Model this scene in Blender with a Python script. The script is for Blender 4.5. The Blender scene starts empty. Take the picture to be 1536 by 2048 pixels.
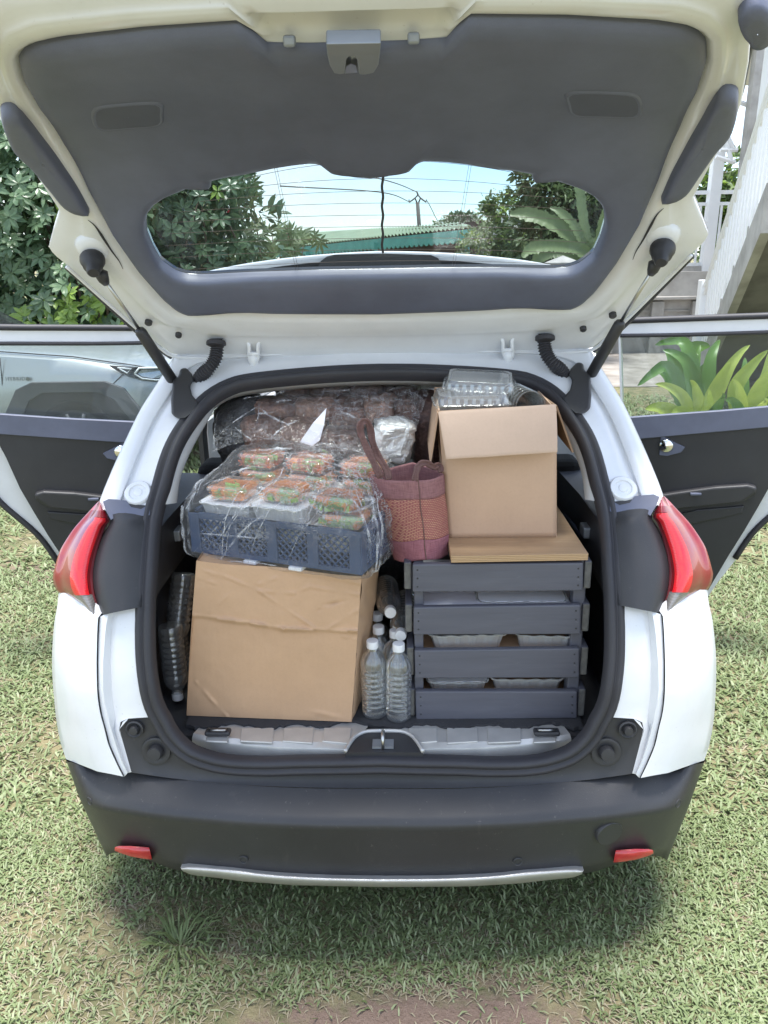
import bpy, bmesh, math, random
import numpy as np
from mathutils import Vector, Matrix, noise as mnoise
from mathutils.geometry import tessellate_polygon

scene = bpy.context.scene
COL = scene.collection
rnd = random.Random(7)
nrg = np.random.default_rng(11)
R = math.radians

# ------------------------------------------------------------------ camera
CAM_POS = np.array([0.072, -1.40, 1.68])
PITCH, YAW, ROLL = R(18.5), 0.0331, -0.0185
FPX, CX, CY = 1536.0, 768.0, 1024.0
_f = np.array([-math.sin(YAW) * math.cos(PITCH), math.cos(YAW) * math.cos(PITCH), -math.sin(PITCH)])
_r0 = np.array([math.cos(YAW), math.sin(YAW), 0.0])
_u0 = np.cross(_r0, _f)
_r = math.cos(ROLL) * _r0 + math.sin(ROLL) * _u0
_u = -math.sin(ROLL) * _r0 + math.cos(ROLL) * _u0
cam_data = bpy.data.cameras.new('camera')
cam = bpy.data.objects.new('camera', cam_data)
COL.objects.link(cam)
cam_data.sensor_width = 36.0
cam_data.lens = 36.0 * FPX / 2048.0
cam_data.clip_start = 0.02
cam_data.clip_end = 2000.0
cam.matrix_world = Matrix(((_r[0], _u[0], -_f[0], CAM_POS[0]), (_r[1], _u[1], -_f[1], CAM_POS[1]),
                           (_r[2], _u[2], -_f[2], CAM_POS[2]), (0, 0, 0, 1)))
scene.camera = cam

# ------------------------------------------------------------------ light
SUN_EL = R(88.0)
world = bpy.data.worlds.new('World')
scene.world = world
world.use_nodes = True
wt = world.node_tree
for n in list(wt.nodes):
    wt.nodes.remove(n)
def wn(t, **k):
    n = wt.nodes.new(t)
    for a, b in k.items():
        setattr(n, a, b)
    return n
w_out = wn('ShaderNodeOutputWorld')
w_bg = wn('ShaderNodeBackground')
w_sky = wn('ShaderNodeTexSky', sky_type='NISHITA', sun_disc=False, sun_elevation=SUN_EL, sun_rotation=R(155.0),
           altitude=50.0, air_density=1.0, dust_density=0.3, ozone_density=3.0)
w_tc = wn('ShaderNodeTexCoord')
w_map = wn('ShaderNodeMapping')
w_map.inputs['Scale'].default_value = (1.0, 1.0, 2.6)
w_map.inputs['Location'].default_value = (0.0, 0.9, 0.2)
w_noise = wn('ShaderNodeTexNoise')
w_noise.inputs['Scale'].default_value = 2.2
w_noise.inputs['Detail'].default_value = 7.0
w_noise.inputs['Roughness'].default_value = 0.55
w_ramp = wn('ShaderNodeValToRGB')
w_ramp.color_ramp.elements[0].position = 0.37
w_ramp.color_ramp.elements[0].color = (0, 0, 0, 1)
w_ramp.color_ramp.elements[1].position = 0.60
w_ramp.color_ramp.elements[1].color = (1, 1, 1, 1)
w_mix = wn('ShaderNodeMixRGB')
w_mix.inputs['Color2'].default_value = (4.55, 4.60, 4.50, 1)
w_bg.inputs['Strength'].default_value = 0.075
L = wt.links.new
L(w_tc.outputs['Generated'], w_map.inputs['Vector'])
L(w_map.outputs['Vector'], w_noise.inputs['Vector'])
L(w_noise.outputs['Fac'], w_ramp.inputs['Fac'])
L(w_ramp.outputs['Color'], w_mix.inputs['Fac'])
w_tint = wn('ShaderNodeMixRGB', blend_type='MULTIPLY')
w_tint.inputs['Fac'].default_value = 1.0
w_tint.inputs['Color2'].default_value = (0.80, 0.89, 0.96, 1)
L(w_sky.outputs['Color'], w_tint.inputs['Color1'])
L(w_tint.outputs['Color'], w_mix.inputs['Color1'])
L(w_mix.outputs['Color'], w_bg.inputs['Color'])
L(w_bg.outputs['Background'], w_out.inputs['Surface'])

sun_data = bpy.data.lights.new('sun', 'SUN')
sun_data.energy = 1.6
sun_data.angle = R(17.0)
sun_data.color = (1.0, 0.965, 0.91)
sun = bpy.data.objects.new('sun', sun_data)
COL.objects.link(sun)
# the sun stands almost overhead, a little behind the camera
sun_dir = Vector((-0.42 * math.cos(SUN_EL), 0.91 * math.cos(SUN_EL), -math.sin(SUN_EL)))
sun.rotation_euler = sun_dir.to_track_quat('-Z', 'Y').to_euler()

vs = scene.view_settings
scene.display_settings.display_device = 'sRGB'
vs.view_transform = 'Standard'
vs.look = 'None'
vs.exposure = 2.5
vs.gamma = 1.0
vs.use_curve_mapping = False
scene.render.engine = 'CYCLES'
scene.cycles.transparent_max_bounces = 28
scene.cycles.max_bounces = 10
scene.cycles.transmission_bounces = 8
scene.cycles.use_denoising = True

# ------------------------------------------------------------------ pixel rays of the photograph (1536 x 2048)
def ray(px, py):
    return _f + _r * ((px - CX) / FPX) + _u * ((CY - py) / FPX)
def at(px, py, Y):
    d = ray(px, py); t = (Y - CAM_POS[1]) / d[1]
    return CAM_POS + d * t
def atz(px, py, z):
    d = ray(px, py); t = (z - CAM_POS[2]) / d[2]
    return CAM_POS + d * t
def on(px, py, fn):
    """first point of the pixel's ray on the surface Y = fn(x, z)"""
    d = ray(px, py); d = d / d[1]
    g = lambda t: (lambda p: p[1] - fn(p[0], p[2]))(CAM_POS + d * t)
    t0 = 0.8
    while t0 < 6 and g(t0) < 0:
        t0 += 0.02
    a, b = t0 - 0.02, t0
    for _ in range(24):
        m = 0.5 * (a + b)
        if g(m) < 0: a = m
        else: b = m
    return CAM_POS + d * b

# ------------------------------------------------------------------ objects
ORG = {}
def tag(o, label=None, cat=None, group=None, kind=None):
    if label: o['label'] = label
    if cat: o['category'] = cat
    if group: o['group'] = group
    if kind: o['kind'] = kind
    return o
def thing(name, loc, label=None, cat=None, group=None):
    o = bpy.data.objects.new(name, None)
    o.empty_display_size = 0.1
    COL.objects.link(o)
    o.location = loc
    ORG[o.name] = np.array(loc, float)
    return tag(o, label, cat, group)
def obj(name, verts, faces, mat, parent=None, smooth=True, fm=None, mir=False, sharp=None):
    v = np.array(verts, float).reshape(-1, 3)
    faces = [tuple(f) for f in faces]
    if mir:
        v = v * np.array([-1.0, 1, 1])
        faces = [f[::-1] for f in faces]
    c = 0.5 * (v.min(0) + v.max(0))
    me = bpy.data.meshes.new(name)
    me.from_pydata((v - c).tolist(), [], faces)
    mats = mat if isinstance(mat, (list, tuple)) else [mat]
    for m in mats: me.materials.append(m)
    if fm is not None:
        me.polygons.foreach_set('material_index', np.array(fm, dtype=np.int32))
    if smooth:
        me.polygons.foreach_set('use_smooth', np.ones(len(me.polygons), dtype=bool))
    if smooth and sharp is not None:
        me.set_sharp_from_angle(angle=R(sharp))
    me.update()
    o = bpy.data.objects.new(name, me)
    COL.objects.link(o)
    ORG[o.name] = c
    if parent is not None:
        o.parent = parent
        o.location = c - ORG[parent.name]
    else:
        o.location = c
    return o
def both(name, verts, faces, mat, parent, **k):
    a = obj(name, verts, faces, mat, parent, **k)
    b = obj(name, verts, faces, mat, parent, mir=True, **k)
    return a, b
def copy_tree(o, parent=None):
    c = o.copy(); COL.objects.link(c)
    ORG[c.name] = ORG[o.name]
    if parent is not None: c.parent = parent
    for ch in list(o.children): copy_tree(ch, c)
    return c

def bevel(o, w=0.004, seg=2, ang=35):
    m = o.modifiers.new('bevel', 'BEVEL'); m.width = w; m.segments = seg; m.limit_method = 'ANGLE'; m.angle_limit = R(ang)
    m.harden_normals = False
    return o
def solid(o, t=0.003, off=-1):
    m = o.modifiers.new('solid', 'SOLIDIFY'); m.thickness = t; m.offset = off
    return o
def subsurf(o, lv=1):
    m = o.modifiers.new('sub', 'SUBSURF'); m.levels = lv; m.render_levels = lv
    return o

# ------------------------------------------------------------------ geometry
def grid(rows, cu=False, cv=False):
    """rows: equal-length lists of points -> verts, faces; cu closes along a row, cv closes across rows"""
    nv = len(rows); nu = len(rows[0])
    v = [tuple(p) for r in rows for p in r]; f = []
    for i in range(nv if cv else nv - 1):
        for j in range(nu if cu else nu - 1):
            a, b = i * nu + j, i * nu + (j + 1) % nu
            c, d = ((i + 1) % nv) * nu + (j + 1) % nu, ((i + 1) % nv) * nu + j
            f.append((a, b, c, d))
    return v, f
class MB:
    def __init__(s): s.v, s.f, s.m = [], [], []
    def add(s, vf, mi=0):
        n = len(s.v); s.v += [tuple(p) for p in vf[0]]
        s.f += [tuple(i + n for i in f) for f in vf[1]]
        s.m += [mi] * len(vf[1]); return s
    def obj(s, name, mat, parent=None, **k): return obj(name, s.v, s.f, mat, parent, fm=s.m, **k)
def box(c, s, rz=0.0, rx=0.0, ry=0.0):
    M = Matrix.Rotation(rz, 3, 'Z') @ Matrix.Rotation(ry, 3, 'Y') @ Matrix.Rotation(rx, 3, 'X')
    v = []
    for z in (-.5, .5):
        for y in (-.5, .5):
            for x in (-.5, .5):
                p = M @ Vector((x * s[0], y * s[1], z * s[2]))
                v.append((p.x + c[0], p.y + c[1], p.z + c[2]))
    return v, [(0, 2, 3, 1), (4, 5, 7, 6), (0, 1, 5, 4), (2, 6, 7, 3), (0, 4, 6, 2), (1, 3, 7, 5)]
def hexa(b, t):
    """b, t: four bottom and four top corners in the same turning order"""
    v = [tuple(p) for p in b] + [tuple(p) for p in t]
    return v, [(3, 2, 1, 0), (4, 5, 6, 7), (0, 1, 5, 4), (1, 2, 6, 5), (2, 3, 7, 6), (3, 0, 4, 7)]
def frame_of(d):
    d = Vector(d).normalized()
    a = Vector((0, 0, 1)) if abs(d.z) < 0.9 else Vector((1, 0, 0))
    x = d.cross(a).normalized(); return x, d.cross(x).normalized(), d
def tube(path, r, n=8, cap=True, closed=False):
    P = [Vector(p) for p in path]; m = len(P); rr = r if isinstance(r, (list, tuple, np.ndarray)) else [r] * m
    rows = []; x = None
    for i in range(m):
        d = (P[(i + 1) % m] - P[i - 1]) if closed else (P[min(i + 1, m - 1)] - P[max(i - 1, 0)])
        d.normalize()
        if x is None: x = frame_of(d)[0]
        x = (x - d * x.dot(d)).normalized(); y = d.cross(x)
        rows.append([tuple(P[i] + (x * math.cos(2 * math.pi * k / n) + y * math.sin(2 * math.pi * k / n)) * rr[i]) for k in range(n)])
    v, f = grid(rows, cu=True, cv=closed)
    f = [q[::-1] for q in f]
    if cap and not closed:
        f.append(tuple(range(n))); f.append(tuple(range(len(v) - 1, len(v) - n - 1, -1)))
    return v, f
def lathe(prof, n=24, c=(0, 0, 0), axis=(0, 0, 1), cap=True):
    """prof: (radius, height) from the base up along axis"""
    x, y, d = frame_of(axis); c = Vector(c); rows = []
    for (r, h) in prof:
        rows.append([tuple(c + d * h + (x * math.cos(2 * math.pi * k / n) + y * math.sin(2 * math.pi * k / n)) * max(r, 1e-5)) for k in range(n)])
    v, f = grid(rows, cu=True)
    f = [q[::-1] for q in f]
    if cap:
        f.append(tuple(range(n))); f.append(tuple(range(len(v) - 1, len(v) - n - 1, -1)))
    if d.dot(x.cross(y)) < 0: f = [q[::-1] for q in f]
    return v, f
def resample(pts, n, closed=False):
    p = np.array(pts, float)
    if closed: p = np.vstack([p, p[:1]])
    s = np.r_[0, np.cumsum(np.linalg.norm(np.diff(p, axis=0), axis=1))]
    q = np.linspace(0, s[-1], n + 1)[:-1] if closed else np.linspace(0, s[-1], n)
    return np.stack([np.interp(q, s, p[:, k]) for k in range(p.shape[1])], 1)
def smooth_poly(pts, n, closed=False):
    """Catmull-Rom through pts, n samples"""
    p = np.array(pts, float); m = len(p); out = []
    seg = m if closed else m - 1
    for i in range(seg):
        a = p[(i - 1) % m] if closed or i > 0 else 2 * p[0] - p[1]
        b = p[i]; c = p[(i + 1) % m]
        d = p[(i + 2) % m] if closed or i + 2 < m else 2 * p[-1] - p[-2]
        for t in np.linspace(0, 1, 12, endpoint=False):
            out.append(0.5 * ((2 * b) + (-a + c) * t + (2 * a - 5 * b + 4 * c - d) * t * t + (-a + 3 * b - 3 * c + d) * t ** 3))
    if not closed: out.append(p[-1])
    return resample(out, n, closed)
def slab(outline, holes, mp, h0, h1):
    """flat 2D outline with holes, mapped by mp(u, v, h) and given the thickness h0..h1 (h1 = seen side)"""
    loops = [list(map(tuple, outline))] + [list(map(tuple, h)) for h in holes]
    tri = tessellate_polygon([[Vector((a, b, 0)) for a, b in lp] for lp in loops])
    flat = [p for lp in loops for p in lp]; n = len(flat)
    v = [tuple(mp(a, b, h1)) for a, b in flat] + [tuple(mp(a, b, h0)) for a, b in flat]
    f = []
    for t in tri:
        f.append(tuple(t)); f.append(tuple(i + n for i in t[::-1]))
    k = 0
    for lp in loops:
        m = len(lp)
        for i in range(m):
            a, b = k + i, k + (i + 1) % m
            f.append((b, a, a + n, b + n))
        k += m
    return v, f
def fixn(o):
    """make normals of a closed mesh point outward"""
    bm = bmesh.new(); bm.from_mesh(o.data); bmesh.ops.recalc_face_normals(bm, faces=bm.faces[:]); bm.to_mesh(o.data); bm.free(); return o
def nz(p, s=1.0, seed=0.0):
    return mnoise.noise(Vector((p[0] * s + seed, p[1] * s + seed * 1.7, p[2] * s - seed)))

# ------------------------------------------------------------------ materials
def lin(r, g, b):
    f = lambda c: (c / 255 / 12.92) if c / 255 <= 0.04045 else ((c / 255 + 0.055) / 1.055) ** 2.4
    return (f(r), f(g), f(b))
class NT:
    def __init__(s, name):
        s.m = bpy.data.materials.new(name); s.m.use_nodes = True
        s.t = s.m.node_tree
        for n in list(s.t.nodes): s.t.nodes.remove(n)
        s.out = s.n('ShaderNodeOutputMaterial'); s.tc = None
    def n(s, t, **k):
        x = s.t.nodes.new(t)
        for a, b in k.items():
            if a in x.inputs.keys() if hasattr(x, 'inputs') else False: pass
            setattr(x, a, b)
        return x
    def l(s, a, b): s.t.links.new(a, b)
    def coord(s, scale=(1, 1, 1), rot=(0, 0, 0), kind='Object'):
        if s.tc is None: s.tc = s.n('ShaderNodeTexCoord')
        mp = s.n('ShaderNodeMapping'); mp.inputs['Scale'].default_value = scale; mp.inputs['Rotation'].default_value = rot
        s.l(s.tc.outputs[kind], mp.inputs['Vector']); return mp.outputs['Vector']
    def noise(s, scale, detail=4, rough=0.55, vec=None, dist=0.0):
        x = s.n('ShaderNodeTexNoise'); x.inputs['Scale'].default_value = scale; x.inputs['Detail'].default_value = detail
        x.inputs['Roughness'].default_value = rough; x.inputs['Distortion'].default_value = dist
        s.l(vec if vec is not None else s.coord(), x.inputs['Vector']); return x.outputs['Fac']
    def ramp(s, fac, stops):
        x = s.n('ShaderNodeValToRGB'); e = x.color_ramp.elements
        while len(e) < len(stops): e.new(0.5)
        for q, (p, c) in zip(e, stops):
            q.position = p; q.color = (c, c, c, 1) if not hasattr(c, '__len__') else (*c[:3], 1)
        s.l(fac, x.inputs['Fac']); return x.outputs['Color']
    def mix(s, fac, a, b, mode='MIX'):
        x = s.n('ShaderNodeMixRGB', blend_type=mode)
        for sock, val in (('Fac', fac), ('Color1', a), ('Color2', b)):
            if isinstance(val, (int, float)): x.inputs[sock].default_value = val if sock == 'Fac' else (val, val, val, 1)
            elif isinstance(val, tuple): x.inputs[sock].default_value = (*val[:3], 1)
            else: s.l(val, x.inputs[sock])
        return x.outputs['Color']
    def math(s, op, a, b=0.0):
        x = s.n('ShaderNodeMath', operation=op)
        for i, val in enumerate((a, b)):
            if isinstance(val, (int, float)): x.inputs[i].default_value = val
            else: s.l(val, x.inputs[i])
        return x.outputs[0]
    def bump(s, h, strength=0.3, dist=0.01, normal=None):
        x = s.n('ShaderNodeBump'); x.inputs['Strength'].default_value = strength; x.inputs['Distance'].default_value = dist
        s.l(h, x.inputs['Height'])
        if normal is not None: s.l(normal, x.inputs['Normal'])
        return x.outputs['Normal']
    def pbr(s, col=(0.8, 0.8, 0.8), rough=0.5, metal=0.0, normal=None, **k):
        x = s.n('ShaderNodeBsdfPrincipled')
        for sock, val in (('Base Color', col), ('Roughness', rough), ('Metallic', metal)):
            if isinstance(val, tuple): x.inputs[sock].default_value = (*val[:3], 1)
            elif isinstance(val, (int, float)): x.inputs[sock].default_value = val
            else: s.l(val, x.inputs[sock])
        for a, b in k.items():
            a = a.replace('_', ' ')
            if isinstance(b, (int, float, tuple)): x.inputs[a].default_value = b
            else: s.l(b, x.inputs[a])
        if normal is not None: s.l(normal, x.inputs['Normal'])
        return x.outputs['BSDF']
    def done(s, sh): s.l(sh, s.out.inputs['Surface']); return s.m
def mat(name, col, rough=0.5, metal=0.0, var=0.12, vs=6.0, bs=60.0, bst=0.08, col2=None, **k):
    t = NT(name)
    a = t.noise(vs, 5)
    dark = tuple(c * (1 - var) for c in col) if col2 is None else col2
    c = t.mix(t.ramp(a, [(0.35, 0.0), (0.65, 1.0)]), dark, col)
    nrm = t.bump(t.noise(bs, 3), bst, 0.004) if bst else None
    return t.done(t.pbr(c, rough, metal, nrm, **k))
# ------------------------------------------------------------------ car materials
def m_paint(name, col):
    t = NT(name)
    sp = t.noise(9, 6, 0.6)
    c = t.mix(t.ramp(sp, [(0.30, 0.0), (0.62, 1.0)]), tuple(x * 0.93 for x in col), col)
    dust = t.ramp(t.noise(140, 2), [(0.70, 0.0), (0.76, 1.0)])
    c = t.mix(t.math('MULTIPLY', dust, 0.22), c, (0.30, 0.27, 0.23))
    nrm = t.bump(t.noise(2.5, 2), 0.02, 0.02)
    return t.done(t.pbr(c, 0.34, 0.0, nrm, Coat_Weight=0.55, Coat_Roughness=0.07))
M_WHITE = m_paint('white_paint', (0.765, 0.775, 0.80))
def m_plastic(name, col, rough=0.5, grain=420, gst=0.16, dirt=0.25, dcol=(0.22, 0.20, 0.18)):
    t = NT(name)
    c = t.mix(t.ramp(t.noise(4, 6, 0.65), [(0.35, 0.0), (0.7, 1.0)]), col, tuple(x * 1.35 for x in col))
    sp = t.ramp(t.noise(90, 3, 0.7), [(0.66, 0.0), (0.74, 1.0)])
    c = t.mix(t.math('MULTIPLY', sp, dirt), c, dcol)
    st = t.ramp(t.noise(5, 5, 0.7, t.coord((6, 6, 0.5))), [(0.60, 0.0), (0.78, 1.0)])
    c = t.mix(t.math('MULTIPLY', st, dirt * 0.35), c, dcol)
    r = t.mix(t.noise(7, 4), rough - 0.06, rough + 0.10)
    nrm = t.bump(t.noise(grain, 2), gst, 0.002)
    return t.done(t.pbr(c, r, 0.0, nrm))
M_BUMP = m_plastic('bumper_plastic', (0.027, 0.027, 0.030), 0.42, dirt=0.35)
M_TRIM = m_plastic('trim_plastic', (0.098, 0.108, 0.155), 0.45, dirt=0.06)
M_TRIM2 = m_plastic('trim_plastic_shaded', (0.068, 0.075, 0.105), 0.5, dirt=0.06)  # darkened copy of the trim, recess shade put into its colour
M_BLACK = m_plastic('black_plastic', (0.028, 0.028, 0.031), 0.45, dirt=0.12)
M_RUBBER = m_plastic('seal_rubber', (0.030, 0.029, 0.034), 0.55, grain=120, gst=0.05, dirt=0.10)
M_CARPET = m_plastic('boot_carpet', (0.036, 0.036, 0.040), 0.95, grain=700, gst=0.9, dirt=0.3)
M_FABRIC = m_plastic('seat_fabric', (0.040, 0.040, 0.046), 0.9, grain=500, gst=0.6, dirt=0.05)
M_PILLAR = mat('pillar_trim_grey', (0.50, 0.50, 0.50), 0.75, bs=500, bst=0.15, var=0.04)
M_HEAD = mat('headliner_grey', (0.40, 0.39, 0.38), 0.9, bs=600, bst=0.3, var=0.05)
M_STEEL = mat('bare_steel', (0.55, 0.55, 0.54), 0.3, metal=1.0, bs=90, bst=0.05)
M_LATCH = mat('latch_grey', (0.30, 0.32, 0.35), 0.5, metal=0.6, bs=90, bst=0.05)
M_SILVER = mat('silver_trim', (0.60, 0.59, 0.57), 0.36, metal=0.45, var=0.15, vs=14, bs=300, bst=0.06)
M_CHROME = mat('chrome', (0.8, 0.8, 0.8), 0.08, metal=1.0, bst=0.0)
M_TYRE = mat('tyre_rubber', (0.022, 0.022, 0.022), 0.85, bs=120, bst=0.3)
M_WIRE = mat('heating_wire', (0.10, 0.075, 0.06), 0.6, bst=0.0)
M_PRIVGLOSS = mat('gloss_black', (0.030, 0.031, 0.036), 0.16, bst=0.0, Coat_Weight=0.4)
def m_glass(name, tint, refl=1.0, haze=0.04):
    t = NT(name)
    tr = t.n('ShaderNodeBsdfTransparent'); tr.inputs['Color'].default_value = (*tint, 1)
    gl = t.n('ShaderNodeBsdfGlossy'); gl.inputs['Roughness'].default_value = 0.015
    fr = t.n('ShaderNodeLayerWeight'); fr.inputs['Blend'].default_value = 0.5
    ff = t.math('ADD', t.math('MULTIPLY', t.math('POWER', fr.outputs['Facing'], 4.0), 0.85), 0.045)
    mx = t.n('ShaderNodeMixShader'); t.l(t.math('MULTIPLY', ff, refl), mx.inputs[0])
    t.l(tr.outputs[0], mx.inputs[1]); t.l(gl.outputs[0], mx.inputs[2])
    df = t.n('ShaderNodeBsdfDiffuse'); df.inputs['Color'].default_value = (0.75, 0.78, 0.78, 1)
    m2 = t.n('ShaderNodeMixShader')
    dirt = t.ramp(t.noise(5, 6, 0.6), [(0.3, haze * 0.5), (0.75, haze * 1.6)])
    t.l(dirt, m2.inputs[0]); t.l(mx.outputs[0], m2.inputs[1]); t.l(df.outputs[0], m2.inputs[2])
    return t.done(m2.outputs[0])
M_REARGLASS = m_glass('rear_window_glass', (0.52, 0.57, 0.58), 0.5, 0.02)
M_DOORGLASS = m_glass('door_glass', (0.80, 0.84, 0.84), 0.55, 0.03)
def m_lens(name, col, rough=0.08, stripes=0, k=0.5):
    t = NT(name)
    v = t.coord((1, 1, 1))
    w = t.n('ShaderNodeTexWave', wave_type='BANDS', bands_direction='Z'); w.inputs['Scale'].default_value = 60
    w.inputs['Distortion'].default_value = 0.4; t.l(v, w.inputs['Vector'])
    c = t.mix(t.math('MULTIPLY', w.outputs['Fac'], 0.45 if stripes else 0.08), col, tuple(x * k for x in col))
    c = t.mix(t.ramp(t.noise(14, 3), [(0.35, 0.0), (0.7, 0.40)]), c, tuple(x * 0.65 for x in col))
    nrm = t.bump(w.outputs['Fac'], 0.08 if stripes else 0.0, 0.003)
    return t.done(t.pbr(c, 0.3, 0.0, nrm, Coat_Weight=1.0, Coat_Roughness=0.03))
M_LENS_D = m_lens('lens_dark_red', (0.25, 0.006, 0.011), k=0.7)
M_LENS_B = m_lens('lens_bright_red', (0.70, 0.010, 0.016), stripes=1, k=0.75)
M_LENS_P = m_lens('lens_pink_edge', (0.45, 0.09, 0.11))
M_LENS_C = m_lens('reversing_lens', (0.24, 0.225, 0.215), stripes=1)
M_REFLECT = m_lens('reflector_red', (0.50, 0.02, 0.025))
# ================================================================== THE WHITE CAR
car = thing('white_car', (0, 0, 0), 'white hatchback seen from behind with its tailgate raised and the boot packed full', 'car')

# the plane of the boot opening: how far forward it lies at each height
JZ = [0.30, 0.50, 0.60, 0.75, 0.90, 1.00, 1.10, 1.20, 1.30, 1.40, 1.50, 1.60]
JY = [0.08, 0.10, 0.12, 0.14, 0.19, 0.25, 0.335, 0.44, 0.555, 0.69, 0.83, 0.98]
def J(z): return float(np.interp(z, JZ, JY))
def Q(px, py, dy=0.0): return on(px, py, lambda x, z: J(z) + dy)
def jn(z):
    """unit vector pointing out of the opening toward the viewer"""
    s = (J(z + 0.03) - J(z - 0.03)) / 0.06
    n = np.array([0, -1.0, s]); return n / np.linalg.norm(n)
def mirror_loop(half):
    """half: centre-bottom ... centre-top of the left side -> closed loop"""
    h = np.array(half); m = h[::-1] * np.array([-1, 1, 1]); return np.vstack([h, m[1:-1]])

# --- rubber seal round the opening
SEAL_PX = [(768, 1529), (680, 1531), (600, 1532), (540, 1534), (484, 1533), (450, 1530), (424, 1525), (383, 1511), (356, 1491), (336, 1468), (325, 1446), (312, 1424), (303, 1400), (297, 1373),
           (291, 1325), (289, 1268), (290, 1194), (294, 1136), (298, 1079), (304, 1036), (312, 1003), (321, 972), (330, 938),
           (340, 907), (353, 878), (369, 852), (382, 834), (400, 812), (424, 791), (454, 774), (490, 763), (573, 753), (680, 745), (768, 742)]
seal_half = [Q(x, y) for x, y in SEAL_PX]
seal_half[0][0] = 0; seal_half[-1][0] = 0
sh = smooth_poly(seal_half, 90); sh[0, 0] = 0; sh[-1, 0] = 0
loop = mirror_loop(sh); nL = len(loop)
def sweep(loop, sec):
    rows = []
    for i in range(nL):
        d = loop[(i + 1) % nL] - loop[i - 1]; d /= np.linalg.norm(d)
        n = jn(loop[i][2]); o = np.cross(d, n); o /= np.linalg.norm(o)      # points away from the opening's middle
        if np.dot(o, loop[i] - np.array([0, 0.3, 0.98])) < 0: o = -o
        rows.append([loop[i] + o * a + n * b for a, b in sec])
    return rows
SEC = [(0.022, -0.012), (0.0215, 0.004), (0.016, 0.012), (0.009, 0.013), (0.005, 0.007), (0.001, 0.007), (-0.004, 0.017), (-0.012, 0.019), (-0.019, 0.012), (-0.022, -0.002), (-0.021, -0.016)]
v, f = grid(sweep(loop, SEC), cu=False, cv=True)
fixn(obj('boot_seal', v, f, M_RUBBER, car))

# --- white jamb of the upper pillars: seal -> flat -> gutter -> outer edge -> round the corner
UP = [((298, 1070), (196, 1012)), ((306, 1028), (200, 1002)), ((312, 1003), (205, 985)), ((330, 938), (228, 930)), ((353, 878), (250, 882)), ((371, 850), (280, 820)), ((400, 812), (306, 779)),
      ((424, 791), (328, 745)), ((454, 774), (350, 712)), ((490, 763), (385, 694)), ((573, 753), (540, 688)), ((680, 745), (670, 682)), ((768, 742), (768, 680))]
UP_N = 40
sx = smooth_poly([a for a, b in UP], UP_N); ox = smooth_poly([b for a, b in UP], UP_N)
cols = [(0.0, -0.010), (0.10, -0.004), (0.40, 0.000), (0.52, 0.006), (0.57, 0.016), (0.62, 0.016), (0.66, 0.000), (0.72, -0.006), (0.90, -0.006), (0.97, 0.004), (1.0, 0.02)]
rows = []
for i in range(UP_N):
    w = i / (UP_N - 1)
    g = 1.0 if w < 0.75 else max(0.0, 1 - (w - 0.75) / 0.15)
    row = []
    for a, dy in cols:
        p = sx[i] * (1 - a) + ox[i] * a
        row.append(Q(p[0], p[1], dy * (g if 0.5 < a < 0.75 else 1)))
    e = row[-1]
    roofy = max(0.0, (w - 0.62) / 0.38)
    row.append(e + np.array([-0.006 * (1 - roofy), 0.08, 0.012 * roofy]))
    row.append(np.array([e[0] * (1 + 0.035 * (1 - roofy)), e[1] + 0.30, e[2] + 0.035 * roofy + 0.01 * (1 - roofy)]))
    rows.append(row)
for p in rows[-1]: p[0] = 0.0
ROOF_REAR = [r[-1] for r in rows]
v, f = grid(rows); both('rear_pillar', v, [q[::-1] for q in f], M_WHITE, car, sharp=40)

# round white plugs
def disc(name, px, py, prof, mat, parent, dy=0.0, mir=True, n=24):
    p = Q(px, py, dy); nn = jn(p[2])
    v, f = lathe(prof, n, p, nn)
    return both(name, v, f, mat, parent, sharp=40) if mir else [obj(name, v, f, mat, parent, sharp=40)]
disc('pillar_plug', 277, 988, [(0.034, -0.004), (0.034, 0.006), (0.030, 0.011), (0.021, 0.011), (0.019, 0.007), (0.012, 0.007), (0.010, 0.010), (0.0, 0.011)], M_WHITE, car)

# --- white lower corner panels
LO = [[(290, 1206), (246, 1206), (221, 1220), (203, 1234), (168, 1207), (109, 1168)],  # C0 inner edge, C1, C2 ridge, C3 panel gap, C4, C5 silhouette
    [(286, 1213), (242, 1214), (217, 1227), (200, 1233), (160, 1225), (115, 1209)],
    [(289, 1240), (236, 1240), (213, 1246), (198, 1252), (152, 1247), (110, 1236)],
    [(289, 1268), (234, 1268), (210, 1272), (197, 1275), (149, 1272), (107, 1262)],
    [(291, 1326), (236, 1328), (206, 1328), (196, 1328), (147, 1325), (104, 1318)],
    [(297, 1376), (241, 1378), (206, 1378), (197, 1378), (149, 1377), (106, 1372)],
    [(303, 1405), (243, 1408), (210, 1408), (200, 1408), (152, 1407), (109, 1404)],
    [(306, 1434), (246, 1434), (216, 1431), (204, 1430), (155, 1430), (111, 1428)],
    [(257, 1437), (243, 1441), (218, 1442), (207, 1441), (158, 1441), (113, 1439)],
    [(239, 1458), (233, 1458), (222, 1457), (211, 1455), (163, 1457), (115, 1455)],
    [(247, 1488), (242, 1489), (232, 1490), (220, 1490), (173, 1490), (122, 1489)],
    [(258, 1526), (254, 1528), (246, 1528), (237, 1529), (186, 1522), (129, 1509)],
    [(263, 1544), (260, 1545), (255, 1546), (249, 1553), (195, 1543), (132, 1518)]]
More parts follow.
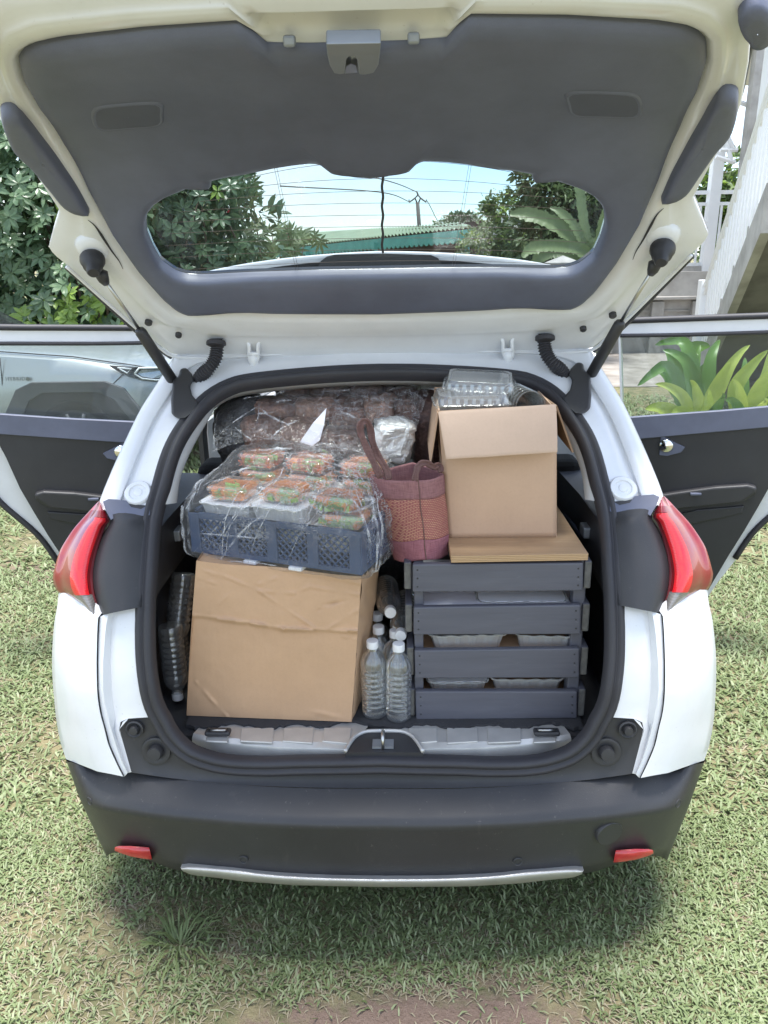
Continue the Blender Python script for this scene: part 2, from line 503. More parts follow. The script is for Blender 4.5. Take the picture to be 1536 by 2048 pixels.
# surfaces bend forward toward the sides
def yw(x):
    a = max(0.0, abs(x) - 0.55) / 0.30
    return 0.22 * a ** 2.6
def SILY(py): return float(np.interp(py, [1002, 1060, 1140, 1209, 1320, 1440, 1518], [0.37, 0.32, 0.28, 0.27, 0.25, 0.235, 0.205]))
def QW(px, py, dy=0.0): return on(px, py, lambda x, z: J(z) + dy + yw(x))
rowsA, rowsB = [], []
for r in LO:
    rowsA.append([Q(*r[0], -0.004), Q(*r[1], -0.002), Q(*(0.5 * (np.array(r[1]) + np.array(r[2]))), 0.004), Q(*r[2], -0.020), Q(*(0.35 * np.array(r[2]) + 0.65 * np.array(r[3])), -0.016), Q(*r[3], -0.008)])
    q = [np.array(t, float) for t in r]
    b0 = Q(*(q[3] + [-1.2, 0]), 0.002)
    pts = [b0, Q(*(q[3] + [-3.2, 0]), -0.021)]
    p3, p5 = Q(*q[3], -0.022), at(*q[5], SILY(q[5][1]))
    for a in (0.25, 0.5, 0.75, 0.92):
        px = q[3] * (1 - a) + q[5] * a
        if a <= 0.5: px = q[3] * (1 - 2 * a) + q[4] * 2 * a
        else: px = q[4] * (2 - 2 * a) + q[5] * (2 * a - 1)
        yy = p3[1] + (p5[1] - p3[1]) * a ** 2.4
        pts.append(at(px[0], px[1], yy))
    pts.append(p5)
    rowsB.append(pts)
rowsB[0] = [p + np.array([0, 0.03, 0]) for p in rowsB[0]]
SIL_LO = [r[-1] for r in rowsB]
for r in rowsB:
    r.append(np.array([r[-1][0] * 1.004, r[-1][1] + 0.10, r[-1][2]]))
    r.append(np.array([-0.868, r[-2][1] + 0.45, r[-1][2]]))
def densify(rows, n):
    return [list(c) for c in zip(*[smooth_poly([r[j] for r in rows], n) for j in range(len(rows[0]))])]
# the inner piece steps sideways at the black corner piece: keep its rows as drawn
v, f = grid(rowsA); both('jamb_panel', v, f, M_WHITE, car, sharp=45)
v, f = grid(densify(rowsB, 26)); both('corner_panel', v, f, M_WHITE, car, sharp=45)

# --- black corner pieces and black lower apron between seal and bumper
AP = [((312, 1424), (303, 1436)), ((318, 1436), (256, 1437)), ((326, 1448), (241, 1444)), ((336, 1468), (238, 1460)), ((356, 1491), (247, 1488)), ((372, 1504), (263, 1545)), ((400, 1519), (330, 1555)),
      ((440, 1529), (400, 1563)), ((500, 1533), (480, 1570)), ((600, 1532), (600, 1575)), ((680, 1531), (690, 1576)), ((768, 1529), (768, 1576))]
rows = []
for a, b in AP:
    a, b = np.array(a, float), np.array(b, float)
    rows.append([Q(*a, -0.002), Q(*(0.6 * a + 0.4 * b), 0.004), Q(*(0.15 * a + 0.85 * b), 0.0), Q(*b, -0.004)])
for p in rows[-1]: p[0] = 0.0
v, f = grid(rows); both('boot_apron', v, f, M_BLACK, car, sharp=50)
for nm, px, py, s in (('rubber_stop', 312, 1503, 1.0), ('screw_cap', 269, 1459, 0.62)):
    disc(nm, px, py, [(0.034 * s, -0.006), (0.034 * s, 0.0015), (0.029 * s, 0.003), (0.017 * s, -0.002), (0.0165 * s, 0.014 * s), (0.015 * s, 0.017 * s), (0.0, 0.018 * s)], M_BLACK, car, dy=-0.004)

# --- black panels beside the tail lights
IP = [  # seal side, lamp side
    [(306, 1012), (206, 1003)], [(303, 1030), (214, 1022)], [(300, 1048), (221, 1043)], [(297, 1090), (206, 1070)], [(294, 1130), (191, 1115)],
    [(291, 1165), (186, 1150)], [(290, 1194), (189, 1184)], [(287, 1213), (200, 1231)]]
rows = []
for k, (a, b) in enumerate(IP):
    a, b = np.array(a, float), np.array(b, float)
    rows.append([Q(*a, -0.002)] + [Q(*(a * (1 - t) + b * t), -0.004 - 0.034 * math.sin(math.pi * min(1, t * 0.9)) * (0.2 if k < 2 else 1) ) for t in (0.15, 0.3, 0.45, 0.6, 0.75, 0.9)] + [Q(*b, 0.015)])
v, f = grid(densify(rows, 24)); both('lamp_surround', v, f, M_BLACK, car, sharp=60)
# grey cap above it
cap = [(206, 1003), (217, 998), (232, 999), (253, 1001), (262, 1014), (282, 1018), (300, 1008), (300, 1030), (286, 1032), (262, 1027), (240, 1027), (222, 1040), (212, 1022)]
nc = Q(250, 1015)
sl = slab([(p[0], p[1]) for p in cap], [], lambda a, b, h: Q(a, b, -0.006 + h), 0.02, -0.006)
for o in both('lamp_cap', *sl, M_TRIM, car, smooth=False): bevel(fixn(o), 0.003)

# --- tail lights
LIN = [(200, 1004), (209, 1016), (219, 1042), (211, 1052), (200, 1083), (190, 1118), (185.5, 1150), (188, 1184), (194, 1207), (199, 1231)]
LOU = [(198, 1002), (190, 1010), (177, 1024), (150, 1054), (132, 1080), (118, 1106), (108, 1142), (106, 1160), (117, 1186), (160, 1222)]
li = smooth_poly(LIN, 34); lo = smooth_poly(LOU, 34)
lamp_l = thing('tail_light', (0, 0, 0)); lamp_r = thing('tail_light', (0, 0, 0))
lamp_l.parent = car; lamp_r.parent = car
NA = 17
rows = []
for i in range(34):
    row = []
    for k in range(NA):
        a = k / (NA - 1)
        px = li[i] * (1 - a) + lo[i] * a
        base = Q(*li[i], 0.0)[1]
        edge = SILY(lo[i][1])
        yy = base + 0.012 - 0.030 * math.sin(math.pi * min(1.0, a * 1.25)) ** 0.8 + (edge - base) * a ** 2.4
        row.append(at(px[0], px[1], yy))
    row.append(row[-1] + np.array([0.004, 0.10, 0.0]))
    row.append(np.array([max(row[-1][0], -0.87), row[-1][1] + 0.25, row[-1][2]]))
    rows.append(row)
LAMP_SIL = [r[NA - 1] for r in rows]
def lampzone(i, k):
    if k >= NA - 1: return 'd'
    if i >= 27 and 1 <= k <= 9: return 'c'
    if k == 0: return 'p'
    if i < 3: return 'p'
    if 2 <= k <= 8 and 5 <= i <= 26: return 'b'
    return 'd'
v, f = grid(rows); nu = len(rows[0])
zones = {'d': [], 'b': [], 'c': [], 'p': []}
for q in f:
    zones[lampzone(q[0] // nu, q[0] % nu)].append(q)
for z, nm, m in (('d', 'outer_lens', M_LENS_D), ('b', 'brake_lens', M_LENS_B), ('c', 'reversing_lens', M_LENS_C), ('p', 'lens_edge', M_LENS_P)):
    ids = sorted({i for q in zones[z] for i in q}); mp = {a: b for b, a in enumerate(ids)}
    vv = np.array([v[i] for i in ids]); ff = [tuple(mp[i] for i in q) for q in zones[z]]
    if z == 'b': vv = vv + np.array([0, -0.003, 0.0])
    obj(nm, vv, ff, m, lamp_l); obj(nm, vv, ff, m, lamp_r, mir=True)

# --- bumper
BP = [  # top edge, crease, bottom edge
    [(132, 1517), (160, 1592), (214, 1711)], [(150, 1526), (172, 1606), (221, 1707)], [(190, 1541), (205, 1617), (240, 1706)], [(263, 1546), (275, 1629), (302, 1722)], [(330, 1556), (340, 1637), (345, 1738)],
    [(400, 1563), (400, 1642), (402, 1747)], [(480, 1570), (480, 1649), (482, 1756)], [(600, 1576), (600, 1655), (602, 1763)], [(690, 1577), (690, 1657), (690, 1765)], [(768, 1577), (768, 1657), (768, 1766)]]
YBX = [0.0, 0.12, 0.32, 0.43, 0.53, 0.63, 0.71, 0.78, 0.83]
def yb(x): return float(np.interp(abs(x), [0.0, 0.10, 0.20, 0.35, 0.45, 0.53, 0.62, 0.70, 0.76, 0.82], [0.0, 0.0, 0.003, 0.011, 0.021, 0.034, 0.052, 0.085, 0.125, 0.2]))
brow = []
BY = [0.205, 0.135, 0.09, 0.052, 0.034, 0.021, 0.011, 0.003, 0.0, 0.0]
for bi, (t, c, b) in enumerate(BP):
    t, c, b = (np.array(q, float) for q in (t, c, b))
    row = []
    for k, (a, dy) in enumerate([(0, 0.075), (0.10, 0.066), (0.35, 0.045), (0.65, 0.02), (0.88, 0.003), (1.0, 0.0)]):
        px = t * (1 - a) + c * a
        row.append(at(px[0], px[1], dy * (0.35 if bi < 2 else 1) + BY[bi]))
    for a, dy in [(0.06, 0.003), (0.2, 0.012), (0.5, 0.022), (0.8, 0.034), (1.0, 0.050)]:
        px = c * (1 - a) + b * a
        row.append(at(px[0], px[1], dy + BY[bi]))
    row.append(row[-1] + np.array([0, 0.05, -0.012])); row.append(row[-1] + np.array([0, 0.25, 0.0]))
    if bi == 9:
        for p in row: p[0] = 0.0
    brow.append(row)
e = brow[0]
SIL_BU = [e[0], e[5], e[10]]
side1 = [p + np.array([-0.006, 0.10, 0]) for p in e]; side2 = [np.array([max(-0.868, p[0] - 0.012), p[1] + 0.26, p[2]]) for p in e]
brow = [side2, side1] + brow
full = densify(brow, 44)
full = full + [[p * np.array([-1, 1, 1]) for p in r] for r in full[-2::-1]]
v, f = grid(full)
bumper = obj('bumper', v, [q[::-1] for q in f], M_BUMP, car)
def BQ(px, py, dy=0.0): return on(px, py, lambda x, z: 0.030 + dy + yb(x))
# reflectors, sensors, tow cover, skid strip
ref = [(230, 1694), (238, 1692), (262, 1692), (298, 1695), (301, 1706), (304, 1719), (290, 1718), (262, 1713), (240, 1706), (229, 1701)]
for o in both('reflector', *slab(ref, [], lambda a, b, h: on(a, b, lambda x, z: yb(x) + 0.026 + h), 0.03, 0.0), M_REFLECT, bumper): fixn(o)
for px, py in ((488, 1718), (182, 1601)):
    p = on(px, py, lambda x, z: yb(x) + 0.028) if px > 300 else at(px, py, 0.122)
    n = np.array([-0.1 if px > 300 else -0.85, -1.0, 0.05]); n /= np.linalg.norm(n)
    v, f = lathe([(0.011, -0.02), (0.011, 0.004), (0.0095, 0.005), (0.008, 0.004), (0.0075, 0.002), (0.0, 0.002)], 20, p, n)
    both('parking_sensor', v, f, M_BLACK, bumper, sharp=40)
p = on(1219, 1667, lambda x, z: yb(x) + 0.019)
ring = []
nn = np.array([0.35, -1.0, -0.12]); nn /= np.linalg.norm(nn)
ax, ay, _ = frame_of(nn)
ax, ay = np.array(ax), np.array(ay)
v, f = lathe([(0.033, -0.03), (0.033, 0.001), (0.0318, 0.0025), (0.0, 0.0028)], 32, p, nn)
obj('tow_cover', v, f, M_BUMP, bumper, sharp=40)
sk = [((361, 1736), (366, 1743)), ((380, 1733), (386, 1750)), ((430, 1736), (436, 1756)), ((478, 1740), (490, 1763)), ((520, 1746), (530, 1766)), ((578, 1751), (585, 1770)), ((660, 1755), (662, 1772)), ((768, 1757), (768, 1774))]
rows = []
for a, b in sk:
    a, b = np.array(a, float), np.array(b, float)
    P = [on(*(a * (1 - t) + b * t), lambda x, z, d=d: yb(x) + d) for t, d in ((0, 0.030), (0.2, 0.018), (0.45, 0.020), (1.0, 0.045))]
    rows.append([P[0] + np.array([0, 0.02, 0])] + P + [P[-1] + np.array([0, 0.08, 0.0])])
for p in rows[-1]: p[0] = 0.0
rows = densify(rows, 24); rows = rows + [[p * np.array([-1, 1, 1]) for p in r] for r in rows[-2::-1]]
v, f = grid(rows); obj('skid_strip', v, [q[::-1] for q in f], M_SILVER, bumper)

# --- body sides, roof, front: the rest of the shell
sil = sorted([tuple(p) for p in SIL_LO + LAMP_SIL + SIL_BU], key=lambda p: p[2])
SZ = [p[2] for p in sil]; SX = [p[0] for p in sil]; SY = [p[1] for p in sil]
def sidex(y, z):
    x = 0.870 - 0.02 * max(0, (0.45 - z) / 0.15) ** 2
    if z > 0.95: x -= 0.30 * (z - 0.95) + 0.25 * (z - 0.95) ** 2
    xr = float(np.interp(z, [0.70, 0.80, 0.90, 0.95, 1.00, 1.05, 1.12, 1.20, 1.30, 1.40, 1.50], [0.868, 0.860, 0.832, 0.806, 0.780, 0.752, 0.690, 0.664, 0.632, 0.588, 0.55]))
    w = min(1.0, max(0.0, (y - 0.55) / 0.85)); w = w * w * (3 - 2 * w)
    x = min(x, xr) * (1 - w) + x * w
    if y > 3.0: x -= 0.16 * ((y - 3.0) / 1.1) ** 2.2
    return -x
# quarter below the belt with wheel arch
def arch_hole(cy, cz, r, a0, a1, n=22): return [(cy + r * math.cos(t), cz + r * math.sin(t)) for t in np.linspace(a0, a1, n)]
def shell(name, outline, holes=(), m=M_WHITE, mir=True, th=0.02, fn=None, dense=0.06):
    fn = fn or (lambda y, z, h: np.array([sidex(y, z) + h, y, z]))
    # densify the outline so that the curved sheet follows the body
    o2 = []
    for i in range(len(outline)):
        a, b = np.array(outline[i], float), np.array(outline[(i + 1) % len(outline)], float)
        k = max(1, int(np.linalg.norm(b - a) / dense))
        o2 += [tuple(a + (b - a) * t / k) for t in range(k)]
    s = slab(o2, holes, fn, th, 0.0)
    os_ = both(name, *s, m, car, smooth=False) if mir else [obj(name, *s, m, car, smooth=False)]
    for o in os_: fixn(o)
    return os_
WY, WZ, WR = 0.84, 0.33, 0.345
arch = arch_hole(WY, WZ, WR, math.pi, 0)
shell('quarter_panel', [(0.62, 0.97), (0.55, 0.80), (0.46, 0.60), (0.44, 0.36), (0.48, 0.33)] + arch + [(1.20, 0.30), (1.20, 0.97)])
shell('wheel_arch_trim', arch_hole(WY, WZ, WR + 0.05, math.pi, 0) + arch_hole(WY, WZ, WR - 0.01, 0, math.pi), m=M_BLACK, fn=lambda y, z, h: np.array([sidex(y, z) + h - 0.012, y, z]), dense=1)
shell('rocker_panel', [(1.17, 0.18), (3.12, 0.18), (3.12, 0.36), (1.17, 0.36)], m=M_BLACK)
shell('front_door', [(2.06, 0.36), (3.02, 0.36), (3.10, 0.60), (3.12, 0.93), (2.06, 0.97)])
shell('centre_pillar', [(1.96, 0.36), (2.04, 0.36), (2.04, 1.42), (1.96, 1.42)], m=M_BLACK)
FWY = 3.38
shell('front_wing', [(3.14, 0.36), (3.14, 0.93), (3.60, 0.90), (4.02, 0.74), (4.10, 0.55), (4.08, 0.30), (FWY + WR, 0.30)] + arch_hole(FWY, WZ, WR, 0, math.pi) + [(3.03, 0.30)])
shell('quarter_window', [(0.86, 1.00), (1.16, 0.99), (1.16, 1.36), (1.06, 1.36)], m=M_DOORGLASS, th=0.004)
shell('rear_quarter_pillar', [(1.16, 0.96), (1.24, 0.96), (1.24, 1.42), (1.16, 1.42)], m=M_WHITE)
shell('front_window', [(2.08, 0.98), (3.06, 0.94), (2.36, 1.41), (2.08, 1.42)], m=M_DOORGLASS, th=0.004)
shell('roof_rail', [(0.95, 1.405), (2.30, 1.415), (2.40, 1.39), (2.40, 1.43), (2.30, 1.465), (0.95, 1.45)])
# belt piece joining lamps and quarter window
shell('shoulder_panel', [(0.60, 0.95), (1.18, 0.96), (1.18, 1.00), (0.86, 1.00), (1.02, 1.36), (1.16, 1.37), (1.16, 1.41), (0.95, 1.41), (0.80, 1.22), (0.66, 1.05)])
# roof
rr = ROOF_REAR[26:]
rows = []
xs = np.linspace(-1, 1, 21)
for y, hz, hw in [(ROOF_REAR[-1][1], ROOF_REAR[-1][2], 0.60), (1.15, 1.498, 0.655), (1.5, 1.515, 0.665), (1.9, 1.515, 0.66), (2.2, 1.49, 0.645), (2.42, 1.45, 0.63)]:
    rows.append([np.array([t * hw, y, hz - 0.055 * abs(t) ** 3.5]) for t in xs])
v, f = grid(rows); o = obj('roof', v, f, M_WHITE, car); solid(o, 0.012, 0)
# windscreen, bonnet, front end
rows = []
for k in range(7):
    t = k / 6
    rows.append([np.array([s * (0.62 + 0.10 * t), 2.42 + 0.80 * t - 0.05 * s * s, 1.445 - 0.49 * t]) for s in xs])
v, f = grid(rows); obj('windscreen', v, f, M_DOORGLASS, car)
rows = []
for y, z, w in [(3.16, 0.955, 0.78), (3.45, 0.945, 0.76), (3.8, 0.87, 0.72), (4.0, 0.77, 0.68), (4.10, 0.62, 0.66), (4.13, 0.40, 0.66), (4.06, 0.22, 0.66)]:
    rows.append([np.array([s * w, y - 0.06 * s * s, z - 0.06 * abs(s) ** 3]) for s in xs])
v, f = grid(rows); obj('bonnet', v, f, M_WHITE, car)
# windscreen pillars
for sx_ in (-1, 1):
    v, f = tube([(sx_ * 0.80, 3.10, 0.95), (sx_ * 0.74, 2.8, 1.13), (sx_ * 0.685, 2.42, 1.40)], [0.04, 0.036, 0.034], 8)
    obj('windscreen_pillar', v, f, M_WHITE, car)
# underbody
v, f = box((0, 2.25, 0.26), (1.30, 3.4, 0.08)); obj('underbody', v, f, M_BLACK, car, smooth=False)
# wheels
TY = [(0.19, -0.10), (0.27, -0.105), (0.315, -0.095), (0.33, -0.06), (0.332, 0.0), (0.33, 0.06), (0.315, 0.095), (0.27, 0.105), (0.19, 0.10)]
for sx_ in (-1, 1):
    for wy in (WY, FWY):
        w = thing('wheel', (sx_ * 0.755, wy, 0.332)); w.parent = car
        v, f = lathe(TY, 36, (sx_ * 0.755, wy, 0.332), (sx_, 0, 0), cap=False); obj('tyre', v, f, M_TYRE, w)
        mb = MB()
        mb.add(lathe([(0.20, -0.09), (0.21, 0.085), (0.19, 0.09), (0.18, 0.06), (0.06, 0.05), (0.05, 0.075), (0.0, 0.075)], 36, (sx_ * 0.755, wy, 0.332), (sx_, 0, 0)))
        for k in range(5):
            a = 2 * math.pi * k / 5
            mb.add(tube([(sx_ * 0.83, wy + 0.05 * math.cos(a), 0.332 + 0.05 * math.sin(a)), (sx_ * 0.835, wy + 0.19 * math.cos(a), 0.332 + 0.19 * math.sin(a))], [0.03, 0.022], 6))
        mb.obj('rim', M_SILVER, w)

# ------------------------------------------------------------------ inside of the boot
# grey pillar strips and header strip just inside the seal
PO = [(331, 1009), (339, 950), (352, 899), (372, 853), (395, 817)]
PI_ = [(352, 1006), (361, 950), (384, 895), (413, 843), (428, 815)]
po, pi = smooth_poly(PO, 20), smooth_poly(PI_, 20)
rows = [[Q(*(a + [-18, 0]), 0.012), Q(*a, 0.012), Q(*(0.5 * a + 0.5 * b), 0.03), Q(*b, 0.06), Q(*(b + [2, 0]), 0.10)] for a, b in zip(po, pi)]
v, f = grid(rows); both('pillar_strip', v, [q[::-1] for q in f], M_PILLAR, car)
HO = [(395, 817), (430, 791), (500, 774), (600, 765), (690, 760), (768, 757)]
HI = [(427, 818), (468, 796), (540, 784), (630, 776), (700, 772), (768, 770)]
ho, hi = smooth_poly(HO, 24), smooth_poly(HI, 24)
rows = []
for a, b in zip(ho, hi):
    p = Q(*b, 0.09)
    rows.append([Q(*(a + [-2, -16]), 0.012), Q(*a, 0.014), Q(*(0.5 * a + 0.5 * b), 0.035), p, p + np.array([0, 0.25, 0.05]), np.array([p[0] * 1.03, 1.6, 1.462 - 0.07 * (abs(p[0]) / 0.5) ** 2]), np.array([p[0] * 1.02, 2.42, 1.425 - 0.04 * (abs(p[0]) / 0.5) ** 2])])
for p in rows[-1]: p[0] = 0.0
rows = rows + [[p * np.array([-1, 1, 1]) for p in r] for r in rows[-2::-1]]
v, f = grid(rows); obj('headliner', v, [q[::-1] for q in f], M_HEAD, car)
# dark side linings
idx = [i for i in range(len(sh)) if sh[i][2] < 1.07 and sh[i][0] < -0.40]
rows = []
for i in idx:
    p = sh[i]; zz = p[2]; inn = np.array([0.022, 0.012, 0.0])
    lowr = min(1.0, max(0.0, (zz - 0.56) / 0.10))
    xi = min(p[0] + 0.006, -0.585) if zz < 0.9 else p[0] + 0.008
    rows.append([p + np.array([0.006, 0.012, 0]), p + np.array([0.020, 0.016, 0.003]), np.array([0.5 * xi + 0.5 * p[0] + 0.008, p[1] + 0.045, zz]), np.array([xi, p[1] + 0.11, zz]), np.array([xi, 0.60, zz]), np.array([xi + 0.02, 0.98, zz])])
v, f = grid(rows); both('side_lining', v, f, M_BLACK, car)
# ledges that carry the parcel shelf
for o in both('shelf_ledge', *hexa([(-0.66, 0.34, 0.93), (-0.535, 0.34, 0.95), (-0.515, 0.95, 0.95), (-0.66, 0.95, 0.93)], [(-0.66, 0.40, 1.035), (-0.56, 0.40, 1.03), (-0.53, 0.95, 1.03), (-0.66, 0.95, 1.035)]), M_TRIM, car, smooth=False): bevel(fixn(o), 0.012, 3)
for o in both('shelf_clip', *box((-0.528, 0.47, 1.00), (0.022, 0.05, 0.03)), M_LATCH, car, smooth=False): bevel(o, 0.004)
# floor, rear wall, seats
v, f = box((0, 0.60, 0.555), (1.20, 0.80, 0.03)); obj('boot_floor', v, f, M_CARPET, car, smooth=False)
for sx_, w in ((-0.20, 0.80), (0.41, 0.42)):
    s = obj('seat_back', *hexa([(sx_ - w / 2, 0.80, 0.57), (sx_ + w / 2, 0.80, 0.57), (sx_ + w / 2, 1.02, 0.57), (sx_ - w / 2, 1.02, 0.57)], [(sx_ - w / 2, 0.93, 1.06), (sx_ + w / 2, 0.93, 1.06), (sx_ + w / 2, 1.06, 1.06), (sx_ - w / 2, 1.06, 1.06)]), M_FABRIC, car, smooth=False)
    bevel(fixn(s), 0.03, 3)
v, f = box((0, 1.25, 0.46), (1.2, 0.46, 0.2)); bevel(obj('seat_cushion', v, f, M_FABRIC, car, smooth=False), 0.04, 3)
v, f = box((0, 2.4, 0.33), (1.3, 2.9, 0.06)); obj('cabin_floor', v, f, M_CARPET, car, smooth=False)
for sx_ in (-0.37, 0.37):
    s = obj('front_seat', *hexa([(sx_ - .24, 2.05, 0.45), (sx_ + .24, 2.05, 0.45), (sx_ + .24, 2.20, 0.45), (sx_ - .24, 2.20, 0.45)], [(sx_ - .20, 1.90, 1.10), (sx_ + .20, 1.90, 1.10), (sx_ + .20, 2.0, 1.10), (sx_ - .20, 2.0, 1.10)]), M_FABRIC, car, smooth=False); bevel(fixn(s), 0.05, 3)
    v, f = box((sx_, 1.94, 1.20), (0.27, 0.10, 0.18)); bevel(obj('headrest', v, f, M_FABRIC, car, smooth=False), 0.04, 3)
    v, f = box((sx_, 2.40, 0.45), (0.50, 0.52, 0.16)); bevel(obj('front_seat_cushion', v, f, M_FABRIC, car, smooth=False), 0.04, 3)
v, f = box((0, 3.0, 0.80), (1.40, 0.35, 0.26)); bevel(obj('dashboard', v, f, M_BLACK, car, smooth=False), 0.06, 3)
# mat with a ragged front edge
pts = []
for px in np.linspace(372, 1166, 90):
    y = 1447 + 4 * math.sin(px * 0.05) + rnd.uniform(-2.5, 2.5)
    if 620 < px < 720: y -= 10 * math.exp(-((px - 690) / 28) ** 2)
    pts.append(tuple(atz(px, y + 8, 0.578)[:2]))
pts += [(0.52, 0.78), (-0.52, 0.78)]
fixn(obj('boot_mat', *slab(pts, [], lambda a, b, h: (a, b, 0.574 + h), 0.0, 0.010), M_CARPET, car, smooth=False))
# sill: silver trim with raised panels, lock cup, striker, lashing eyes
def SZp(px, py, z=0.566): return atz(px, py, z)
half = [(690, 1504), (640, 1502), (560, 1500), (480, 1494), (420, 1488), (384, 1481)]
back = [(735, 1458), (640, 1457), (560, 1456), (480, 1455), (440, 1454), (402, 1453)]
rows = []
for a, b in zip(half, back):
    p, q = SZp(*a), SZp(*b, 0.574)
    m_ = p * 0.80 + q * 0.20; m_[2] += 0.012
    rows.append([p + np.array([0, 0, -0.03]), p, p + np.array([0, 0.002, 0.006]), m_, q + np.array([0, 0, 0.004]), q + np.array([0, 0.06, 0.0])])
v, f = grid(densify(rows, 20)); sill, sill2 = both('sill_trim', v, [q[::-1] for q in f], M_SILVER, car, sharp=30)
for k, (x0, x1) in enumerate(((412, 455), (480, 545), (565, 625), (645, 700))):
    y1, y0 = 1489, 1459
    dx = -6
    q = [SZp(x0, y1 - 3, 0.577), SZp(x1 + 0, y1 - 1 + k, 0.577), SZp(x1 - dx * 0.6, y0, 0.577), SZp(x0 - dx * 0.6, y0, 0.577)]
    for o in both('sill_panel', *hexa(q, [p + np.array([0, 0, 0.006]) for p in q]), M_SILVER, car, smooth=False): bevel(fixn(o), 0.002)
cup = [(690, 1505), (700, 1488), (712, 1474), (728, 1466), (745, 1464), (790, 1464), (808, 1466), (824, 1474), (836, 1488), (846, 1505)]
cupm = [tuple(SZp(x, y, 0.584)[:2]) for x, y in cup]
v, f = slab(cupm, [], lambda a, b, h: (a, b, 0.584 + h), -0.05, 0.0); fixn(obj('lock_cup', v, f, M_BLACK, car, smooth=False))
rim_ = [np.array([a, b, 0.587]) for a, b in cupm]
v, f = tube(smooth_poly(rim_, 40), 0.005, 8); obj('cup_rim', v, f, M_SILVER, car)
st = SZp(766, 1492, 0.588)
v, f = tube([st + np.array([0, -0.006, -0.004]), st + np.array([0, -0.008, 0.026]), st + np.array([0, 0.006, 0.03]), st + np.array([0, 0.022, 0.026]), st + np.array([0, 0.022, -0.004])], 0.0042, 8); obj('striker', v, f, M_STEEL, car)
v, f = box(st + np.array([0, 0.008, 0.0]), (0.05, 0.03, 0.006)); obj('striker_plate', v, f, M_LATCH, car, smooth=False)
for px in (436, 1093):
    p = SZp(px, 1464, 0.592)
    v, f = box(p, (0.062, 0.024, 0.012)); bevel(obj('lashing_plate', v, f, M_BLACK, car, smooth=False), 0.005, 3)
    v, f = tube([p + np.array([-0.02, 0, 0.006]), p + np.array([-0.02, -0.01, 0.012]), p + np.array([0.02, -0.01, 0.012]), p + np.array([0.02, 0, 0.006])], 0.003, 6); obj('lashing_eye', v, f, M_STEEL, car)
# ================================================================== TAILGATE (raised) AND DOORS
TP = np.array([(0.745, 1.408), (0.60, 1.553), (0.45, 1.703), (0.33, 1.823), (0.26, 1.878), (0.18, 1.919), (0.08, 1.948), (-0.04, 1.974), (-0.12, 1.994), (-0.18, 2.022), (-0.24, 2.075)])
TPs = smooth_poly(TP, 120)
ts = np.r_[0, np.cumsum(np.linalg.norm(np.diff(TPs, axis=0), axis=1))]
tt = np.gradient(TPs, axis=0); tt /= np.linalg.norm(tt, axis=1)[:, None]
tn = np.stack([-tt[:, 1], tt[:, 0]], 1)          # toward the viewer's side
def T(x, s, h=0.0):
    y = np.interp(s, ts, TPs[:, 0] + tn[:, 0] * h); z = np.interp(s, ts, TPs[:, 1] + tn[:, 1] * h)
    if s < 0: y += -s * 0.70; z += s * 0.71
    return np.array([x, y, z])
def Ti(px, py, h=0.0):
    d = ray(px, py); P = TPs + tn * h
    q = (P - CAM_POS[1:]); c = q[:, 0] * d[2] - q[:, 1] * d[1]
    for i in range(len(c) - 1):
        if c[i] * c[i + 1] <= 0:
            a = c[i] / (c[i] - c[i + 1]); p = P[i] + (P[i + 1] - P[i]) * a
            t = (p[0] - CAM_POS[1]) / d[1]
            return np.array([CAM_POS[0] + d[0] * t, ts[i] + (ts[i + 1] - ts[i]) * a])
    # beyond an end: carry on along the last direction
    i = 0 if abs(c[0]) < abs(c[-1]) else -1
    p = P[i]; t = (p[0] - CAM_POS[1]) / d[1]
    dz = (CAM_POS[2] + d[2] * t) - p[1]
    return np.array([CAM_POS[0] + d[0] * t, ts[i] + dz / 0.72])
gate = thing('tailgate', (0, 0.745, 1.408)); gate.parent = car
ORG[gate.name] = np.array([0, 0.745, 1.408])

WIN_PX = [(768, 546), (633, 548), (499, 552), (405, 557), (374, 556), (349, 548), (321, 528), (305, 500), (292.5, 469), (291, 444), (295.6, 422), (311, 403), (333, 389), (361, 378), (389, 367), (393, 372),
          (399, 381), (421, 375), (423, 366), (424, 357), (455, 350), (496, 344), (552, 333), (592, 327.5), (624, 324), (639, 325), (652, 331), (660, 338), (667.5, 346), (686, 350), (717.5, 353), (762, 354)]
TRIM_PX = [(768, 629), (640, 629), (540, 628), (492, 626), (450, 627), (400, 632), (370, 632), (350, 622), (325, 600), (300, 570), (275, 540), (225, 470), (175, 380), (125, 290), (80, 225), (48, 165), (39, 120),
           (50, 98), (80, 82), (150, 70), (300, 52), (482, 39), (492, 50), (502, 64), (515, 80), (528, 86), (540, 87), (620, 88), (707, 86)]
OUT_PX = [(768, 714), (600, 716), (500, 717), (400, 715), (345, 711), (310, 686), (272, 655), (205, 596), (133, 532), (108, 512), (97, 498), (108, 455), (118, 422), (102, 398), (70, 350), (30, 300), (2, 246), (-30, 170), (-60, 80), (-60, 20), (-20, -20), (200, -40), (500, -50), (760, -60)]
def half2(px, h): 
    q = [Ti(x, y, h if (y > 200 or h == 0.0) else -0.003 + 0.015 * max(0.0, (y - 90) / 110)) for x, y in px]; q[0][0] = 0; q[-1][0] = 0
    return np.array(q)
winh, trimh, outh = half2(WIN_PX, 0.0), half2(TRIM_PX, 0.012), half2(OUT_PX, 0.0)
sc = 0.5 * (winh[0][1] + winh[-1][1]); CEN = np.array([0.0, sc])
ANG = np.unique(np.r_[np.linspace(0, math.pi, 150)])
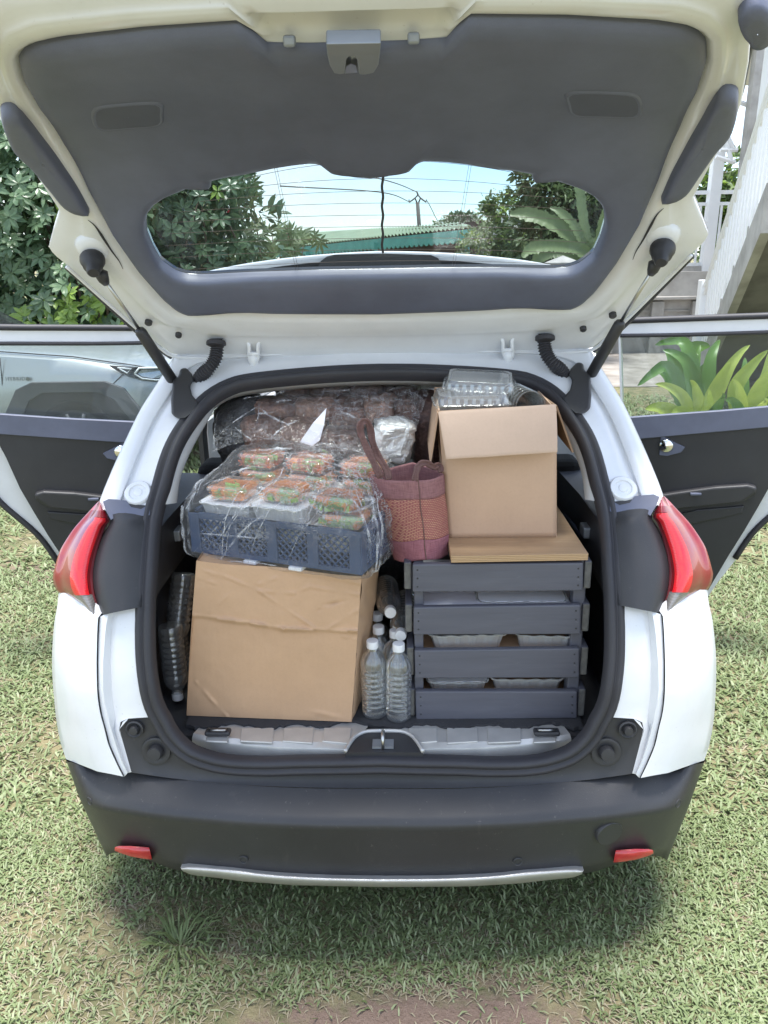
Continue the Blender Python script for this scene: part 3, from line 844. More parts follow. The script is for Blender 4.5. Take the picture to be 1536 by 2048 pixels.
def star(half, ang):
    """where the ray at each angle (0 = toward the hinge, turning to the left) meets the half outline"""
    out = []
    P = half - CEN
    for a in ang:
        dx, ds = -math.sin(a), -math.cos(a)
        best = None
        for i in range(len(P) - 1):
            p, q = P[i], P[i + 1]
            e = q - p; den = dx * e[1] - ds * e[0]
            if abs(den) < 1e-12: continue
            t = (p[0] * e[1] - p[1] * e[0]) / den
            w = (p[0] * ds - p[1] * dx) / den
            if t > 0 and -1e-6 <= w <= 1 + 1e-6:
                if best is None or t > best: best = t
        if best is None: best = np.linalg.norm(P[0] if a < 1 else P[-1])
        out.append(CEN + np.array([dx, ds]) * best)
    out = np.array(out); return out
wS, tS, oS = star(winh, ANG), star(trimh, ANG), star(outh, ANG)
def full2(h): return np.vstack([h, (h * np.array([-1, 1]))[-2:0:-1]])
wF, tF, oF = full2(wS), full2(tS), full2(oS)
def ringrow(a, b, t, h): return [T(*(p * (1 - t) + q * t), h) for p, q in zip(a, b)]
# dark inner trim: outer lip, soft step, flat, inner wall down to the glass
rows = [ringrow(tF, wF, t, h) for t, h in ((-0.004, -0.004), (0.0, 0.006), (0.02, 0.014), (0.07, 0.019), (0.2, 0.021), (0.4, 0.022), (0.6, 0.022), (0.8, 0.021), (0.93, 0.017), (0.985, 0.010), (1.0, 0.0), (1.0, -0.014))]
v, f = grid(rows, cu=True)
gt = obj('inner_trim', v, f, M_TRIM, gate)
# white inner frame and outer skin
def wav(k, p, q):
    return 0
rows = [ringrow(oF, tF, t, h) for t, h in ((0.0, -0.045), (-0.01, -0.020), (0.0, -0.004), (0.05, 0.000), (0.30, 0.001), (0.46, 0.002), (0.56, 0.007), (0.72, 0.008), (0.85, 0.006), (0.92, -0.001), (1.0, -0.004), (1.03, -0.008))]
def dent(p):
    x, s_ = p; w_ = min(1.0, max(0.0, (0.150 - abs(x - 0.0)) / 0.018)); a = min(1.0, max(0.0, (s_ - 1.034) / 0.045)); b = min(1.0, max(0.0, (1.112 - s_) / 0.010))
    return -0.040 * w_ * a * b
def frame_row(t, h):
    return [T(*(p * (1 - t) + q * t), h + dent(p * (1 - t) + q * t)) for p, q in zip(oF, tF)]
rows = [frame_row(t, h) for t, h in ((0.0, -0.045), (-0.01, -0.020), (0.0, -0.004), (0.05, 0.000), (0.30, 0.001), (0.40, 0.002), (0.46, 0.003), (0.50, 0.005), (0.53, 0.007), (0.56, 0.007), (0.60, 0.008), (0.66, 0.008), (0.72, 0.008), (0.78, 0.007), (0.85, 0.006), (0.92, -0.001), (1.0, -0.004), (1.03, -0.008))]
v, f = grid(rows, cu=True); gf = obj('inner_frame', v, f, M_WHITE, gate, sharp=50)
rows = [ringrow(oF, wF, t, h) for t, h in ((0.62, -0.0235), (0.8, -0.0235), (0.97, -0.0230), (1.0, -0.0235), (1.0, -0.013))]
v, f = grid(rows, cu=True); obj('window_frit', v, f, M_PRIVGLOSS, gate)
rows = [ringrow(oF, wF, t, h) for t, h in ((-0.01, -0.020), (0.0, -0.046), (0.3, -0.056), (0.55, -0.050), (0.64, -0.036), (0.64, -0.022))]
v, f = grid(rows, cu=True); obj('outer_skin', v, [q[::-1] for q in f], M_WHITE, gate, sharp=50)
# glass and its wires
cen = [T(*CEN, -0.022)]
rows = [ringrow(wF, wF * 0 + CEN, t, -0.022) for t in (-0.03, 0.25, 0.5, 0.75, 0.97)]
v, f = grid(rows, cu=True); glass = obj('rear_window', v, f, M_REARGLASS, gate)
mb = MB()
def gl(px, py): 
    q = Ti(px, py, -0.019); return T(*q, -0.019)
for l, c, r in (((470, 362), (765, 321), (1060, 352)), ((440, 383), (765, 357), (1090, 379)), ((400, 403), (765, 382), (1120, 397)), ((360, 424), (765, 406), (1140, 419)), ((345, 445), (765, 430), (1160, 440)),
                ((335, 468), (765, 453), (1170, 462)), ((330, 492), (765, 476), (1175, 485)), ((340, 516), (765, 499), (1165, 508)), ((370, 540), (765, 522), (1130, 530))):
    pts = [gl(*(np.array(l) * (1 - t) ** 2 + 2 * t * (1 - t) * (2 * np.array(c) - 0.5 * np.array(l) - 0.5 * np.array(r)) + np.array(r) * t * t)) for t in np.linspace(0, 1, 24)]
    mb.add(tube(pts, 0.0005, 4))
for x0, y0, x1, y1 in ((548, 332, 593, 546), (553, 332, 598, 546), (944, 322, 908, 540), (939, 322, 903, 540)):
    mb.add(tube([gl(x0, y0), gl((x0 + x1) / 2, (y0 + y1) / 2), gl(x1, y1)], 0.0004, 4))
mb.obj('heating_wire', M_WIRE, gate)
pts = [gl(765 + 1.2 * math.sin(i * 0.9), y) for i, y in enumerate(np.linspace(345, 505, 30))]
v, f = tube(pts, 0.0028, 6); obj('washer_hose', v, f, M_BLACK, gate)
# white latch recess and latch
for px, py in ((579, 74), (827, 68)):
    p = Ti(px, py, 0.0); c = T(*p, 0.006)
    v, f = box(c, (0.018, 0.018, 0.016), rx=R(12)); bevel(obj('rubber_clip', v, f, M_LATCH, gate, smooth=False), 0.004)
lt = [(652, 87), (762, 85), (760, 108), (757, 130), (748, 145), (735, 148), (718, 148), (716, 132), (714, 118), (708, 112), (698, 112), (693, 118), (691, 132), (690, 146), (678, 148), (668, 146), (659, 130), (654, 108)]
o = obj('latch', *slab([tuple(Ti(x, y, 0.035)) for x, y in lt], [], lambda a, b, h: T(a, b, h), 0.015, 0.036), M_LATCH, gate, smooth=False); bevel(fixn(o), 0.002)
o = obj('latch_claw', *slab([tuple(Ti(x, y, 0.03)) for x, y in ((690, 150), (693, 135), (702, 130), (712, 134), (715, 148))], [], lambda a, b, h: T(a, b, h), 0.012, 0.028), M_STEEL, gate, smooth=False); fixn(o)
# pull recesses in the trim, laid flat with their shade in the colour
for sgn in (1, -1):
    pr = [(187, 226), (200, 214), (260, 207), (318, 206), (324, 226), (318, 248), (260, 254), (205, 258), (190, 248)]
    q = np.array([Ti(x, y, 0.022) for x, y in pr]); q[:, 0] *= sgn
    q = smooth_poly(q, 36, closed=True)
    c = q.mean(0); rows = [[T(*(c + (p - c) * k), h) for p in q] for k, h in ((1.06, 0.0215), (1.0, 0.0262), (0.97, 0.0255), (0.93, 0.0250))] 
    inner = [[T(*(c + (p - c) * k), h) for p in q] for k, h in ((0.93, 0.0250), (0.5, 0.0248), (0.02, 0.0248))]
    v, f = grid(rows, cu=True); fixn(obj('pull_rim', v, f, M_TRIM, gate))
    v, f = grid(inner, cu=True); o = obj('pull_recess', v, f, M_TRIM2, gate); fixn(o)
# seam line along each side of the frame, plugs, hinges, hoses
def gp(px, py, h=0.008): return T(*Ti(px, py, h), h)
mb = MB()
seam = smooth_poly([gp(x, y, 0.010) for x, y in ((176, 440), (190, 452), (205, 474), (222, 500), (238, 522), (246, 538))], 24)
for sgn in (1, -1):
    w_ = np.r_[np.linspace(0.2, 1, 8), np.linspace(1, 0.2, 16)] * 0.0028
    v, f = tube(seam * np.array([sgn, 1, 1]), w_, 6); obj('panel_gap', v, f, M_BLACK, gate)
    l2 = smooth_poly([gp(x, y, 0.0095) for x, y in ((100, 380), (140, 430), (180, 480), (240, 560), (290, 628), (330, 668), (400, 700))], 30)
for px, py, r in ((297, 645, 0.0095), (357, 670, 0.0085)):
    p = Ti(px, py, 0.006); n = tn[min(len(tn) - 1, int(np.searchsorted(ts, p[1])))]
    v, f = lathe([(r, -0.004), (r, 0.004), (r * 0.8, 0.006), (0, 0.0065)], 18, T(*p, 0.006), (0, n[0], n[1])); both('rubber_plug', v, f, M_BLACK, gate, sharp=40)
M_WHITE2 = M_WHITE
for sgn in (1, -1):
    def hp(px, py, dy): 
        p = at(px, py, dy); p[0] *= sgn; return p
    Y0 = 0.70
    mb = MB()
    for x0, x1 in ((478, 498), (536, 516)):
        pth = [hp(x0, 683, 0.700), hp(x0 * 0.3 + x1 * 0.7, 683, 0.695), hp(x1, 690, 0.690), hp(x1, 712, 0.695), hp(x1 * 0.7 + 507 * 0.3, 725, 0.71)]
        mb.add(tube(smooth_poly(pth, 14), 0.0055, 6))
    mb.add(tube([hp(497, 708, 0.692), hp(518, 708, 0.692)], 0.006, 8))
    mb.add(tube([hp(507, 706, 0.70), hp(508, 735, 0.705)], 0.014, 8))
    o = mb.obj('hinge', M_WHITE, car)
    # ribbed hose
    path = smooth_poly([hp(433, 678, 0.675), hp(434, 698, 0.67), hp(430, 718, 0.66), hp(417, 737, 0.65), hp(402, 752, 0.655), hp(395, 770, 0.665), hp(396, 790, 0.68)], 60)
    path = smooth_poly(path, 80)
    rr_ = [0.0165 + (0.0026 if (i % 3) == 0 else -0.0014) for i in range(80)]
    v, f = tube(path, rr_, 14); hose = obj('wiring_hose', v, f, M_RUBBER, car, smooth=False)
    a = path[0]
    v, f = lathe([(0.024, 0.0), (0.026, 0.004), (0.026, 0.011), (0.016, 0.016)], 20, a + np.array([0, -0.006, -0.004]), (0, -0.3, -1)); obj('hose_collar', v, f, M_RUBBER, hose, sharp=40)
    v, f = lathe([(0.024, -0.006), (0.023, 0.010), (0.016, 0.016)], 20, path[-1] + np.array([-0.004 * sgn, 0, 0]), (0.3 * -sgn, -0.2, 1)); obj('hose_collar', v, f, M_RUBBER, hose, sharp=40)
    # gas strut
    p0, p1, p2, p3 = hp(209, 560, 0.47), hp(276, 655, 0.555), hp(279, 660, 0.558), hp(352, 771, 0.66)
    strut = thing('gas_strut', tuple(p3)); strut.parent = car
    strut.location = p3
    v, f = tube([p0, p1 + (p1 - p0) * 0.05], 0.0045, 10); obj('strut_rod', v, f, M_STEEL, strut)
    d = p3 - p2
    v, f = tube([p2 - d * 0.02, p2, p2 + d * 0.02, p2 + d * 0.03, p3], [0.008, 0.0125, 0.013, 0.0145, 0.0145], 14); obj('strut_cylinder', v, f, M_BLACK, strut)
    e0 = hp(199, 543, 0.462)
    v, f = tube([e0, hp(203, 548, 0.462), hp(208, 560, 0.468), hp(213, 568, 0.474)], [0.010, 0.016, 0.013, 0.008], 12); obj('strut_socket', v, f, M_BLACK, strut)
    br = [(346, 760), (358, 752), (360, 738), (372, 735), (384, 748), (388, 760), (380, 772), (384, 790), (398, 806), (390, 822), (372, 836), (356, 838), (343, 828), (342, 800)]
    # bracket on the jamb
    q = [Q(x, y, -0.012) for x, y in br]
    cen_ = np.mean(q, 0)
    v, f = slab([(x, y) for x, y in br], [], lambda a, b, h: Q(a, b, -0.004 - h) * np.array([sgn, 1, 1]), 0.0, 0.022)
    o = obj('strut_bracket', v, f, M_BLACK, strut, smooth=False); bevel(fixn(o), 0.006, 3)
    # rubber cone and bulge on the tailgate wing
    c0, n_ = hp(185, 520, 0.43), np.array([0.25 * sgn, -0.75, -0.65])
    v, f = lathe([(0.028, -0.004), (0.028, 0.004), (0.025, 0.010), (0.022, 0.022), (0.016, 0.027), (0.015, 0.040), (0.012, 0.045), (0.0, 0.045)], 22, c0, n_); obj('rubber_buffer', v, f, M_BLACK, gate, sharp=50)
    # the bulge under the buffer
    e1 = hp(188, 492, 0.445)
    v, f = lathe([(0.045, -0.02), (0.040, 0.005), (0.032, 0.016), (0.018, 0.021), (0.0, 0.022)], 20, e1, n_); obj('buffer_mount', v, f, M_WHITE, gate)
    # dark covers along the edges
    cv = [(3, 248), (12, 240), (26, 238), (40, 244), (58, 262), (80, 290), (102, 318), (128, 355), (150, 388), (168, 420), (176, 438), (160, 439), (142, 432), (126, 420), (108, 398), (84, 368), (60, 340), (36, 318), (20, 298), (8, 270)]
    q = np.array([Ti(x, y, 0.03) for x, y in cv]); q[:, 0] *= sgn
    q = smooth_poly(q, 60, closed=True); c = q.mean(0)
    rows = []
    for k, h in ((1.0, -0.03), (1.01, 0.0), (1.0, 0.020), (0.94, 0.029), (0.80, 0.033), (0.5, 0.034), (0.02, 0.034)):
        rows.append([T(*(c + (p - c) * (k if k > 0.9 else 1) * np.array([1, 1]) if k > 0.9 else c + (p - c) * k), h) for p in q])
    v, f = grid(rows, cu=True); fixn(obj('edge_cover', v, f, M_TRIM, gate))
    # the second cover near the latch end (seen only on the right)
    cv = [(1476, 50), (1484, 32), (1500, 20), (1516, 14), (1530, 18), (1542, 30), (1548, 60), (1544, 85), (1532, 96), (1518, 101), (1504, 97), (1496, 85), (1486, 74)]
    q = np.array([Ti(x, y, 0.02) for x, y in cv]); q[:, 0] *= sgn
    q = smooth_poly(q, 48, closed=True); c = q.mean(0)
    rows = [[T(*(c + (p - c) * k), h) for p in q] for k, h in ((1.0, 0.0), (1.0, 0.014), (0.92, 0.022), (0.5, 0.024), (0.02, 0.024))]
    v, f = grid(rows, cu=True); fixn(obj('lamp_cover', v, f, M_TRIM, gate))
# lower edge weather lines of the tailgate frame
for sgn in (1, -1):
    w1 = smooth_poly([gp(x, y, 0.012) for x, y in ((133, 533), (205, 597), (272, 656), (310, 687), (345, 712), (400, 716), (440, 717))], 40) * np.array([sgn, 1, 1])
    v, f = tube(w1, 0.0045, 6); obj('gate_edge_strip', v, f, M_BLACK if False else M_WHITE, gate)
    w2 = smooth_poly([gp(x, y, 0.004) for x, y in ((128, 534), (200, 600), (266, 660), (300, 688), (340, 716))], 30) * np.array([sgn, 1, 1]) + np.array([0, 0.012, 0.0])
    v, f = tube(w2, 0.006, 6); obj('gate_edge_seal', v, f, M_BLACK, gate)
# spoiler, seen through the glass, with the high brake lamp
SPT = [(768, 504), (700, 507), (600, 515), (500, 528), (430, 541), (380, 553), (360, 560)]
spt = smooth_poly([at(x, y, 0.70) for x, y in SPT], 24); spt[0][0] = 0
top, topb, basef, baseb = [], [], [], []
rows = []
for p in spt:
    b = np.array([p[0] * 0.97, 0.72, 1.50 - 0.02 * (p[0] / 0.6) ** 2])
    rows.append([b + np.array([0, 0.0, 0]), b * 0.5 + p * 0.5 + np.array([0, -0.004, 0]), p + np.array([0, -0.003, -0.016]), p + np.array([0, -0.006, -0.007]), p + np.array([0, -0.004, 0.0]), p + np.array([0, 0.012, 0.003]), p + np.array([0, 0.026, -0.006]), b + np.array([0, 0.05, 0.0])])
rows = [[p * np.array([-1, 1, 1]) for p in r] for r in rows[:0:-1]] + rows
nu = len(rows[0]); v, f = grid(rows)
fm = [0 if (q[0] % nu) < 2 else 1 for q in f]
spo = obj('spoiler', v, f, [M_PRIVGLOSS, M_WHITE], gate, fm=fm, sharp=40); fixn(spo)
lampo = [(631, 560), (634, 540), (642, 522), (654, 513), (670, 509), (768, 507), (862, 510), (876, 516), (884, 530), (888, 560)]
fixn(obj('high_brake_lamp', *slab([tuple(at(x, y, 0.695)[[0, 2]]) for x, y in lampo], [], lambda a, b, h: (a, 0.700 - h, b), 0.0, 0.010), M_BLACK, spo, smooth=False))
v, f = tube(smooth_poly([at(x, y, 0.690) for x, y in ((634, 552), (642, 545), (656, 541), (700, 539.5), (768, 539), (840, 539.5), (872, 541), (884, 548))], 30), 0.0042, 6); obj('brake_lamp_rim', v, f, M_CHROME, spo)

# ------------------------------------------------------------------ open rear doors
HX, HY, DX, DY = -0.83, 1.93, -0.94, -0.34
def dplane(off=0.0): return lambda x, z: HY + (x - HX) * (DY / DX) + off
def Dp(px, py, h=0.0):
    """pixel on the left door's plane; h toward the viewer"""
    p = on(px, py, dplane()); return p + np.array([0.34, -0.94, 0]) * h
def dslab(px, holes, h0, h1): return slab([tuple(q) for q in px], [[tuple(q) for q in hh] for hh in holes], lambda a, b, h: Dp(a, b, h), h0, h1)
def S2(p, n, closed=True): return [tuple(q) for q in smooth_poly(p, n, closed)]
shell_px = [(330, 657), (200, 656), (60, 655), (-70, 655), (-110, 675), (-122, 720), (-118, 790), (-104, 850), (-74, 910), (-34, 965), (0, 1008), (62, 1062), (88, 1090), (112, 1124), (150, 1170), (200, 1240), (330, 1300)]
win_px = [(340, 684), (200, 687), (60, 687), (0, 687), (-55, 688), (-78, 705), (-86, 745), (-80, 795), (-64, 836), (0, 839), (130, 846), (262, 853), (340, 857)]
for sgn in (1, -1):
    door = thing('rear_door', (sgn * HX, HY, 0.4)); door.parent = car; door.location = (sgn * HX, HY, 0.4)
    mir = sgn < 0
    o = obj('door_shell', *dslab(shell_px, [win_px[:-1] + [(328, 857), (328, 684)]][0:0] or [[(326, 684)] + win_px[1:-1] + [(326, 856)]], -0.07, 0.0), M_WHITE, door, smooth=False, mir=mir); bevel(fixn(o), 0.006, 2)
    pts = [Dp(x, y, 0.004) for x, y in [(325, 656), (200, 655.5), (60, 655), (-70, 656), (-108, 677), (-119, 720), (-114, 790), (-100, 850), (-70, 910), (-30, 965), (4, 1007), (66, 1060), (92, 1089), (116, 1124)]]
    v, f = tube(smooth_poly(pts, 60), 0.0125, 8); obj('door_seal', v, f, M_RUBBER, door, mir=mir)
    v, f = tube(smooth_poly([Dp(x, y, 0.004) for x, y in [(326, 685)] + win_px[1:9]], 50), 0.008, 8); obj('window_seal', v, f, M_RUBBER, door, mir=mir)
    o = obj('door_window', *dslab([(328, 682), (-80, 684), (-94, 745), (-70, 842), (328, 862)], [], -0.032, -0.028), M_DOORGLASS, door, smooth=False, mir=mir); fixn(o)
    pan = S2([(330, 858), (130, 848), (0, 840), (-58, 838), (-48, 856), (-22, 880), (6, 905), (24, 940), (44, 978), (70, 1022), (98, 1066), (130, 1115), (170, 1180), (330, 1240)], 70, True)
    pan = [(330, 858), (130, 848), (0, 840), (-58, 838), (-50, 852), (-26, 868), (0, 884), (14, 910), (42, 972), (70, 1020), (98, 1066), (130, 1115), (170, 1180), (330, 1240)]
    o = obj('door_panel', *dslab(pan, [], 0.001, 0.040), M_BLACK, door, smooth=False, mir=mir); bevel(fixn(o), 0.012, 3)
    o = obj('door_rail', *dslab([(330, 842), (130, 832), (0, 823), (-66, 821), (-36, 858), (0, 863), (130, 872), (330, 886)], [], 0.030, 0.055), M_TRIM, door, smooth=False, mir=mir); bevel(fixn(o), 0.010, 3)
    o = obj('armrest', *dslab([(330, 1000), (215, 984), (150, 976), (90, 973), (72, 978), (74, 990), (95, 1004), (150, 1010), (215, 1016), (330, 1040)], [], 0.035, 0.075), M_BLACK, door, smooth=False, mir=mir); bevel(fixn(o), 0.012, 3)
    o = obj('map_pocket', *dslab([(330, 1052), (180, 1022), (96, 1016), (100, 1030), (140, 1040), (330, 1075)], [], 0.030, 0.050), M_BLACK, door, smooth=False, mir=mir); bevel(fixn(o), 0.006, 2)
    p = Dp(188, 988, 0.080); v, f = box(p, (0.045, 0.012, 0.010)); bevel(obj('window_switch', v, f, M_TRIM, door, smooth=False, mir=mir), 0.002)
    # chrome inner handle in its cup: hidden behind the body on the left, seen on the right
    hc = [(252, 878), (238, 884), (226, 892), (206, 902), (214, 912), (240, 918), (256, 916)]
    o = obj('handle_cup', *dslab(hc, [], 0.036, 0.048), M_TRIM, door, smooth=False, mir=mir); bevel(fixn(o), 0.006, 3)
    v, f = lathe([(0.030, 0), (0.030, 0.004), (0.024, 0.010), (0.0, 0.014)], 20, Dp(242, 898, 0.046), (0.34, -0.94, 0)); obj('inner_handle', v, f, M_CHROME, door, mir=mir)
# ================================================================== CARGO
def m_card(name, col, corr=0.0):
    t = NT(name)
    a = t.noise(5, 6, 0.6); b = t.noise(160, 3, 0.7)
    c = t.mix(t.ramp(a, [(0.3, 0.0), (0.7, 1.0)]), tuple(x * 0.88 for x in col), col)
    c = t.mix(t.math('MULTIPLY', t.ramp(b, [(0.45, 0.0), (0.8, 1.0)]), 0.16), c, tuple(x * 0.6 for x in col))
    h = t.noise(22, 5, 0.6)
    w = t.n('ShaderNodeTexWave', wave_type='BANDS', bands_direction='X'); w.inputs['Scale'].default_value = 22; w.inputs['Distortion'].default_value = 0.3
    t.l(t.coord(), w.inputs['Vector'])
    h2 = t.mix(corr, h, w.outputs['Fac'])
    return t.done(t.pbr(c, 0.78, 0.0, t.bump(h2, 0.16, 0.006)))
M_CARD = m_card('cardboard', (0.56, 0.355, 0.215), 0.06)
M_CARD2 = m_card('cardboard_pale', (0.56, 0.375, 0.255), 0.06)
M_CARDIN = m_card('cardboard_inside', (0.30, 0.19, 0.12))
def m_wood_grey():
    t = NT('grey_stained_wood')
    w = t.noise(3, 6, 0.6, t.coord((1.6, 3, 26)), 0.9)
    c = t.mix(t.ramp(w, [(0.25, 0.0), (0.75, 1.0)]), (0.082, 0.083, 0.104), (0.108, 0.109, 0.134))
    c = t.mix(t.ramp(t.noise(2.2, 3), [(0.4, 0.0), (0.7, 0.35)]), c, (0.13, 0.13, 0.15))
    sc_ = t.ramp(t.noise(30, 4, 0.7, t.coord((1, 1, 2.5))), [(0.66, 0.0), (0.74, 1.0)])
    c = t.mix(t.math('MULTIPLY', sc_, 0.16), c, (0.3, 0.3, 0.31))
    return t.done(t.pbr(c, 0.55, 0.0, t.bump(w, 0.14, 0.004)))
M_GWOOD = m_wood_grey()
M_GWOODEND = mat('grey_wood_end', (0.15, 0.145, 0.135), 0.8, var=0.35, vs=60, bs=200, bst=0.4)
def m_ply(name, edge):
    t = NT(name)
    if edge:
        w = t.n('ShaderNodeTexWave', wave_type='BANDS', bands_direction='Z'); w.inputs['Scale'].default_value = 75; w.inputs['Distortion'].default_value = 0.8; w.inputs['Detail Scale'].default_value = 2
        t.l(t.coord(), w.inputs['Vector']); g = w.outputs['Fac']
        c = t.mix(t.ramp(g, [(0.3, 0.0), (0.7, 1.0)]), (0.36, 0.22, 0.115), (0.50, 0.335, 0.185))
    else:
        g = t.noise(4, 7, 0.6, t.coord((1.5, 18, 4)), 0.8)
        c = t.mix(t.ramp(g, [(0.3, 0.0), (0.7, 1.0)]), (0.40, 0.25, 0.135), (0.48, 0.315, 0.18))
        c = t.mix(t.math('MULTIPLY', t.ramp(t.noise(7, 4), [(0.55, 0.0), (0.75, 1.0)]), 0.35), c, (0.24, 0.15, 0.09))
    return t.done(t.pbr(c, 0.6, 0.0, t.bump(g, 0.3, 0.003)))
M_PLY, M_PLYE = m_ply('plywood_face', 0), m_ply('plywood_edge', 1)
def m_foil(name, wr=60, st=0.9):
    t = NT(name)
    h = t.noise(wr, 5, 0.7, None, 0.5)
    nrm = t.bump(h, st, 0.006)
    mx = t.n('ShaderNodeMixShader'); mx.inputs[0].default_value = 0.55
    t.l(t.pbr((0.86, 0.86, 0.85), 0.24, 1.0, nrm), mx.inputs[1]); t.l(t.pbr((0.70, 0.70, 0.69), 0.5, 0.0, nrm), mx.inputs[2])
    return t.done(mx.outputs[0])
M_FOIL, M_FOILW = m_foil('foil_tray', 40, 0.35), m_foil('crumpled_foil', 46, 1.0)
M_LID = mat('white_card_lid', (0.84, 0.84, 0.86), 0.6, bs=80, bst=0.05, var=0.05)
M_PAPER = mat('white_paper', (0.80, 0.79, 0.85), 0.7, bs=80, bst=0.1, var=0.06)
M_BLUEC = mat('blue_crate_plastic', (0.030, 0.058, 0.130), 0.42, var=0.25, bs=90, bst=0.1)
M_CAP = mat('white_bottle_cap', (0.78, 0.78, 0.79), 0.4, bs=50, bst=0.05, var=0.03)
def m_water():
    t = NT('water_bottle_plastic')
    gl = t.n('ShaderNodeBsdfGlass'); gl.inputs['IOR'].default_value = 1.33; gl.inputs['Roughness'].default_value = 0.0; gl.inputs['Color'].default_value = (0.95, 0.97, 0.98, 1)
    nrm = t.bump(t.noise(24, 3), 0.16, 0.006); t.l(nrm, gl.inputs['Normal'])
    gs = t.n('ShaderNodeBsdfGlossy'); gs.inputs['Roughness'].default_value = 0.12; t.l(nrm, gs.inputs['Normal'])
    mx = t.n('ShaderNodeMixShader'); mx.inputs[0].default_value = 0.13; t.l(gl.outputs[0], mx.inputs[1]); t.l(gs.outputs[0], mx.inputs[2])
    tp = t.n('ShaderNodeBsdfTransparent'); tp.inputs['Color'].default_value = (0.92, 0.94, 0.95, 1)
    m2 = t.n('ShaderNodeMixShader'); m2.inputs[0].default_value = 0.18; t.l(mx.outputs[0], m2.inputs[1]); t.l(tp.outputs[0], m2.inputs[2])
    df = t.n('ShaderNodeBsdfDiffuse'); df.inputs['Color'].default_value = (0.8, 0.82, 0.84, 1)
    m3 = t.n('ShaderNodeMixShader'); m3.inputs[0].default_value = 0.055; t.l(m2.outputs[0], m3.inputs[1]); t.l(df.outputs[0], m3.inputs[2])
    return t.done(m3.outputs[0])
M_WATER = m_water()
def m_clear(name, rough=0.06, body=0.06, bst=0.25, bs=30):
    t = NT(name)
    nrm = t.bump(t.noise(bs, 4), bst, 0.006)
    tr = t.n('ShaderNodeBsdfTransparent'); tr.inputs['Color'].default_value = (0.95, 0.96, 0.96, 1)
    gl = t.n('ShaderNodeBsdfGlossy'); gl.inputs['Roughness'].default_value = rough; t.l(nrm, gl.inputs['Normal'])
    lw = t.n('ShaderNodeLayerWeight'); lw.inputs['Blend'].default_value = 0.35; t.l(nrm, lw.inputs['Normal'])
    mx = t.n('ShaderNodeMixShader'); t.l(t.ramp(lw.outputs['Facing'], [(0.0, 0.10), (0.9, 0.75)]), mx.inputs[0]); t.l(tr.outputs[0], mx.inputs[1]); t.l(gl.outputs[0], mx.inputs[2])
    df = t.n('ShaderNodeBsdfDiffuse'); df.inputs['Color'].default_value = (0.8, 0.82, 0.82, 1)
    m2 = t.n('ShaderNodeMixShader'); m2.inputs[0].default_value = body; t.l(mx.outputs[0], m2.inputs[1]); t.l(df.outputs[0], m2.inputs[2])
    return t.done(m2.outputs[0])
M_CLEAR = m_clear('clear_tub_plastic')
def m_film(name, haze=0.06, streak=0.55, sc=1.0):
    t = NT(name)
    a = t.noise(9 * sc, 3, 0.6, t.coord((1.4, 1.4, 7), (0.2, 0.55, 0.3)), 1.6)
    b = t.noise(8 * sc, 3, 0.6, t.coord((7, 1.5, 1.5), (0.4, -0.6, 0.2)), 1.8)
    v = t.n('ShaderNodeTexVoronoi', feature='DISTANCE_TO_EDGE'); v.inputs['Scale'].default_value = 17 * sc
    wv = t.n('ShaderNodeMixRGB', blend_type='ADD'); wv.inputs['Fac'].default_value = 0.12
    t.l(t.coord((1, 1, 1.8), (0.3, 0.5, 0)), wv.inputs['Color1']); nn = t.n('ShaderNodeTexNoise'); nn.inputs['Scale'].default_value = 14; t.l(t.coord(), nn.inputs['Vector']); t.l(nn.outputs['Color'], wv.inputs['Color2'])
    t.l(wv.outputs['Color'], v.inputs['Vector'])
    crk = t.ramp(v.outputs['Distance'], [(0.0, 1.0), (0.035, 0.0)])
    la = t.ramp(a, [(0.475, 0.0), (0.5, 1.0), (0.525, 0.0)]); lb = t.ramp(b, [(0.48, 0.0), (0.5, 1.0), (0.52, 0.0)])
    area = t.ramp(t.noise(5.5 * sc, 2), [(0.40, 0.05), (0.64, 1.0)])
    ln = t.math('MAXIMUM', t.math('MULTIPLY', crk, 0.45), t.math('MAXIMUM', la, lb))
    ln = t.math('MULTIPLY', ln, area)
    h = t.math('ADD', t.math('MULTIPLY', ln, 0.8), t.noise(34 * sc, 4, 0.6))
    nrm = t.bump(h, 0.75, 0.010)
    tr = t.n('ShaderNodeBsdfTransparent'); tr.inputs['Color'].default_value = (0.965, 0.97, 0.975, 1)
    gl = t.n('ShaderNodeBsdfGlossy'); gl.inputs['Roughness'].default_value = 0.10; t.l(nrm, gl.inputs['Normal'])
    lw = t.n('ShaderNodeLayerWeight'); lw.inputs['Blend'].default_value = 0.25; t.l(nrm, lw.inputs['Normal'])
    mx = t.n('ShaderNodeMixShader'); t.l(t.ramp(lw.outputs['Facing'], [(0.10, 0.035), (0.55, 0.09), (0.95, 0.6)]), mx.inputs[0]); t.l(tr.outputs[0], mx.inputs[1]); t.l(gl.outputs[0], mx.inputs[2])
    df = t.n('ShaderNodeBsdfDiffuse'); df.inputs['Color'].default_value = (0.82, 0.83, 0.86, 1)
    tl = t.n('ShaderNodeBsdfTranslucent'); tl.inputs['Color'].default_value = (0.82, 0.83, 0.86, 1)
    d2 = t.n('ShaderNodeMixShader'); d2.inputs[0].default_value = 0.4; t.l(df.outputs[0], d2.inputs[1]); t.l(tl.outputs[0], d2.inputs[2])
    m2 = t.n('ShaderNodeMixShader'); t.l(t.math('ADD', t.math('MULTIPLY', ln, streak), haze), m2.inputs[0]); t.l(mx.outputs[0], m2.inputs[1]); t.l(d2.outputs[0], m2.inputs[2])
    return t.done(m2.outputs[0])
M_FILM = m_film('stretch_film', 0.045, 0.6)
M_FILM2 = m_film('stretch_film_thin', 0.012, 0.5, 0.9)

FLOOR = 0.586
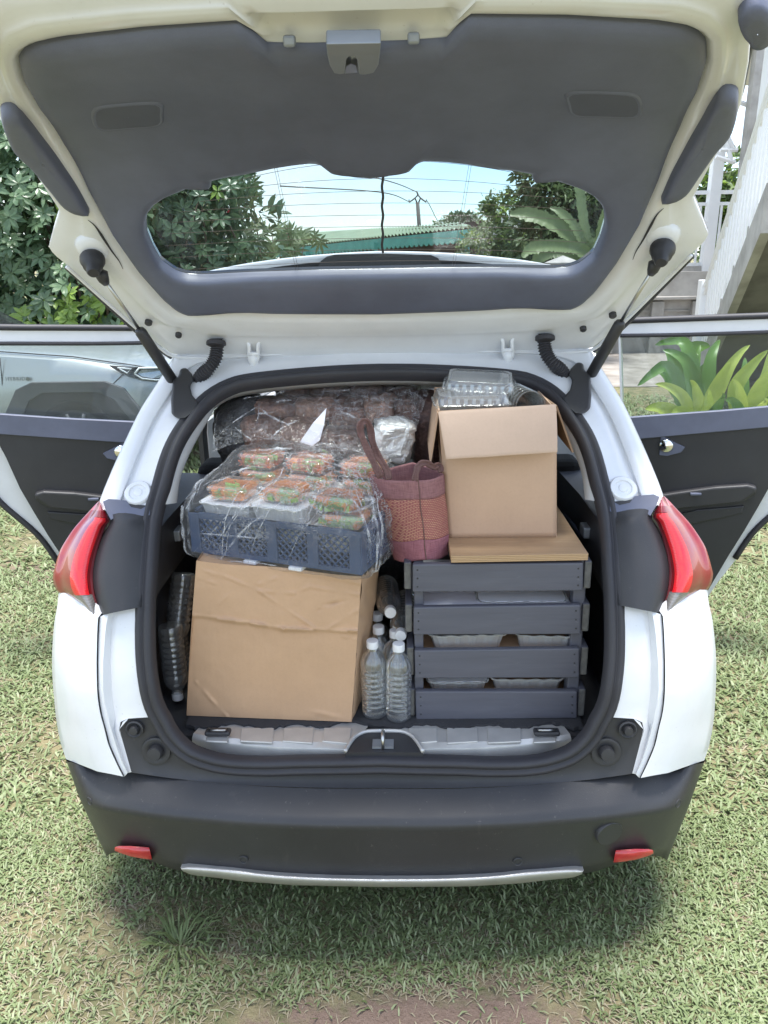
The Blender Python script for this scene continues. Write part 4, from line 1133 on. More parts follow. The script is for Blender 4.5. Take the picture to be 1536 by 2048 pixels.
# ------------------------------------------------------------------ large carton, left
def seg_ridge(p, a, b, w):
    a, b = np.array(a, float), np.array(b, float); d = b - a; L2 = d @ d
    t = max(0.0, min(1.0, ((p - a) @ d) / L2)); q = a + d * t
    return math.exp(-((np.linalg.norm(p - q) / w) ** 2)) * (0.55 + 0.45 * math.sin(7 * t + a[0]))
def z7(x, y): return (x / 2.844 + 320, y / 2.844 + 1100)
RID = [(z7(190, 376), z7(520, 416), 3.4, 0.006), (z7(520, 416), z7(700, 451), 3.4, 0.007), (z7(700, 451), z7(1135, 464), 3.4, 0.007), (z7(300, 120), z7(560, 230), 2.6, 0.0022), (z7(560, 230), z7(880, 445), 2.6, 0.003), (z7(950, 450), z7(1120, 345), 2.4, 0.0022),
       (z7(205, 750), z7(290, 850), 2.4, 0.0024), (z7(290, 850), z7(385, 950), 2.6, 0.0026), (z7(410, 235), z7(285, 355), 2.2, 0.0014), (z7(560, 195), z7(660, 160), 2.6, 0.002), (z7(575, 235), z7(760, 245), 2.8, 0.0018), (z7(760, 245), z7(860, 205), 2.6, 0.0018),
       (z7(860, 210), z7(1135, 255), 2.6, 0.002), (z7(700, 110), z7(1140, 190), 2.8, 0.002), (z7(760, 140), z7(1140, 165), 2.0, 0.0016), (z7(225, 160), z7(330, 195), 2.4, 0.002), (z7(230, 110), z7(380, 160), 2.2, 0.0018), (z7(870, 325), z7(1080, 285), 2.0, -0.003), (z7(900, 345), z7(1000, 300), 2.0, -0.002),
       (z7(1040, 490), z7(1125, 512), 2.6, 0.002), (z7(800, 905), z7(1090, 965), 4.0, 0.002)]
TLc, TRc, BRc, BLc = (np.array(p, float) for p in ((393, 1121), (723, 1152), (703, 1444), (373, 1431)))
pBL, pBR = atz(*BLc, FLOOR), atz(*BRc, FLOOR)
carton = thing('cardboard_box', ((pBL[0] + pBR[0]) / 2, 0.42, FLOOR), 'large creased brown cardboard box standing at the left of the boot under the blue crate', 'cardboard box')
NU, NV = 110, 100
rows = []
for j in range(NV):
    b = j / (NV - 1); row = []
    for i in range(NU):
        a = i / (NU - 1)
        wob = np.array([0.0, 2.0 * math.sin(a * 9) * (1 - b) * (1 - b)])
        px = (TLc * (1 - a) + TRc * a) * (1 - b) + (BLc * (1 - a) + BRc * a) * b
        bul = 3.0 * math.sin(math.pi * b); px = px + np.array([-bul * (1 - a) * 0.6, 0]) + wob
        y = (pBL[1] * (1 - a) + pBR[1] * a) - 0.010 * math.sin(math.pi * a) * math.sin(math.pi * b)
        d = 1.7 * sum(k * seg_ridge(px, p, q, w) for p, q, w, k in RID)
        d += 0.0018 * nz((px[0] / 60, px[1] / 60, 1.0)) + 0.0009 * nz((px[0] / 18, px[1] / 18, 4.0))
        if px[1] < np.interp(px[0], [387, 505, 570, 718], [1231, 1249, 1259, 1264]): d += 0.0075
        row.append(at(px[0], px[1], y - d))
    rows.append(row)
v, f = grid(rows); obj('front_panel', v, f, M_CARD, carton)
# right panel, turned away, and the hidden panels
tr2, br2 = np.array([757., 1128.]), np.array([724., 1441.])
rows2 = []
for j in range(40):
    b = j / 39; row = []
    f0 = TRc * (1 - b) + BRc * b; f1 = tr2 * (1 - b) + br2 * b
    for i in range(12):
        a = i / 11; px = f0 * (1 - a) + f1 * a
        d = 0.004 * nz((px[0] / 14, px[1] / 20, 7.0)) * (1.6 if b < 0.35 else 0.6)
        row.append(at(px[0], px[1], pBR[1] + 0.13 * a) + np.array([d, 0, 0]))
    row.append(row[-1] + np.array([0.0, 0.22, 0])); rows2.append(row)
rows2[0] = [p + np.array([0, 0, 0.004 * math.sin(k * 2.1)]) for k, p in enumerate(rows2[0])]
v, f = grid(rows2); obj('side_panel', v, f, M_CARD, carton)
A, B = np.array(rows[0][0]), np.array(rows2[0][-1]); C_, D_ = np.array(rows[-1][0]), np.array(rows2[-1][-1])
v, f = grid([[A, C_], [A + np.array([0.0, 0.33, 0]), C_ + np.array([0.0, 0.33, 0])]]); obj('side_panel', v, f, M_CARD, carton)
v, f = grid([[A + np.array([0, 0.33, 0]), C_ + np.array([0, 0.33, 0])], [B, D_]]); obj('back_panel', v, f, M_CARD, carton)
topc = [A + np.array([0, 0.005, -0.006]), np.array(rows[0][-1]) + np.array([0, 0.005, -0.006]), B + np.array([0, 0, -0.006]), A + np.array([0, 0.33, -0.006])]
v, f = topc, [(0, 1, 2, 3)]; o = obj('top_flap', v, f, M_CARD, carton, smooth=False); solid(o, 0.004)

# ------------------------------------------------------------------ blue lattice crate
cL, cR = atz(383, 1103, 1.004), atz(724, 1151, 1.004)
ce = (cR - cL); CW = np.linalg.norm(ce); ce /= CW; cg = np.array([-ce[1], ce[0], 0.0])
def cp(u, w, z): return cL + ce * u + cg * w + np.array([0, 0, z])
CD, CHt = 0.31, 0.102
cang = math.atan2(ce[1], ce[0])
crate = thing('plastic_crate', tuple(cp(CW / 2, CD / 2, 0)), 'blue plastic lattice crate holding food tubs on top of the creased box', 'crate')
def cbox(u0, u1, w0, w1, z0, z1): return hexa([cp(u0, w0, z0), cp(u1, w0, z0), cp(u1, w1, z0), cp(u0, w1, z0)], [cp(u0, w0, z1), cp(u1, w0, z1), cp(u1, w1, z1), cp(u0, w1, z1)])
def panel(pf, Lg, name):
    mb = MB(); post = MB()
    for z0, z1 in ((0, 0.012), (CHt - 0.014, CHt)): mb.add(pf(0, Lg, z0, z1, 0.010))
    o = mb.obj(name, M_BLUEC, crate, smooth=False); fixn(o)
    n = 4 if Lg > 0.4 else 3
    for k in range(n + 1):
        c = 0.016 + (Lg - 0.032) * k / n
        q = obj('upright', *pf(c - 0.014, c + 0.014, 0, CHt, 0.013), M_BLUEC, crate, smooth=False); fixn(q); bevel(q, 0.002)
    mb = MB()
    st = 0.0175
    for sgn in (1, -1):
        k = -8
        while k * st < Lg + CHt:
            x0 = k * st; pts = []
            a0, a1 = max(0.02, x0), min(Lg - 0.02, x0 + CHt)
            if a1 - a0 > 0.012:
                z0, z1 = (a0 - x0), (a1 - x0)
                if sgn < 0: z0, z1 = CHt - z0, CHt - z1
                P, Qq = pf(a0, None, z0, None, 0.004), pf(a1, None, z1, None, 0.004)
                mb.add(tube([P, Qq], 0.0026, 4, cap=False))
            k += 1
    g = mb.obj('lattice', M_BLUEC, crate, smooth=False); g['kind'] = 'stuff'
def pf_front(w):
    def fn(a, b, z0, z1, t):
        if b is None: return cp(a, w + 0.006, z0)
        return cbox(a, b, w + 0.006 - t / 2, w + 0.006 + t / 2, z0, z1)
    return fn
def pf_side(u):
    def fn(a, b, z0, z1, t):
        if b is None: return cp(u, a, z0)
        return cbox(u - t / 2, u + t / 2, a, b, z0, z1)
    return fn
panel(pf_front(0.0), CW, 'front_rail'); panel(pf_front(CD - 0.012), CW, 'back_rail')
panel(pf_side(0.006), CD, 'side_rail'); panel(pf_side(CW - 0.006), CD, 'side_rail')
o = obj('base', *cbox(0.004, CW - 0.004, 0.004, CD - 0.004, 0.002, 0.008), M_BLUEC, crate, smooth=False)
for u in (0.165, 0.285):
    o = obj('foot', *cbox(u - 0.017, u + 0.017, -0.006, 0.02, -0.010, -0.001), M_LID, crate, smooth=False); bevel(fixn(o), 0.002); o['label'] = 'white strip showing under the crate'

# ------------------------------------------------------------------ food containers
def rrect(w, d, r, n=6):
    out = []
    for cx, cy, a0 in ((w / 2 - r, d / 2 - r, 0), (-w / 2 + r, d / 2 - r, 90), (-w / 2 + r, -d / 2 + r, 180), (w / 2 - r, -d / 2 + r, 270)):
        for k in range(n): 
            a = R(a0 + 90 * k / (n - 1)); out.append((cx + r * math.cos(a), cy + r * math.sin(a)))
    return out
def rloop(w, d, r, z, n=6, flute=0.0, per=2):
    o = []
    base = resample(rrect(w, d, r, n), 96, True)
    for k, (x, y) in enumerate(base):
        s = 1 - flute * (k % per) / max(1, per - 1)
        o.append((x * s, y * s, z))
    return o
def place(root, x, y, z, rz=0.0):
    root.location = (x, y, z); root.rotation_euler = (0, 0, rz); return root
def make_tray(w=0.145, d=0.12, h=0.042, lid=True, seed=0):
    r = thing('foil_tray', (0, 0, 0))
    rows = [rloop(w * 0.80, d * 0.78, 0.014, 0.0), rloop(w * 0.82, d * 0.80, 0.016, 0.002, flute=0.02), rloop(w * 0.93, d * 0.92, 0.02, h * 0.86, flute=0.024), rloop(w * 0.95, d * 0.94, 0.02, h * 0.93),
            rloop(w, d, 0.022, h * 0.94), rloop(w * 1.01, d * 1.01, 0.022, h), rloop(w * 0.985, d * 0.985, 0.022, h * 1.03), rloop(w * 0.95, d * 0.95, 0.02, h * 0.97)]
    rows = [[(x + 0.0012 * math.sin(41 * x + seed), y, z + (0.0014 * math.sin(160 * x + 90 * y + seed) if z > h * 0.9 else 0)) for x, y, z in q] for q in rows]
    v, f = grid(rows, cu=True); f.append(tuple(range(95, -1, -1)))
    obj('tray_body', v, f, M_FOIL, r, smooth=True, sharp=25)
    if lid:
        q = rrect(w * 0.955, d * 0.955, 0.02, 5)
        o = obj('lid', *slab(q, [], lambda a, b, hh: (a, b, h * 0.98 + hh + 0.002 * (1 - (2 * a / w) ** 2)), 0.0, 0.0016), M_LID, r, smooth=False); fixn(o)
    return r
def m_salad():
    t = NT('salad_base')
    n = t.n('ShaderNodeTexVoronoi'); n.inputs['Scale'].default_value = 70; t.l(t.coord(), n.inputs['Vector'])
    c = t.mix(t.ramp(t.noise(13, 2), [(0.56, 0.0), (0.60, 1.0)]), (0.95, 0.33, 0.05), (0.40, 0.54, 0.15))
    c = t.mix(0.5, c, t.ramp(n.outputs['Distance'], [(0.0, 0.5), (0.6, 1.0)]), 'MULTIPLY')
    return t.done(t.pbr(c, 0.5, 0.0, t.bump(n.outputs['Distance'], 0.6, 0.004)))
M_SALAD = m_salad()
M_CARROT = mat('grated_carrot', (0.96, 0.36, 0.06), 0.45, bst=0.0, var=0.2)
M_LETT = mat('lettuce', (0.36, 0.52, 0.14), 0.5, bst=0.0, var=0.4, vs=30)
M_TOMATO = mat('red_salad', (0.82, 0.20, 0.08), 0.45, bst=0.1, var=0.3, vs=30)
def shred(w, d, z0, z1, n, rr, L, mb, mi, flat=False):
    for _ in range(n):
        side = rr.random()
        x = rr.uniform(-w / 2, w / 2); y = rr.uniform(-d / 2, d / 2)
        if side < 0.45: y = -d / 2 * rr.uniform(0.95, 1.02)
        elif side < 0.6: x = (w / 2) * rr.choice((-1, 1))
        z = rr.uniform(z0, z1) if side < 0.6 else z1 + rr.uniform(-0.001, 0.002)
        a = rr.uniform(0, 6.28); l = L * rr.uniform(0.6, 1.3)
        dx, dy, dz = math.cos(a) * l, math.sin(a) * l * 0.3, rr.uniform(-0.3, 0.3) * l
        t = l * (0.55 if flat else 0.11)
        c = np.array([x, y, z]); e = np.array([dx, dy, dz]) / 2; n2 = np.array([0, rr.uniform(-0.5, 0.5), 1.0]) * t / 2
        k = len(mb.v)
        mb.v += [tuple(c - e - n2), tuple(c + e - n2), tuple(c + e + n2), tuple(c - e + n2), tuple(c - e * 0.2 + np.array([0, -0.0012, 0]))]
        mb.f += [(k, k + 1, k + 4), (k + 1, k + 2, k + 4), (k + 2, k + 3, k + 4), (k + 3, k, k + 4)]; mb.m += [mi] * 4
def make_tub(seed, mixr=0.5, w=0.108, d=0.10, h=0.040, red=False):
    r = thing('salad_tub', (0, 0, 0)); rr = random.Random(seed)
    rows = [rloop(w * 0.84, d * 0.84, 0.014, 0.001), rloop(w * 0.86, d * 0.86, 0.015, 0.003), rloop(w * 0.95, d * 0.95, 0.018, h * 0.68), rloop(w * 1.03, d * 1.03, 0.02, h * 0.70), rloop(w * 1.03, d * 1.03, 0.02, h * 0.75)]
    v, f = grid(rows, cu=True); f.append(tuple(range(95, -1, -1)))
    obj('tub', v, f, M_CLEAR, r, sharp=35)
    rows = [rloop(w * 1.03, d * 1.03, 0.02, h * 0.765), rloop(w * 0.98, d * 0.98, 0.018, h * 0.80), rloop(w * 0.93, d * 0.93, 0.018, h * 0.97), rloop(w * 0.86, d * 0.86, 0.016, h), rloop(w * 0.82, d * 0.82, 0.016, h * 0.97)]
    v, f = grid(rows, cu=True); f.append(tuple(range(len(v) - 96, len(v))))
    obj('tub_lid', v, f, M_CLEAR, r, sharp=35)
    mb = MB(); ww, dd = w * 0.80, d * 0.80
    rows = [rloop(ww * 0.93, dd * 0.93, 0.013, 0.004), rloop(ww, dd, 0.014, 0.012), rloop(ww * 1.05, dd * 1.05, 0.015, h * 0.62), rloop(ww * 0.96, dd * 0.96, 0.014, h * 0.84), rloop(ww * 0.5, dd * 0.5, 0.01, h * 0.90)]
    rows = [[(x * (1 + 0.03 * math.sin(k * 1.7 + i)), y * (1 + 0.03 * math.cos(k * 1.3 + i)), z) for k, (x, y, z) in enumerate(q)] for i, q in enumerate(rows)]
    vf = grid(rows, cu=True); vf[1].append(tuple(range(len(vf[0]) - 96, len(vf[0])))); mb.add(vf, 0)
    shred(ww * 1.06, dd * 1.06, 0.006, h * 0.86, int(190 * mixr) + 20, rr, 0.016, mb, 1)
    shred(ww * 1.07, dd * 1.07, 0.006, h * 0.55 if mixr < 0.6 else h * 0.8, int(26 * (1 - mixr)) + 2, rr, 0.024, mb, 2, True)
    mb.obj('salad', [M_SALAD, M_TOMATO if red else M_CARROT, M_LETT], r, smooth=False)
    return r
GRP_T, GRP_S = 'foil trays stacked in the blue crate', 'salad tubs stacked in the blue crate'
tray0 = make_tray(seed=1.0); first_tray = True
def put_tray(u, w, z, rz, label, src=None):
    global first_tray
    o = src or (tray0 if first_tray else copy_tree(tray0))
    if src is None: first_tray = False
    p = cp(u, w, z); place(o, *p, cang + rz); tag(o, label, 'foil tray', GRP_T); return o
def put_tub(u, w, z, rz, seed, mixr, label, red=False):
    o = make_tub(seed, mixr, red=red); p = cp(u, w, z); place(o, *p, cang + rz); tag(o, label, 'salad tub', GRP_S); return o
TH, SH = 0.0445, 0.041
U = (0.085, 0.225, 0.372); W0, W1 = 0.080, 0.225
z0 = 0.034
put_tray(U[0], W0, z0, 0.03, 'foil tray at the bottom of the crate front, left column under a lidded tray')
put_tray(U[0], W0, z0 + TH, -0.04, 'lidded foil tray under the leftmost salad tub, level with the blue crate rim')
put_tub(U[0], W0, z0 + 2 * TH, 0.05, 21, 0.75, 'clear tub of grated carrot and leaves at the front left of the blue crate')
put_tray(U[1], W0, z0 + 0.006, 0.05, 'foil tray in the crate front middle, lower one of two under a salad tub')
put_tray(U[1], W0, z0 + 0.006 + TH, -0.03, 'white lidded foil tray at the crate front middle directly under a salad tub')
put_tub(U[1], W0 + 0.01, z0 + 0.006 + 2 * TH, -0.06, 22, 0.5, 'clear salad tub at the crate front middle on two white lidded trays')
put_tray(U[2], W0 - 0.005, z0 + 0.004, 0.02, 'foil tray at the crate front right beneath two salad tubs')
put_tub(U[2] + 0.012, W0, z0 + 0.004 + TH, 0.08, 23, 0.25, 'leafy salad tub at the crate front right resting on a foil tray')
put_tub(U[2] - 0.010, W0 + 0.006, z0 + 0.004 + TH + SH, -0.05, 24, 0.45, 'salad tub stacked upper of two at the crate front right')
k = 30
for ui, nm in ((0, 'left'), (1, 'middle'), (2, 'right')):
    put_tray(U[ui], W1, z0, 0.02, f'foil tray at the crate back {nm}, lowest of its stack')
    put_tray(U[ui] + 0.004, W1, z0 + TH, -0.03, f'foil tray at the crate back {nm}, second from the bottom')
    put_tub(U[ui], W1, z0 + 2 * TH, 0.04 * (ui - 1), k, 0.85, f'carrot salad tub in the back row {nm}, lower of two'); k += 1
    put_tub(U[ui] - 0.006, W1 + 0.008, z0 + 2 * TH + SH, -0.03, k, 0.95, f'reddish salad tub at the top of the back {nm} stack under the film', red=True); k += 1

# ------------------------------------------------------------------ film round the blue crate
def film_dome():
    lv = [  # z, du0, du1 (inset left, right), dw0 (front inset), dw1 (back inset)
        (-0.016, 0.03, 0.03, 0.03, 0.03), (-0.014, 0.0, 0.0, 0.0, 0.0), (0.0, -0.016, -0.016, -0.014, -0.014), (0.04, -0.020, -0.018, -0.012, -0.016), (0.085, -0.020, -0.020, -0.012, -0.016), (0.105, -0.016, -0.018, -0.012, -0.014),
        (0.125, -0.006, -0.004, -0.004, -0.01), (0.140, -0.002, 0.002, 0.012, -0.008), (0.152, 0.006, 0.020, 0.055, 0.0), (0.165, 0.014, 0.034, 0.105, 0.004), (0.182, 0.024, 0.044, 0.135, 0.012), (0.194, 0.050, 0.07, 0.155, 0.035), (0.200, 0.12, 0.14, 0.185, 0.07), (0.202, 0.20, 0.22, 0.215, 0.09)]
    lv = [(z if z < 0.1 else 0.1 + (z - 0.1) * 1.30, *q) for z, *q in lv]
    lvs = smooth_poly(lv, 60); rows = []
    for i, (z, a, b, c, d) in enumerate(lvs):
        u0, u1, w0, w1 = a, CW - b, c, CD - d
        rr_ = max(0.012, min(0.03, (u1 - u0) * 0.3, (w1 - w0) * 0.3))
        q = resample(rrect(u1 - u0, w1 - w0, rr_, 8), 180, True); row = []
        for (x, y) in q:
            p = cp((u0 + u1) / 2 + x, (w0 + w1) / 2 + y, z)
            amp = 0.0035 if 0.0 < z < 0.11 else 0.0065
            n = amp * nz(p, 22, 3.0) + amp * 0.7 * nz(p * np.array([1, 1, 2.2]), 55, 9.0)
            out = (p - cp(CW / 2, CD / 2, 0.07)); out /= np.linalg.norm(out)
            row.append(p + out * n)
        rows.append(row)
    v, f = grid(rows, cu=True); f.append(tuple(range(len(v) - 180, len(v))))
    return v, f, rows
M_CREASE = NT('film_crease')
_d = M_CREASE.n('ShaderNodeBsdfTransparent'); _m = M_CREASE.n('ShaderNodeMixShader')
M_CREASE.l(M_CREASE.ramp(M_CREASE.noise(60, 3, 0.7), [(0.40, 0.03), (0.62, 0.60)]), _m.inputs[0]); M_CREASE.l(_d.outputs[0], _m.inputs[1])
M_CREASE.l(M_CREASE.pbr((0.86, 0.87, 0.90), 0.18, 0.0), _m.inputs[2]); M_CREASE = M_CREASE.done(_m.outputs[0])
M_CREASE2 = NT('film_fold_wide')
_d = M_CREASE2.n('ShaderNodeBsdfTransparent'); _m = M_CREASE2.n('ShaderNodeMixShader')
M_CREASE2.l(M_CREASE2.ramp(M_CREASE2.noise(34, 4, 0.7), [(0.42, 0.02), (0.66, 0.42)]), _m.inputs[0]); M_CREASE2.l(_d.outputs[0], _m.inputs[1])
M_CREASE2.l(M_CREASE2.pbr((0.82, 0.83, 0.86), 0.12, 0.0, M_CREASE2.bump(M_CREASE2.noise(60, 4, 0.7), 0.8, 0.006)), _m.inputs[2]); M_CREASE2 = M_CREASE2.done(_m.outputs[0])
def creases(rows, spans, out, closed=True):
    mb = MB(); nv_, nu_ = len(rows), len(rows[0])
    for i0, j0, i1, j1, w in spans:
        n = 22; P = []
        bi, bj = rnd.uniform(-0.8, 0.8), rnd.uniform(-1.2, 1.2)
        for k in range(n):
            t = k / (n - 1); a = i0 + (i1 - i0) * t + bi * math.sin(math.pi * t); b = j0 + (j1 - j0) * t + bj * math.sin(math.pi * t)
            a = min(nv_ - 1.001, max(0, a)); ia = int(a); fa = a - ia
            if not closed: b = min(nu_ - 1.001, max(0, b))
            ib = int(math.floor(b)); fb = b - ib; ib2 = (ib + 1) % nu_; ib %= nu_
            p = (np.array(rows[ia][ib]) * (1 - fb) + np.array(rows[ia][ib2]) * fb) * (1 - fa) + (np.array(rows[ia + 1][ib]) * (1 - fb) + np.array(rows[ia + 1][ib2]) * fb) * fa
            P.append(p + out(p) * (0.0012 + 0.0015 * math.sin(math.pi * t)))
        mb.add(tube(P, [w * (0.25 + 0.75 * math.sin(math.pi * k / (n - 1)) ** 0.7) * rnd.uniform(0.5, 1.2) for k in range(n)], 4))
    return mb
_dv, _df, _rows = film_dome()
o = obj('plastic_film', _dv, _df, M_FILM)
_cc = cp(CW / 2, CD / 2, 0.07)
def _out(p):
    d = p - _cc; return d / np.linalg.norm(d)
# the front of the dome is the run of columns whose points lie nearest the viewer
_fr = [j for j in range(180) if np.dot(np.array(_rows[20][j]) - _cc, cg) < -CD * 0.35]
_fr = sorted(_fr, key=lambda j: np.dot(np.array(_rows[20][j]) - _cc, ce)); _ja, _jb = _fr[0], _fr[-1]
if abs(_ja - _jb) > 120: _ja += 180 if _ja < _jb else 0; _jb += 180 if _jb < _ja - 120 else 0
sp_ = []
for k in range(24):
    t = rnd.random(); j = _ja + (_jb - _ja) * t
    kind = rnd.random()
    if kind < 0.5: i0 = rnd.uniform(5, 14); sp_.append((i0, j, i0 + rnd.uniform(14, 30), j + (_jb - _ja) * rnd.uniform(0.12, 0.42), rnd.uniform(0.0005, 0.0014)))
    elif kind < 0.66: i0 = rnd.uniform(24, 48); sp_.append((i0, j, i0 + rnd.uniform(-3, 5), j + (_jb - _ja) * rnd.uniform(0.1, 0.35), rnd.uniform(0.0004, 0.0010)))
    else: 
        tt_ = rnd.choice((rnd.uniform(-0.08, 0.06), rnd.uniform(0.9, 1.08))); j = _ja + (_jb - _ja) * tt_; i0 = rnd.uniform(4, 30)
        sp_.append((i0, j, i0 + rnd.uniform(5, 16), j + rnd.uniform(-4, 4), rnd.uniform(0.0004, 0.0011)))
sp_ = [q for q in sp_ if q[2] < 55]
fc = creases(_rows, sp_, _out).obj('film_fold', M_CREASE, o, smooth=True); fc['kind'] = 'stuff'
wd = []
for k in range(15):
    t = rnd.random(); j = _ja + (_jb - _ja) * t; i0 = rnd.uniform(6, 40)
    wd.append((i0, j, i0 + rnd.uniform(-4, 14), j + (_jb - _ja) * rnd.uniform(0.12, 0.40), rnd.uniform(0.002, 0.0042)))
for q in (-0.04, 0.0, 0.03, 0.97, 1.0, 1.04): wd.append((rnd.uniform(4, 8), _ja + (_jb - _ja) * q, rnd.uniform(20, 30), _ja + (_jb - _ja) * (q + rnd.uniform(-0.05, 0.05)), 0.0045))
fw = creases(_rows, wd, _out).obj('wide_fold', M_CREASE2, o, smooth=True); fw['kind'] = 'stuff'
tag(o, 'crinkled clear stretch film wrapped round the blue crate and its tubs', 'plastic film')

# ------------------------------------------------------------------ grey slatted crate, right
gX0, gX1 = at(826, 1285, 0.255)[0], at(1163, 1285, 0.255)[0]
gcr = thing('wooden_crate', ((gX0 + gX1) / 2, 0.42, FLOOR), 'dark grey slatted wooden crate at the right of the boot holding foil trays', 'crate')
SL = [((825, 1129), (1167, 1126), (825, 1185), (1166, 1182)), ((827, 1215), (1162, 1210), (827, 1270), (1162, 1269)), ((829, 1301), (1159, 1297), (830, 1357), (1159, 1356)), ((831, 1383), (1155, 1383), (832, 1440), (1154, 1437))]
GY = 0.250; GD = 0.36
for k, (a, b, c, d) in enumerate(SL):
    q = [at(*p, GY) for p in (c, d, b, a)]
    back = [p + np.array([0, 0.017, 0]) for p in q]
    v, f = hexa([q[0], q[1], back[1], back[0]], [q[3], q[2], back[2], back[3]])
    bevel(fixn(obj('slat', v, f, M_GWOOD, gcr, smooth=False)), 0.0035, 2)
    zb, zt = 0.5 * (q[0][2] + q[1][2]), 0.5 * (q[2][2] + q[3][2])
    dzr = 0.000
    for sx_, X in ((-1, q[0][0] - 0.001), (1, q[1][0] + 0.001)):
        v, f = box((X + sx_ * 0.010, GY + 0.010 + GD / 2, (zb + zt) / 2 + 0.001), (0.017, GD, (zt - zb) * 0.97), rz=0.0)
        s = obj('side_slat', v, f, [M_GWOOD, M_GWOODEND], gcr, smooth=False, fm=[0, 0, 1, 1, 0, 0]); bevel(s, 0.0035, 2)
    v, f = box(((q[0][0] + q[1][0]) / 2, GY + GD + 0.012, (zb + zt) / 2), (q[1][0] - q[0][0], 0.017, zt - zb)); bevel(obj('back_slat', v, f, M_GWOOD, gcr, smooth=False), 0.003)
for (x0, x1) in ((829, 847), (1139, 1163)):
    a, b = at(x0, 1300, GY + 0.02), at(x1, 1300, GY + 0.02)
    for yy in (GY + 0.040, GY + GD - 0.025):
        v, f = box(((a[0] + b[0]) / 2, yy, (FLOOR + 1.0) / 2), (b[0] - a[0], 0.040, 1.0 - FLOOR - 0.004)); bevel(obj('corner_post', v, f, M_GWOOD, gcr, smooth=False), 0.003)
for k, px in enumerate((858, 953, 1045, 1128)):
    p = at(px, 1441, GY)
    v, f = box((p[0], GY + 0.19, FLOOR + 0.006), (0.055, 0.36, 0.014)); bevel(obj('base_board', v, f, M_GWOOD, gcr, smooth=False), 0.003)
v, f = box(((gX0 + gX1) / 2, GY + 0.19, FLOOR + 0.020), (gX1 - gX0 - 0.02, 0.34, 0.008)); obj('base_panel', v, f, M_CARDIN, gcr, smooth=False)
nails = MB()
for a, b, c, d in SL:
    for (p, q) in ((b, d), (a, c)):
        for t in (0.2, 0.5, 0.8):
            x = p[0] * (1 - t) + q[0] * t + (-10 if p[0] > 1000 else 10); y = p[1] * (1 - t) + q[1] * t
            w_ = at(x, y, GY); nails.add(lathe([(0.0024, 0), (0.0019, 0.0008), (0, 0.0009)], 8, w_, (0, -1, 0)))
nails.obj('nail', M_BLACK, gcr, smooth=False)
# shelves of trays inside (each tray its own thing)
GRP_G = 'foil trays inside the grey wooden crate'
def gtray(x0, x1, ytop, Yf, d, h, label, lid=True, seed=0, rz=0.0, ybase=None):
    a, b = at(x0, ytop, Yf), at(x1, ytop, Yf)
    w = b[0] - a[0]
    o = make_tray(w, d, h, lid, seed); place(o, (a[0] + b[0]) / 2, Yf + d / 2, 0.5 * (a[2] + b[2]) - h, rz)
    tag(o, label, 'foil tray', GRP_G); return o
gtray(955, 1139, 1205, GY + 0.03, 0.20, 0.045, 'wide foil tray with white lid in the top gap of the grey crate', seed=3)
gtray(853, 1014, 1272, GY + 0.030, 0.18, 0.050, 'long foil tray in the middle gap of the grey crate, left', False, 4, 0.04)
gtray(1034, 1160, 1273, GY + 0.030, 0.18, 0.050, 'foil tray in the middle gap of the grey crate, right', False, 5, -0.04)
gtray(852, 978, 1366, GY + 0.035, 0.18, 0.050, 'white lidded foil tray in the lowest gap of the grey crate, left', True, 6, 0.02)
gtray(982, 1134, 1360, GY + 0.035, 0.18, 0.055, 'deep fluted foil tray in the lowest gap of the grey crate, right', False, 7, 0.0)
# card sheets between the layers
def sheet(name, px0, px1, y, Yf, d, m, label, cat, t=0.004, dz=0.0):
    a, b = at(px0, y, Yf), at(px1, y, Yf)
    v, f = box(((a[0] + b[0]) / 2, Yf + d / 2, (a[2] + b[2]) / 2 + dz), (b[0] - a[0], d, t))
    return tag(obj(name, v, f, m, None, smooth=False), label, cat)
sheet('card_sheet', 836, 1156, 1314, GY + 0.02, 0.30, M_CARD, 'brown card sheet under the trays in the middle gap of the grey crate', 'card sheet')
sheet('card_sheet', 836, 1154, 1405, GY + 0.02, 0.30, M_CARD, 'brown card sheet lying under the lowest trays of the grey crate', 'card sheet')
sheet('paper_sheet', 836, 1156, 1215, GY + 0.02, 0.30, M_PAPER, 'white paper sheet lying in the top of the grey crate beside the wide tray', 'paper sheet')

# ------------------------------------------------------------------ plywood board
BZ = 1.0075
fl, fr = atz(902, 1112, BZ + 0.017), atz(1177, 1107, BZ + 0.017)
board = tag(obj('plywood_board', *hexa([(fl[0], fl[1], BZ), (fr[0], fr[1], BZ), (fr[0] - 0.006, fr[1] + 0.36, BZ), (fl[0] - 0.006, fl[1] + 0.36, BZ)], [(fl[0], fl[1], BZ + 0.017), (fr[0], fr[1], BZ + 0.017), (fr[0] - 0.006, fr[1] + 0.36, BZ + 0.017), (fl[0] - 0.006, fl[1] + 0.36, BZ + 0.017)]),
                [M_PLYE, M_PLY], None, smooth=False, fm=[1, 1, 0, 0, 0, 0]), 'plywood offcut lying across the grey crate under the carton', 'board')
bevel(fixn(board), 0.0012, 1)

